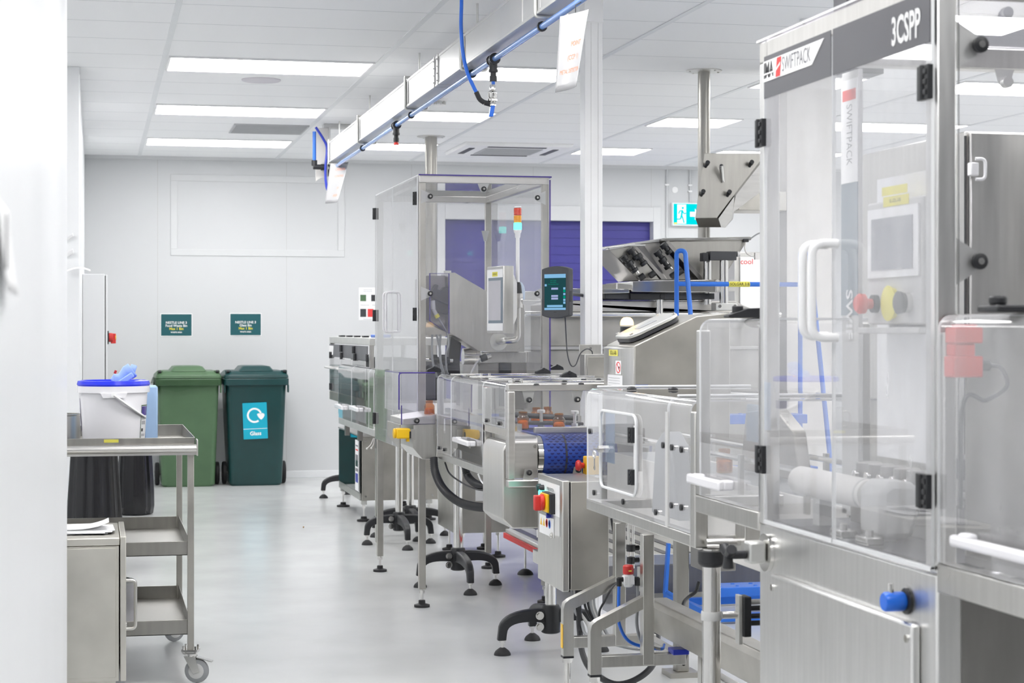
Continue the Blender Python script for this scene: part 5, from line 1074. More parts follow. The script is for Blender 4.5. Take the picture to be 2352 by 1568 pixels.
# ================================================================ METAL DETECTOR GUARD, LINE GUARDS, TALL INSPECTION MACHINE
NX = 1.566
def rsheet(t, nm, y0, y1, zb, zt, x1, mat, r=.03, th=.005):
    prof = [(NX - .003, zb), (NX - .003, zt - r)] + [(NX - .003 + r * (1 - math.cos(a)), zt - r + r * math.sin(a)) for a in (PI / 2 * k / 6 for k in range(1, 7))] + [(x1, zt)]
    cen = [(NX - .003 + r, zt - r)] ; inn = [(prof[0][0] + th, zb), (prof[1][0] + th, zt - r)] + [(NX - .003 + r - (r - th) * math.cos(a), zt - r + (r - th) * math.sin(a)) for a in (PI / 2 * k / 6 for k in range(1, 7))] + [(x1, zt - th)]
    m = MB(); n = len(prof); A = [[m.bm.verts.new((x, y, z)) for x, z in prof] for y in (y0, y1)]; B = [[m.bm.verts.new((x, y, z)) for x, z in inn] for y in (y0, y1)]
    for i in range(n - 1):
        m.m = 0; m._f([A[0][i], A[0][i + 1], A[1][i + 1], A[1][i]]); m._f([B[0][i], B[1][i], B[1][i + 1], B[0][i + 1]]); m.m = 1
        for k in (0, 1): m._f([A[k][i], B[k][i], B[k][i + 1], A[k][i + 1]])
    m.m = 1; m._f([A[0][0], A[1][0], B[1][0], B[0][0]]); m._f([A[0][-1], B[0][-1], B[1][-1], A[1][-1]])
    return part(t, nm, m, [mat, 'edge'])
KY_0, KY_1, KT, KB = WY(1588, NX), WY(1350, NX), 1.182, .822
t = thing('detector_guard', 'low clear guard with a white-edged access flap and hanging keys', 'machine guard', (1.8, 5.4, .79))
m = MB(); m.box((NX - .004, KY_0, .788), (NX + .034, KY_1 + .004, KB)); m.box((NX - .004, KY_0 - .04, .788), (NX + .034, KY_0 - .001, KT - .03)); m.box((NX + .034, KY_1 - .03, .79), (1.79, KY_1, .82)); m.box((NX + .034, KY_0 - .034, .79), (1.79, KY_0 - .004, .82))
part(t, 'frame', m, 'steel', .004)
ys = WY(1536, NX)
mainp = rsheet(t, 'guard_sheet', ys + .004, KY_1, KB + .001, KT, 2.12, 'polymilk'); rsheet(t, 'narrow_sheet', KY_0 + .002, ys - .004, KB + .001, KT, 2.12, 'polymilk')
m = MB()
for y in (KY_1 - .02, ys): m.box((NX + .03, y, KT + .001), (2.12, y + .02, KT + .008))
part(t, 'top_strip', m, 'edge', .003)
part(t, 'post_strip', MB().box((NX - .007, ys - .012, KB), (NX - .003, ys + .012, KT - .04)), 'lgrey')
fy0, fy1 = WY(1461, NX - .011), WY(1379, NX - .011); fz0, fz1 = WZ(1420, 1128, X=NX - .011), WZ(1420, 948, X=NX - .011)
m = MB(); m.rrect((NX - .005, (fy0 + fy1) / 2, (fz0 + fz1) / 2), (0, 1, 0), (0, 0, 1), fy1 - fy0, fz1 - fz0, .03, (-.006, 0, 0), 6)
bmesh.ops.recalc_face_normals(m.bm, faces=m.bm.faces)
for f in m.bm.faces: f.normal_update(); f.material_index = 0 if abs(f.normal.x) > .9 else 1
fl = part(t, 'access_flap', m, ['poly', 'edge'])
ring = []
for cx_, cz_, a0 in ((1, 1, 0), (-1, 1, PI / 2), (-1, -1, PI), (1, -1, 1.5 * PI)):
    for k in range(7): a = a0 + PI / 12 * k; ring.append(V(NX - .011, (fy0 + fy1) / 2 + cx_ * ((fy1 - fy0) / 2 - .03) + .03 * math.cos(a), (fz0 + fz1) / 2 + cz_ * ((fz1 - fz0) / 2 - .03) + .03 * math.sin(a)))
part(fl, 'flap_edge', MB().tube(ring, .0045, 6, closed=True), 'edge')
m = MB(); m.box((NX - .012, fy0 + .004, fz0 + .04), (NX - .007, fy0 + .022, fz1 - .03)); part(fl, 'flap_strip', m, 'white')
for py in (998, 1094): hinge(fl, (NX - .012, WY(1450, NX - .018), WZ(1446, py, X=NX - .018)), .046, .036)
lp = W(1385, 1031, X=NX - .011); m = MB(); m.cyl(lp, lp + V(-.016, 0, 0), .011, n=16); m.box(lp + V(-.022, -.004, -.002), lp + V(-.016, .035, .002)); lk = part(fl, 'cam_lock', m, 'chrome')
kp = W(1367, 1043, X=NX - .014); m = MB(); m.tube([kp + V(-.003, .012 * math.cos(a), .010 * math.sin(a)) for a in (2 * PI * k / 14 for k in range(14))], .0035, 6, closed=True); m.box(kp + V(-.004, -.003, -.05), kp + V(-.001, .003, -.008)); m.box(kp + V(-.004, -.008, -.046), kp + V(-.001, .002, -.038)); part(fl, 'key', m, 'concap' if False else 'chrome')
pl = W(1405, 1000, X=NX + .012); part(t, 'instruction_card', MB().box((NX + .006, pl.y - .05, pl.z - .085), (NX + .008, pl.y + .05, pl.z + .075)), 'wipes')
for px, py in ((1356, 990), (1366, 1131), (1433, 1152), (1508, 1176), (1525, 1022), (1545, 1027), (1567, 1032), (1544, 1160), (1567, 1165)):
    c = W(px, py, X=NX - .003); m = MB(); m.m = 0; m.cyl(c, c + V(-.006, 0, 0), .009, n=10); m.m = 1; m.cyl(c + V(.005, 0, 0), c + V(.016, 0, 0), .004, n=8); part(t, 'guard_fastener', m, ['black', 'chrome'])
for px, py in ((1451, 892), (1546, 893)):
    c = W(px, py, Z=KT + .006); part(t, 'roof_knob', MB().lathe([(.016, 0), (.016, .004), (.010, .010), (0, .011)], (c.x, c.y, KT + .002), n=14), 'black')

LY0, LY1, LT, LB = WY(1747, NX) + .006, KY_0 - .045, 1.40, .932
t = thing('line_guard', 'clear rounded line guard with a white bow handle left of the tall machine', 'machine guard', (1.8, 4.5, .89))
m = MB(); m.box((NX - .004, LY0, .886), (NX + .034, LY1, LB)); m.box((NX - .002, LY1 - .03, LB), (NX + .03, LY1, LT - .03)); m.box((2.02, LY1 - .03, .9), (2.05, LY1, LT - .01)); m.box((NX + .03, LY1 - .03, .9), (2.05, LY1, .93)); part(t, 'frame', m, 'steel', .004)
rsheet(t, 'guard_sheet', LY0, LY1 - .032, LB + .002, LT, 2.05, 'polymilk', .035); panel(t, 'end_sheet', (NX + .03, LY1 - .004, .94), (2.02, LY1 + .001, LT - .012), 'poly')
yh = WY(1652, NX); zh = WZ(1652, 1106, X=NX); m = MB()
m.box((NX - .048, yh - .13, zh - .013), (NX - .03, yh + .13, zh + .013))
for s_ in (-1, 1): m.box((NX - .034, yh + s_ * .112 - .018, zh - .013), (NX - .004, yh + s_ * .112 + .018, zh + .013))
part(t, 'handle', m, 'whitegloss', .006)

p = V(WX(1718, 4.40), 4.40, LT); m = MB(); m.slab([(p.x - .05, p.y, LT + .001), (p.x + .05, p.y, LT + .001), (p.x + .05, p.y, LT + .026), (p.x + .0, p.y, LT + .024), (p.x - .05, p.y, LT + .008)], (0, .04, 0)); m.cyl((p.x - .02, p.y + .02, LT + .01), (p.x - .02, p.y + .02, LT + .03), .014, n=12); part(t, 'black_latch', m, 'black', .002)

# ---- tall machine
MY0, MY1, MX1, MZ1 = WY(2152, NX), WY(1744, NX), 2.42, 2.062; s = .052
GZ0 = .915; CZT = .905
t = thing('inspection_machine', 'tall stainless inspection machine with clear double doors and a dark header band', 'machine', (2.0, (MY0 + MY1) / 2, 0))
for x in (NX, MX1 - s):
    for y in (MY0, MY1 - s * .6): part(t, 'corner_post', MB().box((x, y, CZT), (x + s * .8, y + (s if y == MY0 else s * .6), MZ1 - s)), 'steelb', .004)
m = MB()
for y in (MY0, MY1 - s): m.box((NX, y, MZ1 - s), (MX1, y + s, MZ1))
for x in (NX, MX1 - s): m.box((x, MY0 + s, MZ1 - s), (x + s, MY1 - s, MZ1))
part(t, 'top_frame', m, 'steel', .004)
panel(t, 'roof_panel', (NX - .004, MY0, MZ1 + .001), (MX1, MY1 + .01, MZ1 + .006), 'polytint', 'edge')
part(t, 'lower_cabinet', MB().box((NX, MY0, .06), (MX1, MY1, CZT)), 'steelb', .006)
part(t, 'deck_plate', MB().box((NX + .02, MY0 + .06, CZT), (MX1 - .06, MY1 - .04, CZT + .012)), 'header')
part(t, 'side_shade', MB().box((NX + .05, MY0 - .003, .10), (MX1 - .02, MY0 - .0005, CZT - .01)), 'steeld')  # dark sheet paints the shade below the right-hand guard onto this side
py0, py1 = WY(2094, NX - .02), WY(1768, NX - .02)
part(t, 'access_panel', MB().box((NX - .020, py0, .12), (NX - .0005, py1, WZ(1768, 1317, X=NX - .02))), 'steelb', .006)
for y in (py0 + .02, py1 - .02):
    for z in (.14, WZ(1768, 1317, X=NX - .02) - .03): part(t, 'panel_screw', MB().cyl((NX - .024, y, z), (NX - .02, y, z), .008, n=10), 'chrome')
for y in (MY0 + .06, MY1 - .06):
    for x in (NX + .06, MX1 - .06): part(t, 'foot', MB().lathe([(.04, 0), (.04, .012), (.012, .02), (.012, .06), (0, .06)], (x, y, 0), n=16), 'rubber')
ysp = WY(1924, NX)
hz0_, hz1_ = WZ(1754, 232, X=NX), WZ(1754, 137, X=NX)
for nm, y0, y1 in (('far', ysp + .003, WY(1755, NX - .0125)), ('near', WY(2138, NX - .0125), ysp - .003)):
    d = panel(t, 'door', (NX - .012, y0, GZ0), (NX - .005, y1, MZ1 - s - .004), 'polymilk', 'edge')
    part(d, 'header_band', MB().box((NX - .0135, y0 + .002, hz0_), (NX - .0122, y1 - .002, hz1_)), 'header')
    m = MB(); m.box((NX - .014, y0, GZ0 - .004), (NX - .004, y1, GZ0 + .004)); part(d, 'lower_edge', m, 'edge')
    yh = ysp + (.028 if nm == 'far' else -.028); uhandle(d, (NX - .012, yh, WZ(1905, 775 if nm == 'near' else 772, X=NX)), (NX - .012, yh, WZ(1905, 563, X=NX)), (-.058, 0, 0), .0095, 'white', rad=.03)
    for z_px in (((1752, 306), (1752, 1054)) if nm == 'far' else ((2131, 190), (2128, 1127))):
        hinge(d, (NX - .012, WY(z_px[0], NX - .012), WZ(*z_px, X=NX - .012)), .066, .050)
    if nm == 'near':
        mpn = plane_map((NX - .0138, 0, 0), (0, -1, 0), (0, 0, 1), (-1, 0, 0))
        cc = W(2080, 66, X=NX - .014); part(d, 'model_lettering', MB().text('3CSPP', .078, lambda a, b, c: mpn(a - cc.y, b + cc.z, c), bold=.0018, xs=.64), 'signwhite')
    else:
        ya, yb2 = y1 - .001, WY(1893, NX - .0138); zt_ = hz1_ - .012; zb2 = WZ(1754, 190, X=NX - .0138)
        pw = [(ya, zb2), (ya, zt_), (yb2, zt_), (yb2 + .07, zb2)]
        lg = part(d, 'logo_plate', MB().prism(pw, 'x', NX - .0148, NX - .0136), 'signwhite')
        mpl = plane_map((NX - .015, ya, 0), (0, -1, 0), (0, 0, 1), (-1, 0, 0)); zc = (zt_ + zb2) / 2
        part(lg, 'logo_letters', MB().text('IMA', .050, lambda a, b, c: mpl(a + .004, b + zc, c), 'LEFT', .0014, xs=.74), 'ink')
        part(lg, 'logo_stripe', MB().loft(*[[mpl(a, zc + b, c) for a, b in ((.003, -.0085), (.080, -.0085), (.080, -.005), (.003, -.005))] for c in (.0008, .0012)]), 'signwhite')
        part(lg, 'logo_square', MB().loft(*[[mpl(a, zc + b, c) for a, b in ((.084, -.022), (.112, -.022), (.120, .022), (.092, .022))] for c in (.0002, .0008)]), 'redink')
        part(lg, 'logo_flash', MB().loft(*[[mpl(a, zc + b, c) for a, b in ((.087, -.008), (.115, .004), (.117, .010), (.089, -.002))] for c in (.0009, .0014)]), 'signwhite')
        part(lg, 'logo_word', MB().text('SWIFTPACK', .050, lambda a, b, c: mpl(a + .124, b + zc, c), 'LEFT', -.0003, xs=.66), 'greyink')
panel(t, 'side_window', (NX + s, MY0 + .012, 1.0), (MX1 - s, MY0 + .018, MZ1 - s), 'poly', 'edge')
for px, py in ((2250, 103), (2248, 600)):
    p = W(px, py, Y=MY0 + .01); screwknob(t, (p.x, MY0 + .010, p.z), (0, -1, 0), .016, 'panel_knob'); part(t, 'panel_bracket', MB().prism([(p.x - .05, p.z - .05), (p.x + .0, p.z - .02), (p.x + .0, p.z + .02), (p.x - .05, p.z + .05)], 'y', MY0 + .02, MY0 + .023), 'alu')
p = W(2312, 193, Y=MY1 - .06); m = MB(); m.prism([(p.x - .03, p.z + .05), (p.x + .03, p.z + .05), (p.x + .014, p.z), (p.x - .014, p.z)], 'y', MY1 - .05, MY1 - .046); m.cyl((p.x, MY1 - .07, p.z + .004), (p.x, MY1 - .05, p.z + .004), .014, n=12); part(t, 'rear_bracket', m, 'alu')
c = W(2085, 1380, X=NX); m = MB(); m.lathe([(.026, 0), (.026, .006), (.020, .008), (0, .008)], c, (-1, 0, 0), 20); nb_ = part(t, 'knob_collar', m, 'black')
part(t, 'blue_knob', MB().lathe([(.017, .008), (.0195, .012), (.0195, .048), (.017, .052), (0, .052)], c, (-1, 0, 0), 20), 'hose')
part(t, 'knob_pin', MB().cyl(c + V(-.036, 0, .018), c + V(-.036, 0, .036), .006, n=8), 'chrome')
# clamp on the left flank
c = W(1764, 1268, X=NX); m = MB(); m.cyl(c + V(-.010, 0, 0), c + V(-.0005, 0, 0), .045, n=28); cl = part(t, 'clamp_disc', m, 'chrome')
part(t, 'clamp_block', MB().box(c + V(-.055, -.022, -.024), c + V(-.012, .022, .028)), 'alu', .006)
m = MB(); m.cyl(c + V(-.10, 0, -.004), c + V(-.055, 0, -.004), .010, n=12)
for k in range(3): a = k * 2 * PI / 3 + .5; m.tube([c + V(-.10, 0, -.004), c + V(-.10, .032 * math.cos(a), -.004 + .032 * math.sin(a))], lambda u: .010 + .004 * u, 10)
part(t, 'tee_knob', m, 'black', .002)
xp = W(1930, 10, X=2.0); m = MB(); pz = MZ1 + .006
part(t, 'roof_post', MB().box((2.02, W(1942, 20, X=2.0).y - .03, pz), (2.10, W(1942, 20, X=2.0).y + .06, 2.5)), 'black', .003)
part(t, 'roof_post_side', MB().box((1.99, W(1942, 20, X=2.0).y - .03, pz), (2.019, W(1942, 20, X=2.0).y + .06, 2.5)), 'header')

# operator terminal inside the doors
HX = 1.70; a0, a1 = WY(1992, HX), WY(2118, HX); z1_, z0_ = WZ(2055, 458, X=HX), WZ(2055, 745, X=HX)
t = thing('machine_terminal', 'pale operator terminal with red and yellow buttons behind the tall clear doors', 'control panel', (HX + .05, (a0 + a1) / 2, z0_))
part(t, 'enclosure', MB().box((HX, a1, z0_), (HX + .05, a0, z1_)), 'lgrey', .005)
mp = plane_map((HX - .0005, (a0 + a1) / 2, (z0_ + z1_) / 2), (0, -1, 0), (0, 0, 1), (-1, 0, 0)); hw = (a0 - a1) / 2; hh = (z1_ - z0_) / 2
fr_ = part(t, 'screen_frame', rect(mp, -hw + .012, hw - .01, -hh * .24, hh * .88, .004), 'white'); mp2 = lambda a, b, c=0: mp(a, b, c + .0045)
part(fr_, 'screen', rect(mp2, -hw + .035, hw - .035, -hh * .12, hh * .72, .001), 'greyscreen')
tg = part(t, 'yellow_tag', rect(mp, -hw * .35, hw * .55, hh * .90, hh * 1.06, .002), 'tag'); part(tg, 'tag_text', MB().text('GL-SOL-3-05', .011, lambda a, b, c: mp(a + hw * .1, b + hh * .98, .003), bold=.0002), 'tagink')
part(t, 'label_strip', rect(mp, -hw * .4, hw * .5, hh * 1.08, hh * 1.22, .002), 'tag')
def btn(fy, r, ln, mt, nm, col):
    c = mp(hw * fy, -hh * .66, 0); b0_ = part(t, nm + '_ring', MB().cyl(c, c + V(-.012, 0, 0), r * 1.0, n=20), col)
    part(t, nm, MB().lathe([(r * .55, .012), (r * .6, ln * .5), (r * 1.1, ln * .6), (r * 1.15, ln * .85), (r * .8, ln), (0, ln)], c, (-1, 0, 0), 20), mt)
btn(-.62, .020, .05, 'redlt', 'stop_button', 'black'); btn(-.02, .034, .014, 'tag', 'yellow_ring', 'tag'); btn(.55, .022, .03, 'black', 'selector', 'chrome')
part(t, 'mounting_board', MB().box((HX + .05, a1 + .002, z0_ - .30), (HX + .056, a0 + .06, z1_ + .06)), 'white')
part(t, 'shelf_bracket', MB().box((HX - .02, a1 - .03, z0_ - .02), (HX + .05, a0 + .01, z0_ - .006)), 'lgrey', .002)
# lettered column
vx_ = 1.80; c0_, c1_ = WY(1933, vx_), WY(1972, vx_)
t = thing('lettered_column', 'slate blue upright column with pale sideways lettering seen through the tall doors', 'column', (vx_, (c0_ + c1_) / 2, CZT + .012))
part(t, 'upright', MB().box((vx_, c1_, CZT + .012), (vx_ + .012, c0_, MZ1 - .06)), 'lgrey', .003)
part(t, 'slate_strip', MB().box((vx_ - .002, c1_ + .002, WZ(1955, 724, X=vx_)), (vx_ - .0002, c0_ - .002, WZ(1955, 420, X=vx_))), 'bezel')
part(t, 'white_strip', MB().box((vx_ - .002, c1_ + .002, WZ(1955, 419, X=vx_)), (vx_ - .0002, c0_ - .002, WZ(1955, 182, X=vx_))), 'signwhite')
mv = plane_map((vx_ - .0022, (c0_ + c1_) / 2, 0), (0, 0, -1), (0, -1, 0), (-1, 0, 0))
part(t, 'pale_lettering', MB().text('SWIF', .055, lambda a, b, c: mv(a - WZ(1955, 664, X=vx_), b, c), 'LEFT', .001), 'signwhite')
part(t, 'grey_lettering', MB().text('SWIFTPACK', .05, lambda a, b, c: mv(a - WZ(1955, 238, X=vx_), b, c), 'LEFT', -.0006, xs=.56), 'greyink')
part(t, 'red_mark', MB().box((vx_ - .0025, c1_ + .012, WZ(1955, 230, X=vx_)), (vx_ - .002, c0_ - .012, WZ(1955, 205, X=vx_))), 'redink')
# gear motor with rounded cover, and table-top fittings
t = thing('gear_motor', 'pale rounded motor housing lying along the deck inside the tall doors', 'motor', (1.66, 3.95, CZT + .012))
zc = 1.010; m = MB(); m.cyl((1.655, 3.82, zc), (1.655, MY1 - .045, zc), .034, n=30); part(t, 'housing', m, 'cream', .002)
part(t, 'housing_band', MB().cyl((1.655, 3.835, zc), (1.655, 3.842, zc), .0352, n=30), 'lgrey')
m = MB(); m.prism([(1.625, zc - .085), (1.70, zc - .085), (1.72, zc - .02), (1.725, zc + .015), (1.70, zc + .036), (1.65, zc + .038), (1.625, zc + .02)], 'y', 3.70, 3.82); part(t, 'gear_head', m, 'lgrey', .014)
part(t, 'motor_foot', MB().box((1.64, 3.74, CZT + .012), (1.68, 3.80, zc - .085)), 'lgrey'); part(t, 'motor_foot', MB().box((1.64, 4.08, CZT + .012), (1.67, 4.12, zc - .032)), 'lgrey')
t = thing('bottle_starwheel', 'row of dark bottle pockets with small steel pins behind the pale motor', 'bottle pockets', (1.79, 3.85, CZT + .012))
m = MB()
for k in range(9): m.cyl((1.78, 3.56 + k * .07, CZT + .09), (1.78, 3.56 + k * .07, CZT + .155), .03, n=14)
m.box((1.75, 3.50, CZT + .012), (1.83, 4.16, CZT + .10)); part(t, 'pockets', m, 'steeld', .002)
for k in range(9): part(t, 'pin', MB().cyl((1.741, 3.56 + k * .07, CZT + .125), (1.75, 3.56 + k * .07, CZT + .125), .012, n=10), 'chrome')
part(t, 'cap_plate', MB().box((1.74, 3.54, CZT + .157), (1.84, 3.70, CZT + .20)), 'dark', .002)
for k, (x, y, lab) in enumerate(((1.60, 3.70, 'small steel clamp block on the deck at the door split, the near one'), (1.60, 3.84, 'small steel clamp block on the deck at the door split, the far one'))):
    t = thing('clamp_block', lab, 'clamp', (x, y, CZT + .012)); part(t, 'block', MB().box((x - .02, y - .03, CZT + .012), (x + .02, y + .03, CZT + .030)), 'chrome', .003); part(t, 'screw', MB().cyl((x, y, CZT + .03), (x, y, CZT + .042), .009, n=8), 'chrome')

# steel cabinet beyond the machine
bx0 = W(2224, 500, Y=4.42).x
t = thing('machine_cabinet', 'large grey steel cabinet with a white latch handle behind the tall machine', 'cabinet', (bx0 + .4, 4.9, 0))
part(t, 'carcass', MB().box((bx0, 4.44, .05), (3.1, 5.1, WZ(2224, 299, Y=4.42))), 'steel', .004)
part(t, 'door', MB().box((bx0 + .006, 4.42, .08), (3.08, 4.437, WZ(2224, 303, Y=4.42))), 'steel', .004)
part(t, 'seal', MB().box((bx0 - .002, 4.436, .09), (bx0 + .004, 4.44, WZ(2224, 310, Y=4.42))), 'rubber')
part(t, 'plinth', MB().box((bx0 + .02, 4.48, 0), (3.05, 5.06, .05)), 'steeld')
zh = WZ(2232, 388, Y=4.40); m = MB(); m.box((bx0 - .004, 4.395, zh - .017), (bx0 + .018, 4.419, zh + .017)); lt = part(t, 'latch', m, 'white', .003); uhandle(lt, (bx0 + .010, 4.40, zh - .026), (bx0 + .010, 4.40, zh + .026), (.024, -.006, 0), .0045, 'white', rad=.012, name='latch_handle')

# right-hand line guard with red safety switch
RY0, RY1 = 2.62, MY0 - .006
t = thing('right_line_guard', 'clear line guard right of the tall machine with a red safety switch and white handle', 'machine guard', (1.8, 2.95, .86))
m = MB(); m.box((NX - .004, RY0, .872), (NX + .034, RY1, .928)); m.box((NX + .002, RY1 - .02, .928), (NX + .028, RY1, LT - .035)); part(t, 'frame', m, 'steel', .004); part(t, 'rear_rail', MB().box((2.0, RY0, .872), (2.04, RY1, .91)), 'steel', .004)
for y in (RY0 + .04, RY1 - .06): part(t, 'leg', MB().box((2.0, y - .02, 0), (2.04, y + .02, .872)), 'steel', .002)
rsheet(t, 'guard_sheet', RY0, RY1 - .004, .930, LT, 2.06, 'polymilk', .03)
part(t, 'rear_plate', MB().box((2.03, RY0, .93), (2.04, RY1 - .03, LT - .01)), 'steel')
part(t, 'end_plate', MB().box((NX + .05, RY1 - .016, .93), (2.03, RY1 - .010, LT - .02)), 'steelw')
part(t, 'bed_plate', MB().box((NX + .04, RY0, .93), (2.02, RY1 - .03, .945)), 'steeld')
c = W(2214, 803, Y=RY1 - .04)
m = MB(); m.box((c.x - .030, RY1 - .06, c.z - .052), (c.x + .030, RY1 - .016, c.z - .012)); m.box((c.x - .026, RY1 - .056, c.z - .012), (c.x + .016, RY1 - .016, c.z + .012)); m.box((c.x - .028, RY1 - .06, c.z + .012), (c.x + .030, RY1 - .016, c.z + .042)); m.box((c.x - .016, RY1 - .058, c.z + .042), (c.x + .020, RY1 - .016, c.z + .048))
sw = part(t, 'safety_switch', m, 'redlt', .004); part(sw, 'cable_gland', MB().cyl((c.x + .030, RY1 - .038, c.z - .03), (c.x + .052, RY1 - .038, c.z - .03), .011, n=12), 'black')
part(sw, 'switch_cable', MB().tube(spline([V(c.x + .05, RY1 - .038, c.z - .03), V(c.x + .075, RY1 - .045, c.z - .036), V(c.x + .082, RY1 - .05, c.z - .07), V(c.x + .04, RY1 - .05, c.z - .095), V(c.x + .004, RY1 - .03, c.z - .10), V(c.x - .002, RY1 - .03, c.z - .3)], 7), .0045, 8), 'dark')
ya = WY(2198, NX - .03); zc = WZ(2290, 1262, X=NX - .03); m = MB(); m.box((NX - .048, ya - .34, zc - .011), (NX - .030, ya, zc + .011))
for y in (ya - .018, ya - .322): m.box((NX - .032, y - .018, zc - .013), (NX - .004, y + .018, zc + .014))
part(t, 'handle', m, 'whitegloss', .007)
p = V(WX(2328, 3.0), 3.0, LT); m = MB(); m.box((p.x - .045, p.y - .03, LT + .001), (p.x + .09, p.y + .05, LT + .014)); m.cyl((p.x - .03, p.y, LT + .014), (p.x - .03, p.y, LT + .03), .016, n=12); part(t, 'black_latch', m, 'black', .004)
for k, (x, y, r, z, mt) in enumerate(((1.70, 3.05, .035, .03, 'chrome'), (1.82, 3.1, .05, .05, 'dark'), (1.90, 2.95, .04, .07, 'steeld'), (1.75, 2.88, .03, .06, 'dark'))): part(t, 'roller_fitting', MB().lathe([(r, .945 - .945), (r, z), (r * .6, z + .006), (0, z + .006)], (x, y, .945), n=18), mt)
part(t, 'flow_bar', MB().box((1.66, RY0, .99), (1.68, RY1 - .06, 1.0)), 'chrome')
# ================================================================ MAIN CONVEYOR BED, CONSOLE, STANDS AND FITTINGS UNDER THE LINE
t = thing('line_conveyor', 'cream-sided conveyor bed running through the clear guards towards the tall machine', 'conveyor', (1.9, 5.5, .70))
part(t, 'side_plate', MB().prism([(MY1 + .02, .70), (MY1 + .02, .935), (6.5, .935), (6.5, .70)], 'x', 1.80, 1.806), 'cream', .002)
part(t, 'side_plate', MB().prism([(MY1 + .02, .70), (MY1 + .02, .935), (6.5, .935), (6.5, .70)], 'x', 2.0, 2.006), 'cream', .002)
part(t, 'slat_bed', MB().box((1.806, MY1 + .02, .90), (2.0, 6.5, .93)), 'grey')
m = MB()
for x in (1.79, 2.01): m.tube([(x, MY1 + .03, 1.005), (x, 6.5, 1.005)], .008, 8)
part(t, 'guide_rail', m, 'chrome')
for y in (4.5, 5.0, 5.5, 6.0):
    for x in (1.775, 2.03): part(t, 'rail_bracket', MB().box((x - .006, y - .01, .90), (x + .006, y + .01, 1.02)), 'steel')
m = MB(); m.prism([(5.0, .94), (5.5, .94), (5.45, 1.12), (5.2, 1.14), (5.05, 1.08)], 'x', 1.95, 1.99); part(t, 'reject_plate', m, 'steelw', .004)
part(t, 'reject_chute', MB().prism([(5.35, .80), (5.62, .80), (5.58, 1.02), (5.5, 1.06), (5.42, 1.02)], 'x', 1.70, 1.76), 'grey', .006)
part(t, 'bolt', MB().cyl((1.795, 4.42, .75), (1.80, 4.42, .75), .012, n=12), 'chrome')
p = W(1664, 1058, X=1.9); bottle(1.89, W(1664, 1040, X=1.89).y, .931, 'amber bottle seen faintly through the clear guard beside the tall machine')

# sloping console
QY0, QY1 = 6.60, 6.98; Pq = lambda px, py: (W(px, py, Y=QY0).x, W(px, py, Y=QY0).z)
xa, za = Pq(1457, 794); xb, zb_ = Pq(1600, 726); xc, zc_ = Pq(1642, 718)
t = thing('sloping_console', 'stainless console with a sloping keypad top, yellow tag and warning stickers', 'console', ((xa + xc) / 2, 6.8, .94))
part(t, 'housing', MB().prism([(xa, .945), (xa, za), (xb, zb_), (xc + .06, zc_), (xc + .06, .945)], 'y', QY0, QY1), 'steelw', .004)
part(t, 'front_bevel', MB().loft([(xa, QY0 + .003, .945), (xa, QY0 + .003, za - .004), (xa - .025, QY0 + .05, za - .008), (xa - .025, QY0 + .05, .945)], [(xa, QY1 - .003, .945), (xa, QY1 - .003, za - .004), (xa - .025, QY1 - .05, za - .008), (xa - .025, QY1 - .05, .945)]), 'steel', .003)
ux = V(xb - xa, 0, zb_ - za).normalized(); nz = V(-ux.z, 0, ux.x); cc = V((xa + xb) / 2, (QY0 + QY1) / 2, (za + zb_) / 2) - ux * .008 + nz * .002; ln = math.hypot(xb - xa, zb_ - za)
kp_ = part(t, 'keypad_rim', MB().rrect(cc, ux, (0, 1, 0), ln * .80, .24, .05, nz * .016, 6), 'dark', .003)
pd = part(t, 'keypad', MB().rrect(cc + nz * .016, ux, (0, 1, 0), ln * .81, .25, .055, nz * .012, 6), 'alu', .003)
for fx in (-.34, .34):
    for fy in (-.095, .095): part(pd, 'keypad_screw', MB().cyl(cc + ux * ln * fx + V(0, fy, 0) + nz * .028, cc + ux * ln * fx + V(0, fy, 0) + nz * .034, .008, n=10), 'chrome')
part(pd, 'display', MB().rrect(cc + nz * .0282, ux, (0, 1, 0), ln * .3, .07, .008, nz * .001, 3), 'grey')
mp = plane_map((xa - .0255, (QY0 + QY1) / 2, 0), (0, -1, 0), (0, 0, 1), (-1, 0, 0))
Zq = lambda px, py: WZ(px, py, X=xa - .026); Aq = lambda px: (QY0 + QY1) / 2 - WY(px, xa - .026)
tg = part(t, 'yellow_tag', rect(mp, Aq(1399), Aq(1419), Zq(1408, 817), Zq(1408, 803), .001), 'tag'); part(tg, 'tag_text', MB().text('SOL-3-06', .022, lambda a, b, c: mp(a + Aq(1409), b + Zq(1408, 810), .0016), bold=.0004, xs=1.0), 'tagink')
st = part(t, 'warning_sticker', rect(mp, Aq(1414), Aq(1427), Zq(1420, 859), Zq(1420, 828), .001), 'white')
rg = MB(); cA, cZ, rA, rZ = Aq(1420.5), Zq(1420, 843.5), (Aq(1427) - Aq(1414)) * .40, (Zq(1420, 828) - Zq(1420, 859)) * .42
for k in range(20):
    a, b_ = 2 * PI * k / 20, 2 * PI * (k + 1) / 20; rg.loft([mp(cA + rA * math.cos(a), cZ + rZ * math.sin(a), .0012), mp(cA + rA * math.cos(b_), cZ + rZ * math.sin(b_), .0012), mp(cA + rA * .82 * math.cos(b_), cZ + rZ * .82 * math.sin(b_), .0012), mp(cA + rA * .82 * math.cos(a), cZ + rZ * .82 * math.sin(a), .0012)], [mp(cA + rA * math.cos(a), cZ + rZ * math.sin(a), .0016), mp(cA + rA * math.cos(b_), cZ + rZ * math.sin(b_), .0016), mp(cA + rA * .82 * math.cos(b_), cZ + rZ * .82 * math.sin(b_), .0016), mp(cA + rA * .82 * math.cos(a), cZ + rZ * .82 * math.sin(a), .0016)])
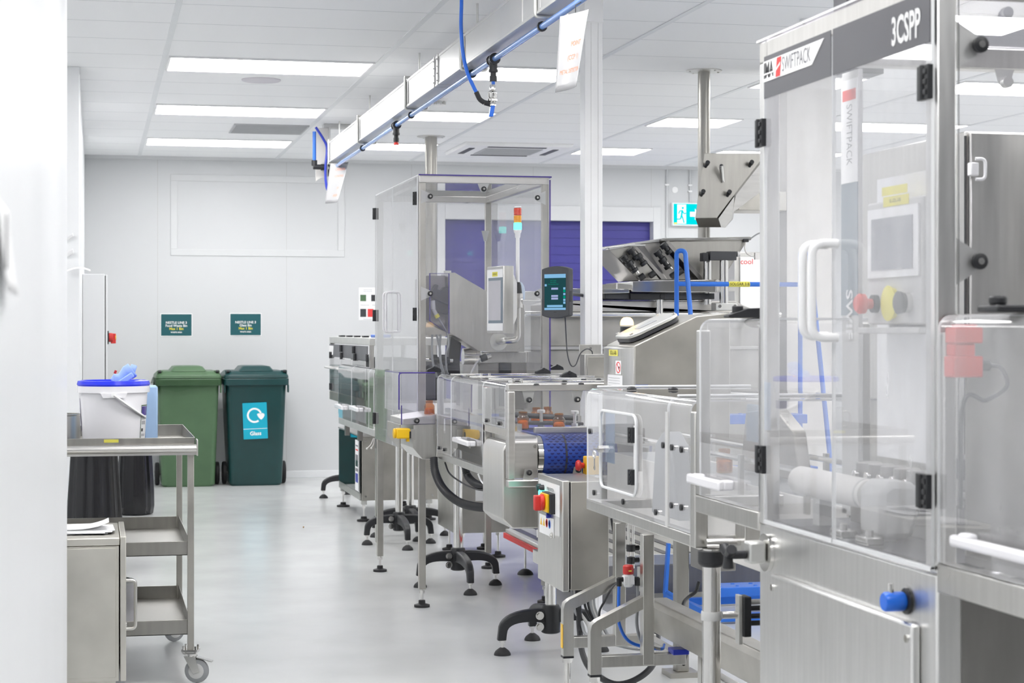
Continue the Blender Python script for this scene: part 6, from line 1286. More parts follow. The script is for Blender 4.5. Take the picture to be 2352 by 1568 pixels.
rg.loft(*[[mp(cA + rA * x, cZ + rZ * y, c) for x, y in ((-.65, .6), (-.5, .72), (.65, -.6), (.5, -.72))] for c in (.0012, .0016)])
part(st, 'prohibition_ring', rg, 'redink'); part(st, 'symbol', MB().loft(*[[mp(cA + rA * x, cZ + rZ * y, c) for x, y in ((-.1, .15), (.6, .15), (.35, -.5))] for c in (.0010, .0013)]), 'ink')
pp = part(t, 'paper_form', rect(mp, Aq(1396), Aq(1430), Zq(1412, 900), Zq(1412, 861), .001), 'paper')
for k in range(4): part(pp, 'form_line', rect(mp, Aq(1398), Aq(1424), Zq(1412, 868 + k * 6), Zq(1412, 867.4 + k * 6), .0014), 'greyink')
lb = W(1474, 888, Y=QY0 - .001); part(t, 'blue_label', MB().box((lb.x - .024, QY0 - .002, lb.z - .012), (lb.x + .024, QY0, lb.z + .007)), 'hose'); part(t, 'label_symbol', MB().lathe([(.006, 0), (.006, .001), (0, .001)], (lb.x + .004, QY0 - .002, lb.z - .002), (0, -1, 0), 14), 'signwhite')
bp = W(1440, 763, Y=6.95)
t = thing('beacon_lamp', 'glowing amber beacon on a black base behind the sloping console', 'beacon', V(bp.x, 6.95, bp.z - .03))
part(t, 'base', MB().lathe([(.016, -.10), (.018, -.04), (.026, 0), (.026, .026), (0, .026)], (bp.x, 6.95, bp.z - .005), n=20), 'black')
part(t, 'lens', MB().lathe([(.0255, 0), (.0255, .012), (.022, .022), (.014, .030), (0, .032)], (bp.x, 6.95, WZ(1440, 747, Y=6.95)), n=20), 'beacon')
part(t, 'bracket', MB().box((bp.x - .02, 6.94, bp.z - .13), (bp.x + .05, 6.96, bp.z - .10)), 'steel')

# bent tube support frame
t = thing('tube_stand', 'bent square-tube stand under the conveyor with screw feet', 'stand', (1.72, 6.1, .1))
for (xl, xp_, y, zt, zb2, yel) in ((1.605, 1.785, 5.95, .395, .24, False), (1.612, 1.80, 6.34, .41, .235, True)):
    lg = part(t, 'leg', MB().sq(fillet([(xl, y, zb2), (xl, y, zt), (xp_, y, zt + .085)], .012, 2), .037), 'steel', .002)
    part(lg, 'end_cap', MB().box((xl - .019, y - .019, zb2 - .008), (xl + .019, y + .019, zb2)), 'black', .001)
    fs = part(lg, 'screw_foot', MB().cyl((xl, y, .03), (xl, y, zb2 - .005), .011, n=12).cyl((xl, y, zb2 - .025), (xl, y, zb2 - .008), .018, n=6).lathe([(.045, 0), (.045, .012), (.02, .03), (0, .03)], (xl, y, 0), n=20), 'chrome')
    part(t, 'upright', MB().box((xp_ - .019, y - .019, .265), (xp_ + .019, y + .019, .695)), 'steel', .002)
    part(t, 'cross_tube', MB().box((xl + .019, y - .018, .262), (xp_ + .13, y + .018, .30)), 'steel', .002)
    if yel: part(lg, 'yellow_sticker', MB().box((xl - .0205, y - .014, .262), (xl - .019, y + .014, .345)), 'yellow')
part(t, 'long_tube', MB().box((1.885, MY1 + .01, .255), (1.925, 5.66, .293)), 'steel', .002); part(t, 'long_tube', MB().box((1.885, 5.968, .258), (1.925, 6.32, .294)), 'steel', .002)
part(t, 'blue_clip', MB().box((1.86, 5.90, .300), (1.915, 5.96, .318)), 'hosedk', .002)
t = thing('cable_trough', 'low folded stainless trough running under the line towards the tall machine', 'trough', (2.0, 5.0, .3))
m = MB(); m.prism([(1.87, .335), (1.85, .43), (1.86, .45), (1.925, .45), (1.935, .40), (1.935, .335)], 'y', MY1 + .012, 6.18); part(t, 'trough_body', m, 'steelw', .004)
part(t, 'leg', MB().box((1.89, 5.7, 0), (1.925, 5.735, .335)), 'steel'); part(t, 'leg', MB().box((1.89, 4.4, 0), (1.925, 4.435, .335)), 'steel')
for y in (5.5, 4.9): part(t, 'bolt', MB().cyl((1.848, y, .42), (1.858, y, .42), .008, n=10), 'chrome')
# round support post with collar
t = thing('round_support_post', 'round polished support post with a black collar in front of the trough', 'post', (1.60, 4.74, 0))
part(t, 'tube', MB().cyl((1.60, 4.74, .03), (1.60, 4.74, .79), .0245, n=24), 'chrome'); part(t, 'base', MB().lathe([(.07, 0), (.07, .012), (.03, .03), (0, .03)], (1.60, 4.74, 0), n=20), 'rubber')
m = MB(); m.cyl((1.60, 4.74, .752), (1.60, 4.74, .785), .036, n=24); m.lathe([(.036, .752), (.030, .744), (.025, .742)], (1.60, 4.74, 0), n=24); part(t, 'collar', m, 'black', .002); part(t, 'collar_knob', MB().cyl((1.636, 4.73, .77), (1.655, 4.73, .77), .011, n=14), 'chrome')
part(t, 'cross_rod', MB().cyl((1.585, 4.74, .806), (1.72, 4.74, .806), .010, n=14), 'chrome'); part(t, 'rod_block', MB().box((1.68, 4.70, .775), (1.74, 4.78, .88)), 'steel', .002)
part(t, 'clamp_band', MB().lathe([(.0265, .600), (.0275, .603), (.0275, .621), (.0265, .624)], (1.60, 4.74, 0), n=24), 'lgrey')
m = MB(); m.cyl((1.63, 4.74, .612), (1.675, 4.74, .612), .010, n=12); part(t, 'sensor_arm', m, 'chrome')
m = MB(); m.box((1.672, 4.725, .535), (1.682, 4.755, .665)); part(t, 'sensor_plate', m, 'alu', .001)
part(t, 'sensor_block', MB().box((1.682, 4.715, .555), (1.704, 4.765, .662)), 'black', .003)
for k, z in enumerate((.645, .628, .607, .588)):
    part(t, 'connector', MB().cyl((1.704, 4.74, z), (1.738, 4.74, z), .007, n=10), 'lgrey' if k == 0 else 'black')
    part(t, 'cable', MB().tube(spline([(1.736, 4.74, z), (1.78, 4.75, z - .004), (1.84, 4.8, z - .03 - .01 * k), (1.88, 4.95, z - .1)], 6), .0032, 6), ('concap', 'black', 'dark', 'lgrey')[k])
# air filter regulator
fx, fy = W(1443, 1330, Y=6.02).x, 6.02; fz = WZ(1443, 1345, Y=6.02)
t = thing('air_regulator', 'small white air valve with a red cap and two air tubes under the guard', 'air valve', (fx, fy, fz))
part(t, 'valve_body', MB().bx((fx, fy, fz + .020), (.036, .03, .030)).lathe([(.012, -.004), (.016, 0), (.016, .04), (0, .04)], (fx, fy, fz), n=14), 'white', .003)
part(t, 'red_cap', MB().lathe([(.0175, .04), (.0185, .044), (.018, .066), (.014, .070), (0, .07)], (fx, fy, fz), n=18), 'red')
part(t, 'yellow_dot', MB().box((fx - .004, fy - .0195, fz + .05), (fx + .006, fy - .018, fz + .054)), 'tag')
for s_, mt in ((-1, 'hose'), (1, 'grey')):
    part(t, 'elbow', MB().cyl((fx + s_ * .016, fy, fz + .022), (fx + s_ * .036, fy, fz + .022), .008, n=10).cyl((fx + s_ * .032, fy, fz + .026), (fx + s_ * .032, fy, fz + .0), .009, n=10), 'black')
    q = [V(fx + s_ * .032, fy, fz + .004), V(fx + s_ * .033, fy, fz - .06), V(fx + s_ * .03 , fy, fz - .13), V(fx + s_ * .02 + .03, fy, fz - .19), V(fx + .11, fy, fz - .215), V(fx + .14, fy + .05, fz - .21)]
    part(t, 'air_tube', MB().tube(spline(q, 7), .0055, 8), mt)
part(t, 'mounting', MB().box((fx + .04, fy - .004, fz - .02), (fx + .06, fy + .03, fz + .06)), 'steel')
# guide cylinder with black clamps
gx, gy = W(1449, 1250, Y=6.25).x, 6.25
t = thing('guide_cylinder', 'thin chrome twin rods with black clamps hanging above the red-capped valve', 'cylinder', (gx, gy, .66))
m = MB()
for dx in (-.008, .008): m.cyl((gx + dx, gy, WZ(1449, 1305, Y=gy)), (gx + dx, gy, .80), .005, n=10)
part(t, 'rods', m, 'chrome')
for py, r in ((1258, .016), (1286, .014)): 
    z = WZ(1449, py, Y=gy); part(t, 'clamp', MB().cyl((gx, gy, z - .012), (gx, gy, z + .012), r, n=14).cyl((gx + .012, gy, z), (gx + .03, gy, z), .009, n=12), 'black', .001)
part(t, 'tip_cable', MB().cyl((gx, gy, WZ(1449, 1325, Y=gy)), (gx, gy, WZ(1449, 1296, Y=gy)), .003, n=6), 'black')
solo('black_cable', 'thin black cable hanging beside the control cabinet towards the air valve', 'cable', MB().tube(spline([W(1404, 1190, Y=6.4), W(1410, 1225, Y=6.4), W(1424, 1258, Y=6.4), W(1430, 1290, Y=6.4), W(1424, 1325, Y=6.35), W(1404, 1352, Y=6.3), W(1390, 1378, Y=6.3), W(1378, 1400, Y=6.3), W(1376, 1420, Y=6.3)], 7), .004, 8), 'black', W(1424, 1258, Y=6.4))
solo('black_cable', 'black cable falling behind the middle upright with a yellow wire end', 'cable', MB().tube(spline([W(1606, 1335, Y=6.9), W(1598, 1358, Y=6.9), W(1580, 1372, Y=6.9), W(1570, 1385, Y=6.85), W(1568, 1410, Y=6.8), W(1572, 1440, Y=6.8), W(1580, 1480, Y=6.9), V(W(1565, 1400, Y=7.1).x, 7.07, .05)], 7), .007, 8), 'black', W(1590, 1370, Y=6.9))
# uprights of the far side of the stand
for px, lab in ((1565, 'square steel upright standing behind the trough and the black cable'),):
    p = W(px, 1400, Y=7.1); t = thing('steel_upright', lab, 'upright', (p.x, 7.1, 0)); part(t, 'tube', MB().box((p.x - .026, 7.08, .02), (p.x + .026, 7.13, .72)), 'steelm', .003); part(t, 'base_plate', MB().box((p.x - .06, 7.05, 0), (p.x + .06, 7.17, .02)), 'steelw')
    part(t, 'motor_box', MB().box((p.x + .07, 7.02, .42), (p.x + .20, 7.2, .70)), 'steeld', .004)
# ================================================================ COUNTING MACHINE BEYOND THE LINE
QY = 10.38; Pb = lambda px, py, y=QY: (W(px, py, Y=y).x, W(px, py, Y=y).z)
X_ = lambda px, y=QY: WX(px, y); Z_ = lambda px, py, y=QY: WZ(px, py, Y=y)
t = thing('counting_machine', 'long stainless tablet counting machine crossing behind the packing line', 'machine', (3.2, 10.6, 0))
zt, zr, zs_, zb2 = Z_(1500, 690), Z_(1500, 722), Z_(1500, 797), .62
x0, x1 = X_(1196), X_(1790)
m = MB(); m.prism([(x0, zr), (x0, zt), (X_(1690), zt), (X_(1745), Z_(1745, 716)), (x1, Z_(1790, 735)), (x1, zr)], 'y', QY + .02, QY + .46); part(t, 'upper_beam', m, 'steelx', .004)
part(t, 'front_tube', MB().cyl((x0 + .02, QY - .02, zr), (x1, QY - .02, zr), .018, n=18), 'chrome')
part(t, 'body', MB().box((x0 + .03, QY + .05, zs_ + .006), (x1, QY + .46, zr - .01)), 'steelw', .003)
part(t, 'seam_strip', MB().box((x0, QY + .03, zs_ - .014), (x1, QY + .05, zs_ + .006)), 'steelx', .002)
part(t, 'lower_body', MB().box((x0 + .03, QY + .06, zb2), (x1, QY + .46, zs_ - .014)), 'steelw', .003)
part(t, 'cream_base', MB().box((X_(1300), QY + .1, .14), (X_(1750), QY + .45, zb2)), 'cream', .004)
for z in (Z_(1500, 1215), Z_(1500, 1250)): part(t, 'base_seam', MB().box((X_(1300), QY + .096, z - .003), (X_(1750), QY + .1, z + .003)), 'grey')
for px in (1330, 1515, 1720): part(t, 'machine_foot', MB().lathe([(.05, 0), (.05, .02), (.03, .05), (.02, .14), (0, .14)], (X_(px), QY + .2, 0), n=16), 'bindk')
p = W(1515, 1294, Y=QY)
# vibrating trays
part(t, 'feed_tray', MB().prism([(X_(1439), Z_(1439, 671)), (X_(1439), Z_(1439, 647)), (X_(1632), Z_(1632, 643)), (X_(1632), Z_(1632, 672))], 'y', QY - .12, QY + .45), 'chrome', .003)
part(t, 'outlet_tray', MB().prism([(X_(1300), Z_(1300, 676)), (X_(1300), Z_(1300, 663)), (X_(1437), Z_(1437, 664)), (X_(1437), Z_(1437, 673))], 'y', QY - .08, QY + .4), 'chrome', .003)
part(t, 'tray_wall', MB().prism([(X_(1386), Z_(1386, 664)), (X_(1386), Z_(1386, 653)), (X_(1437), Z_(1437, 648)), (X_(1437), Z_(1437, 664))], 'y', QY + .2, QY + .21), 'chrome')
part(t, 'rail_plate', MB().prism([(X_(1196), zt), (X_(1196), Z_(1196, 668)), (X_(1300), Z_(1300, 668)), (X_(1300), zt)], 'y', QY + .1, QY + .4), 'steelx', .003)
part(t, 'vibrator_bed', MB().box((X_(1384), QY - .05, Z_(1500, 687)), (X_(1635), QY + .4, Z_(1500, 673))), 'dark', .003)
part(t, 'vibrator_block', MB().box((X_(1440), QY - .07, Z_(1500, 688)), (X_(1520), QY - .02, Z_(1500, 674))), 'black', .003)
part(t, 'vibrator_bolt', MB().cyl((X_(1512), QY - .078, Z_(1512, 681)), (X_(1512), QY - .07, Z_(1512, 681)), .012, n=14), 'black')
part(t, 'tray_leg', MB().cyl((X_(1510), QY - .04, zr), (X_(1510), QY - .04, Z_(1510, 688)), .022, n=16), 'chrome')
for px, w_ in ((1642, .024), (1622, .02)): part(t, 'hopper_column', MB().cyl((X_(px), QY - (.16 if px == 1642 else .02), Z_(px, 700)), (X_(px), QY - (.16 if px == 1642 else .02), Z_(px, 598)), .026, n=18), 'chrome')
m = MB(); m.box((X_(1619), QY - .2, Z_(1640, 713)), (X_(1667), QY - .11, Z_(1640, 697))); cb = part(t, 'column_clamp', m, 'alu', .003)
for px in (1627, 1661): part(cb, 'clamp_bolt', MB().cyl((X_(px), QY - .206, Z_(px, 704)), (X_(px), QY - .2, Z_(px, 704)), .010, n=8), 'chrome')
part(t, 'sensor_bar', MB().box((X_(1607), QY - .19, Z_(1640, 600)), (X_(1667), QY - .12, Z_(1640, 580))), 'dark', .003); part(t, 'sensor_end', MB().box((X_(1592), QY - .18, Z_(1600, 602)), (X_(1605), QY - .12, Z_(1600, 583))), 'black', .003)
part(t, 'clear_knob', MB().cyl((X_(1676), QY - .17, Z_(1676, 586)), (X_(1670), QY - .17, Z_(1676, 586)), .016, n=12), 'lgrey')
part(t, 'deck_knob', MB().lathe([(.02, 0), (.022, .01), (.012, .02), (0, .02)], (X_(1671), QY + .1, Z_(1671, 642)), n=14), 'black'); part(t, 'deck_strip', MB().box((X_(1634), QY, Z_(1634, 668)), (X_(1690), QY + .3, Z_(1634, 642))), 'steelx')

def hopper(lab, pts, wing, knobs, y0, slot):
    a = [Pb(*p, y0) for p in pts]; t = thing('tablet_hopper', lab, 'hopper', (sum(p[0] for p in a) / 4, y0 + .2, a[2][1]), 'tablet hoppers')
    f = [V(x, y0, z) for x, z in a]; 
    for nm, q, off in (('front_wall', f, (0, .004, 0)), ('rear_wall', [p + V(0, .42, 0) for p in f], (0, .004, 0)), ('right_wall', [f[1], f[2], f[2] + V(0, .42, 0), f[1] + V(0, .42, 0)], (-.004, 0, 0)), ('left_wall', [f[0], f[3], f[3] + V(0, .42, 0), f[0] + V(0, .42, 0)], (.004, 0, 0))):
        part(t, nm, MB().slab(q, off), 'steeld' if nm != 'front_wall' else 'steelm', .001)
    m = MB(); m.tube([f[0] + V(-.008, -.008, .003), f[1] + V(.008, -.008, .003), f[1] + V(.008, .43, .003), f[0] + V(-.008, .43, .003)], .010, 6, closed=True); part(t, 'rim', m, 'chrome')
    w_ = [V(*(lambda q: (q[0], y0 - .01, q[1]))(Pb(*p, y0))) for p in wing]
    part(t, 'gate_plate', MB().slab(w_, (0, .40, 0)), 'steeld', .001)
    for px, py in knobs:
        c = W(px, py, Y=y0 - .04); m = MB(); d = V(.62, 0, -.78); m.cyl(c - d * .022, c + d * .006, .024, n=12); m.cyl(c + d * .006, c + d * .03, .014, n=10); m.cyl(c + d * .03, c + d * .05, .022, n=12); part(t, 'gate_knob', m, 'black', .002)
    for (px0, py0, px1, py1) in slot:
        part(t, 'gate_rod', MB().cyl(W(px0, py0, Y=y0 - .03), W(px1, py1, Y=y0 - .03), .009, n=10), 'chrome')
    return t
h2_ = hopper('wide stainless feed hopper with a black sensor bar, the one nearer the blue handrail', [(1524, 552), (1719, 549), (1658, 641), (1613, 641)], [(1526, 556), (1534, 552), (1616, 640), (1603, 641)], [(1527, 566), (1513, 583), (1524, 600)], QY + .05, [(1530, 602, 1543, 618), (1520, 588, 1530, 606)])
part(h2_, 'left_lip', MB().slab([V(Pb(1464, 560)[0], QY + .08, Pb(1464, 560)[1]), V(Pb(1464, 555)[0], QY + .08, Pb(1464, 555)[1]), V(Pb(1524, 548)[0], QY + .08, Pb(1524, 548)[1]), V(Pb(1524, 553)[0], QY + .08, Pb(1524, 553)[1])], (0, .4, 0)), 'lgrey'); part(h2_, 'left_side', MB().slab([V(*(Pb(1488, 558)[0], QY + .1, Pb(1488, 558)[1])), V(Pb(1524, 553)[0], QY + .1, Pb(1524, 553)[1]), V(Pb(1600, 640)[0], QY + .1, Pb(1600, 640)[1]), V(Pb(1545, 640)[0], QY + .1, Pb(1545, 640)[1])], (0, .3, 0)), 'steeld')
h1_ = hopper('smaller stainless feed hopper with black clamp knobs before the purple shutter', [(1396, 571), (1452, 562), (1515, 641), (1466, 643)], [(1450, 563), (1458, 562), (1530, 641), (1518, 641)], [(1451, 578), (1436, 595), (1448, 608), (1469, 592)], QY - .02, [(1456, 612, 1466, 628), (1466, 590, 1480, 606)])
part(h1_, 'left_lip', MB().slab([V(Pb(1395, 574)[0], QY - .04, Pb(1395, 574)[1]), V(Pb(1395, 569)[0], QY - .04, Pb(1395, 569)[1]), V(Pb(1452, 561)[0], QY - .04, Pb(1452, 561)[1]), V(Pb(1478, 562)[0], QY - .04, Pb(1478, 562)[1]), V(Pb(1478, 565)[0], QY - .04, Pb(1478, 565)[1]), V(Pb(1440, 566)[0], QY - .04, Pb(1440, 566)[1])], (0, .45, 0)), 'lgrey')
for hp_, kn in ((h1_, (1468, 640)), (h1_, (1492, 634)), (h2_, (1541, 636)), (h2_, (1556, 628))):
    c = W(*kn, Y=QY - .06); part(hp_, 'lower_knob', MB().cyl(c, c + V(.03, 0, .02), .018, n=12), 'black', .002)
# sensor cable from the hopper corner
part(h2_, 'corner_sensor', MB().box((X_(1712), QY + .03, Z_(1716, 555)), (X_(1724), QY + .06, Z_(1716, 548))), 'black', .001)
part(h2_, 'sensor_cable', MB().tube(spline([W(1722, 549, Y=QY + .04), W(1745, 535, Y=QY + .04), W(1780, 528, Y=QY + .04)], 6), .004, 6), 'grey')
solo('hopper_cable', 'thin white cable sagging from the hopper corner to a yellow plug', 'cable', MB().tube(spline([W(1713, 556, Y=QY + .02), W(1711, 570, Y=QY + .02), W(1716, 582, Y=QY), W(1730, 589, Y=QY), W(1742, 590, Y=QY)], 7), .004, 6).bx(W(1739, 588, Y=QY), (.03, .02, .04)), 'cream', W(1716, 582, Y=QY))
# elevator discharge chute
EY = 10.28; Q = lambda px, py, y=EY, dx=0, dz=0: V(W(px, py, Y=y).x + dx, y, W(px, py, Y=y).z + dz)
t = thing('elevator_chute', 'grey steel elevator chute with black knobs pointing down over the hoppers', 'chute', Q(1650, 430))
fr = [(1618, 352), (1760, 352), (1742, 375), (1687, 447), (1647, 500), (1597, 501), (1604, 446), (1610, 405)]
back = [(1628, 352), (1772, 352), (1760, 385), (1698, 460), (1657, 522), (1604, 522), (1612, 470), (1618, 420)]
m = MB(); m.loft([Q(*p) for p in fr], [Q(*p, y=EY + .16) for p in back]); part(t, 'head_plate', m, 'steelm', .002, smooth=20)
m = MB(); m.loft([Q(1690, 446, EY + .03), Q(1775, 330, EY + .03), Q(1775, 420, EY + .05), Q(1682, 489, EY + .05)], [Q(1690, 446, EY + .22), Q(1775, 330, EY + .22), Q(1775, 420, EY + .22), Q(1682, 489, EY + .22)]); part(t, 'side_duct', m, 'steelx', .002)
part(t, 'outlet_face', MB().loft([Q(1650, 502, EY - .004), Q(1687, 450, EY - .004), Q(1681, 503, EY + .05), Q(1664, 523, EY + .05), Q(1656, 522, EY + .04)], [Q(1652, 502, EY + .12), Q(1690, 450, EY + .12), Q(1684, 503, EY + .14), Q(1666, 523, EY + .14), Q(1658, 522, EY + .14)]), 'steelx', .001)
part(t, 'cross_box', MB().box((X_(1690, 10.6), 10.55, Z_(1720, 484, 10.6)), (X_(1800, 10.6), 10.85, Z_(1720, 440, 10.6))), 'steelw', .003)
for px, py in ((1621, 382), (1611, 448), (1671, 449), (1722, 381)):
    c = Q(px, py); m = MB(); d = V(.05, 1, -.45).normalized(); m.cyl(c - d * .05, c - d * .028, .013, n=12); m.cyl(c - d * .03, c + d * .01, .009, n=10); part(t, 'chute_knob', m, 'black')
c = Q(1649, 382); m = MB(); c2 = Q(1660, 416); m.cyl(c + V(0, -.06, 0), c2, .013, n=16); part(t, 'tube_handle', m, 'chrome'); part(t, 'tube_bore', MB().cyl(c + V(0, -.0605, 0) - (c2 - c - V(0, -.06, 0)).normalized() * .001, c + V(0, -.06, 0), .010, n=14), 'dark')
part(t, 'elevator_leg', MB().box((X_(1800, 10.6) + .0, 10.55, .0), (X_(1800, 10.6) + .3, 10.85, CZ - .002)), 'cream', .003)
# cool white cabinet behind
wx0, wx1 = WX(1690, 12.6), WX(1800, 12.6)
t = thing('chiller_cabinet', 'pale cabinet with a small red word on its door, beside the wide hopper', 'cabinet', ((wx0 + wx1) / 2, 12.8, 0))
part(t, 'frame', MB().box((wx0, 12.62, 0), (wx1, 13.2, WZ(1690, 578, Y=12.6))), 'steel', .004); part(t, 'door', MB().box((wx0 + .035, 12.6, .1), (wx1 - .02, 12.62, WZ(1700, 590, Y=12.6))), 'white', .004)
part(t, 'lettering', MB().text('cool', .055, plane_map((WX(1715, 12.6), 12.598, WZ(1715, 601, Y=12.6)), (1, 0, 0), (0, 0, 1))), 'redink')

# ================================================================ BLUE STEP LADDER
t = thing('step_ladder', 'blue steel platform step ladder with two looped handrails behind the console', 'ladder', (3.1, 8.6, 0))
YT = 8.9
for px in (1554, 1838):
    xa = WX(px, YT); zt = WZ(px, 585, Y=YT); 
    m = MB(); m.tube(fillet([(xa, YT, .03), (xa, YT, zt), (xa + .035, YT - .01, zt + .0), (xa + .035 + .02, YT - .55, .2)], .05, 8), .0165, 12)
    part(t, 'handrail', MB().tube(fillet([(xa, YT, .02), (xa, YT, zt + .02), (xa + .035, YT - .03, zt + .02), (xa + .035, YT - .5, .03)], .035, 8), .0118, 12), 'blue')
xa, xb = WX(1554, YT), WX(1838, YT)
part(t, 'cross_bar', MB().cyl((xa, YT, WZ(1600, 652, Y=YT)), (xb, YT, WZ(1600, 652, Y=YT)), .012, n=12), 'blue')
tg = part(t, 'name_tag', MB().lathe([(.0135, -.055), (.0135, .055)], (WX(1697, YT), YT, WZ(1600, 652, Y=YT)), (1, 0, 0), 16), 'tag'); part(tg, 'tag_text', MB().text('SOLGAR 3 B', .019, plane_map((WX(1697, YT), YT - .0140, WZ(1600, 652, Y=YT)), (1, 0, 0), (0, 0, 1)), bold=.0003), 'tagink')
for z, yy in ((.155, 8.40), (.45, 8.53), (.70, 8.66), (.95, 8.80)):
    sp = part(t, 'tread', MB().box((xa + .03, yy, z - .045), (xb, yy + .17, z)), 'blue', .003)
    m = MB()
    for k in range(12): m.lathe([(.012, 0), (.008, .004), (0, .004)], (xa + .07 + (k % 6) * .09, yy + .05 + (k // 6) * .07, z), n=8)
    part(sp, 'tread_studs', m, 'blue')
part(t, 'base_rail', MB().box((xa - .02, 8.30, .01), (xb + .03, 8.34, .045)), 'blue', .002); part(t, 'base_rail', MB().box((xa - .02, 8.84, .01), (xb + .03, 8.88, .045)), 'blue', .002)
for x in (xa - .02, xb + .03): part(t, 'side_rail', MB().box((x - .015, 8.341, .01), (x + .015, 8.839, .06)), 'blue', .002)
m = MB(); m.slab([W(1534, 1248, Y=8.5), W(1541, 1248, Y=8.5), W(1534, 1365, Y=8.5), W(1526, 1365, Y=8.5)], (0, .03, 0)); part(t, 'brace', m, 'blue', .002)
m = MB(); m.slab([W(1526, 1360, Y=8.5), W(1534, 1355, Y=8.5), W(1615, 1400, Y=8.3), W(1615, 1425, Y=8.3), W(1526, 1385, Y=8.5)], (0, .02, 0)); part(t, 'gusset', m, 'blue', .002)

# ================================================================ RED-EDGED PLATFORM
t = thing('work_platform', 'low aluminium work platform with dark grip strips and a red edge behind the line', 'platform', (2.8, 9.8, 0))
PX0, PX1_, PY0, PY1, PZ1 = 2.26, 3.35, 9.02, 10.36, .245
part(t, 'deck', MB().box((PX0 + .012, PY0, .19), (PX1_, PY1, PZ1)), 'alu', .003)
part(t, 'red_edge', MB().box((PX0, PY0, .195), (PX0 + .011, PY1, .225)), 'redink', .002)
for k in range(9): part(t, 'grip_strip', MB().box((PX0 + .05 + k * .12, PY0 + .01, PZ1), (PX0 + .09 + k * .12, PY1 - .01, PZ1 + .003)), 'header')
part(t, 'front_apron', MB().box((PX0 + .14, PY0 - .004, .05), (PX1_, PY0, .19)), 'steeld')
for x in (PX0 + .10, PX1_ - .08):
    for y in (PY0 + .12, PY1 - .12): foot(t, x, y, .19, .045, False)

p = W(1199, 662, Y=9.95); t = thing('hairnet_dome', 'pale blue dome put in for a hairnet, just showing behind the signal tower pole', 'cover', (p.x, 10.1, p.z - .05))  # plain dome put in where a blue hairnet shows; its stem is added
part(t, 'dome', MB().lathe([(.036, -.06), (.038, -.02), (.034, .01), (.022, .032), (0, .042)], (p.x - .01, 10.0, p.z), n=24), 'wipes'); part(t, 'stem', MB().cyl((p.x - .01, 10.0, .957), (p.x - .01, 10.0, p.z - .06), .012, n=12), 'chrome')
# ================================================================ FAR LABELLING MACHINE
UX, UY0, UY1 = 1.80, 12.45, 14.62
t = thing('labelling_machine', 'distant labelling machine with hinged clear flaps and a grey header', 'machine', (2.1, 13.5, .6))
z0, z1 = .85, 1.319
part(t, 'top_frame', MB().box((UX - .004, UY0, 1.268), (2.4, UY1, z1)), 'alu', .004); part(t, 'bottom_frame', MB().box((UX - .004, UY0, z0 - .02), (2.4, UY1, z0 + .045)), 'steelw', .003)
for y in (UY0, UY1 - .03):
    for x in (UX, 2.36): part(t, 'corner_post', MB().box((x, y, z0 + .045), (x + .03, y + .03, 1.268)), 'steel')
part(t, 'header_band', MB().box((UX - .006, UY0 + .08, 1.165), (UX - .001, UY1 - .01, 1.262)), 'header')
part(t, 'maker_plate', MB().prism([(UY1 - .02, 1.18), (UY1 - .02, 1.25), (UY1 - .28, 1.25), (UY1 - .25, 1.18)], 'x', UX - .008, UX - .006), 'signwhite')
dark = part(t, 'inner_cabinet', MB().box((UX + .15, UY0 + .1, z0 + .05), (2.34, UY1 - .1, 1.16)), 'dark', .004)
ed = [UY1 - .03, 13.9, 13.3, 12.6]
for k in range(3):
    d = panel(t, 'flap', (UX - .008, ed[k + 1] + .006, z0 + .05), (UX - .003, ed[k] - .006, 1.160), 'polyhaze', 'edge')
    uhandle(d, (UX - .008, ed[k] - .12, 1.085), (UX - .008, ed[k + 1] + .12, 1.085), (-.05, 0, 0), .008, 'lgrey', rad=.02)
for px, py in ((785, 800), (814, 803), (761, 815), (786, 817), (817, 820), (846, 822), (761, 887)):
    p = W(px, py, X=UX - .008); hinge(t, (UX - .008, p.y, p.z), .05, .05)
for k in range(4): part(t, 'roof_latch', MB().box((UX + .02, 12.9 + k * .42, z1), (UX + .06, 12.98 + k * .42, z1 + .012)), 'black')
part(t, 'blue_cap', MB().box((UX + .05, 12.5, z1), (UX + .15, 12.75, z1 + .02)), 'hose', .004)
part(t, 'support_column', MB().box((2.0, 13.0, .621), (2.12, 14.0, z0 - .02)), 'steeld')
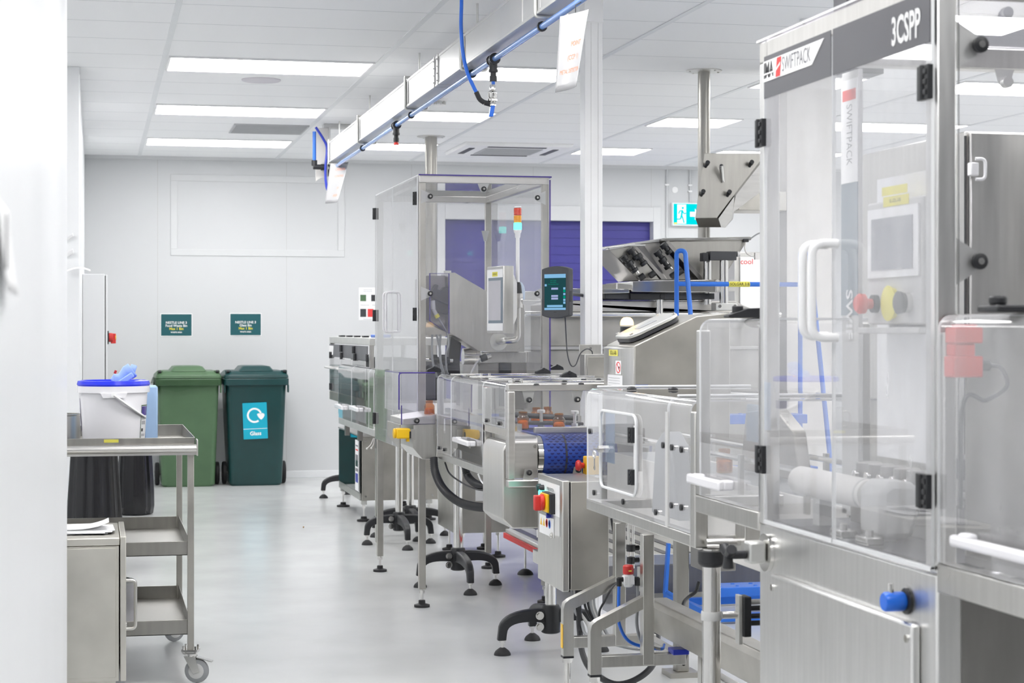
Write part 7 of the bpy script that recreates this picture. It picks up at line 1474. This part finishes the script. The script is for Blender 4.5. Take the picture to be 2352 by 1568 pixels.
# mid guard
VX, VY0, VY1 = 1.715, 11.68, 13.42
t = thing('far_line_guard', 'clear greenish line guard with white bow handles before the labelling machine', 'machine guard', (1.75, 12.5, .70))
part(t, 'bottom_rail', MB().box((VX, VY0, .700), (VX + .06, VY1, .745)), 'alu', .003)
m = MB()
for y0, y1 in ((12.72, VY1), (11.9, 12.70), (VY0, 11.88)):
    prof = [(VX - .003, .746), (VX - .003, 1.09)] + [(VX - .003 + .035 * (1 - math.cos(a)), 1.09 + .035 * math.sin(a)) for a in (PI / 2 * k / 5 for k in range(1, 6))] + [(UX - .02, 1.125)]
    inn = [(x + .004, z - (.004 if i > 2 else 0)) for i, (x, z) in enumerate(prof)]; m = MB(); n = len(prof)
    A = [[m.bm.verts.new((x, y, z)) for x, z in prof] for y in (y0, y1)]; B = [[m.bm.verts.new((x, y, z)) for x, z in inn] for y in (y0, y1)]
    for i in range(n - 1):
        m.m = 0; m._f([A[0][i], A[0][i + 1], A[1][i + 1], A[1][i]]); m._f([B[0][i], B[1][i], B[1][i + 1], B[0][i + 1]]); m.m = 1
        for k in (0, 1): m._f([A[k][i], B[k][i], B[k][i + 1], A[k][i + 1]])
    d = part(t, 'guard_sheet', m, ['poly', 'edge'])
    if y1 - y0 > .5:
        yc = (y0 + y1) / 2; zc = WZ(793, 934, X=VX) if y0 > 12.5 else WZ(827, 938, X=VX); m = MB(); m.box((VX - .05, yc - .2, zc - .014), (VX - .03, yc + .2, zc + .014))
        for s_ in (-1, 1): m.box((VX - .034, yc + s_ * .18 - .018, zc - .014), (VX - .004, yc + s_ * .18 + .018, zc + .014))
        part(d, 'handle', m, 'whitegloss', .006)
for y in (VY0 + .1, 12.6, VY1 - .15): part(t, 'bracket', MB().box((VX + .03, y, .62), (VX + .06, y + .06, .70)), 'steeld')
part(t, 'rear_wall', MB().box((UX - .018, VY0, .746), (UX - .012, 12.44, 1.12)), 'steel')
part(t, 'rear_leg', MB().box((VX + .06, 12.0, 0), (VX + .10, 12.04, .70)), 'steel')
# lower cabinet with smoked glass
SXm, SY0, SY1, SZ0, SZ1_ = 1.856, 13.31, 14.52, .15, .606
t = thing('smoked_base_cabinet', 'low steel machine cabinet with a dark smoked side and colour-striped label', 'cabinet', (2.1, 13.9, 0))
m = MB(); m.box((SXm + .012, SY0, SZ0), (2.42, SY0 + .012, SZ1_)); m.box((SXm + .012, SY1 - .012, SZ0), (2.42, SY1, SZ1_)); m.box((2.41, SY0 + .012, SZ0), (2.42, SY1 - .012, SZ1_)); m.box((SXm + .012, SY0 + .012, SZ0), (2.41, SY1 - .012, SZ0 + .012)); part(t, 'shell', m, 'steelw', .002)
part(t, 'top_plate', MB().box((SXm - .004, SY0 - .006, SZ1_ + .001), (2.43, SY1 + .006, SZ1_ + .012)), 'steel', .003)
part(t, 'bottom_skirt', MB().box((SXm, SY0 + .02, SZ0), (SXm + .01, SY1 - .01, SZ0 + .05)), 'steel')
panel(t, 'smoked_side', (SXm, SY0 + .02, SZ0 + .052), (SXm + .006, SY1 - .004, SZ1_ - .004), 'polydark', 'black'); part(t, 'inner_box', MB().box((SXm + .2, SY0 + .1, SZ0 + .02), (2.3, SY1 - .1, .55)), 'black')
part(t, 'inner_cable', MB().tube(spline([(SXm + .1, 13.9, .58), (SXm + .06, 14.0, .4), (SXm + .05, 13.9, .25), (SXm + .08, 13.75, .22), (SXm + .1, 13.7, .35)], 7), .006, 6), 'grey')
ls = part(t, 'striped_label', MB().box((SXm - .004, SY0 + .06, .21), (SXm - .001, SY0 + .24, .575)), 'paper')
for z0_, z1_, mt in ((.43, .47, 'greyink'), (.385, .43, 'bindk'), (.35, .372, 'greyink'), (.27, .335, 'hosedk'), (.50, .51, 'redink'), (.53, .54, 'greyink')):
    part(ls, 'label_stripe', MB().box((SXm - .0052, SY0 + .09, z0_), (SXm - .004, SY0 + .21, z1_)), mt)
for x in (SXm + .03, 2.36):
    for y in (SY0 + .03, SY1 - .04): part(t, 'leg_socket', MB().box((x - .02, y - .02, SZ0 - .03), (x + .02, y + .02, SZ0)), 'alu', .002); foot(t, x, y, SZ0 - .03, .05)
for z in (SZ0 + .03, SZ1_ - .03):
    for x in (SXm + .04, 2.38): part(t, 'screw', MB().cyl((x, SY0 - .004, z), (x, SY0, z), .008, n=8), 'chrome')
# large grey cabinet below and behind the capping enclosure
gx0, gx1 = WX(948, 11.0), 2.44; 
t = thing('grey_machine_base', 'wide grey steel machine cabinet standing behind the tripod posts', 'cabinet', (2.3, 11.2, 0))
part(t, 'body', MB().box((2.10, 11.0, .155), (gx1, 11.55, .74)), 'steelw', .004); part(t, 'info_plate', MB().box((WX(1092, 11.0), 10.996, WZ(1100, 1150, Y=11.0)), (WX(1118, 11.0), 11.0, WZ(1100, 1122, Y=11.0))), 'white')
for x in (2.16, gx1 - .06):
    for y in (11.06, 11.48): foot(t, x, y, .155, .045)
# ================================================================ CAMERA, WORLD, RENDER LOOK
cam = bpy.data.cameras.new('camera'); co = bpy.data.objects.new('camera', cam); COL.objects.link(co)
co.location = (0, 0, H); co.rotation_euler = (PI / 2, 0, -TH)
cam.sensor_width = 36; cam.lens = 36 * F / 2352; cam.shift_y = (HY - 784) / 2352.0; cam.clip_start = .02; cam.clip_end = 60
cam.dof.use_dof = True; cam.dof.focus_distance = 7.8; cam.dof.aperture_fstop = 8.5
SC.camera = co
wd = bpy.data.worlds.new('world'); SC.world = wd; wd.use_nodes = True
bg = wd.node_tree.nodes.get('Background') or wd.node_tree.nodes.new('ShaderNodeBackground'); bg.inputs['Color'].default_value = (.9, .95, 1, 1); bg.inputs['Strength'].default_value = .5
SC.view_settings.view_transform = 'Standard'; SC.view_settings.look = 'None'; SC.view_settings.gamma = 1.0; SC.view_settings.use_curve_mapping = False
SC.view_settings.exposure = 0.64
try:
    cy = SC.cycles; cy.transparent_max_bounces = 64; cy.max_bounces = 10; cy.diffuse_bounces = 5; cy.glossy_bounces = 6; cy.use_denoising = True; cy.sample_clamp_indirect = 6.0; cy.caustics_reflective = False; cy.caustics_refractive = False
except Exception: pass
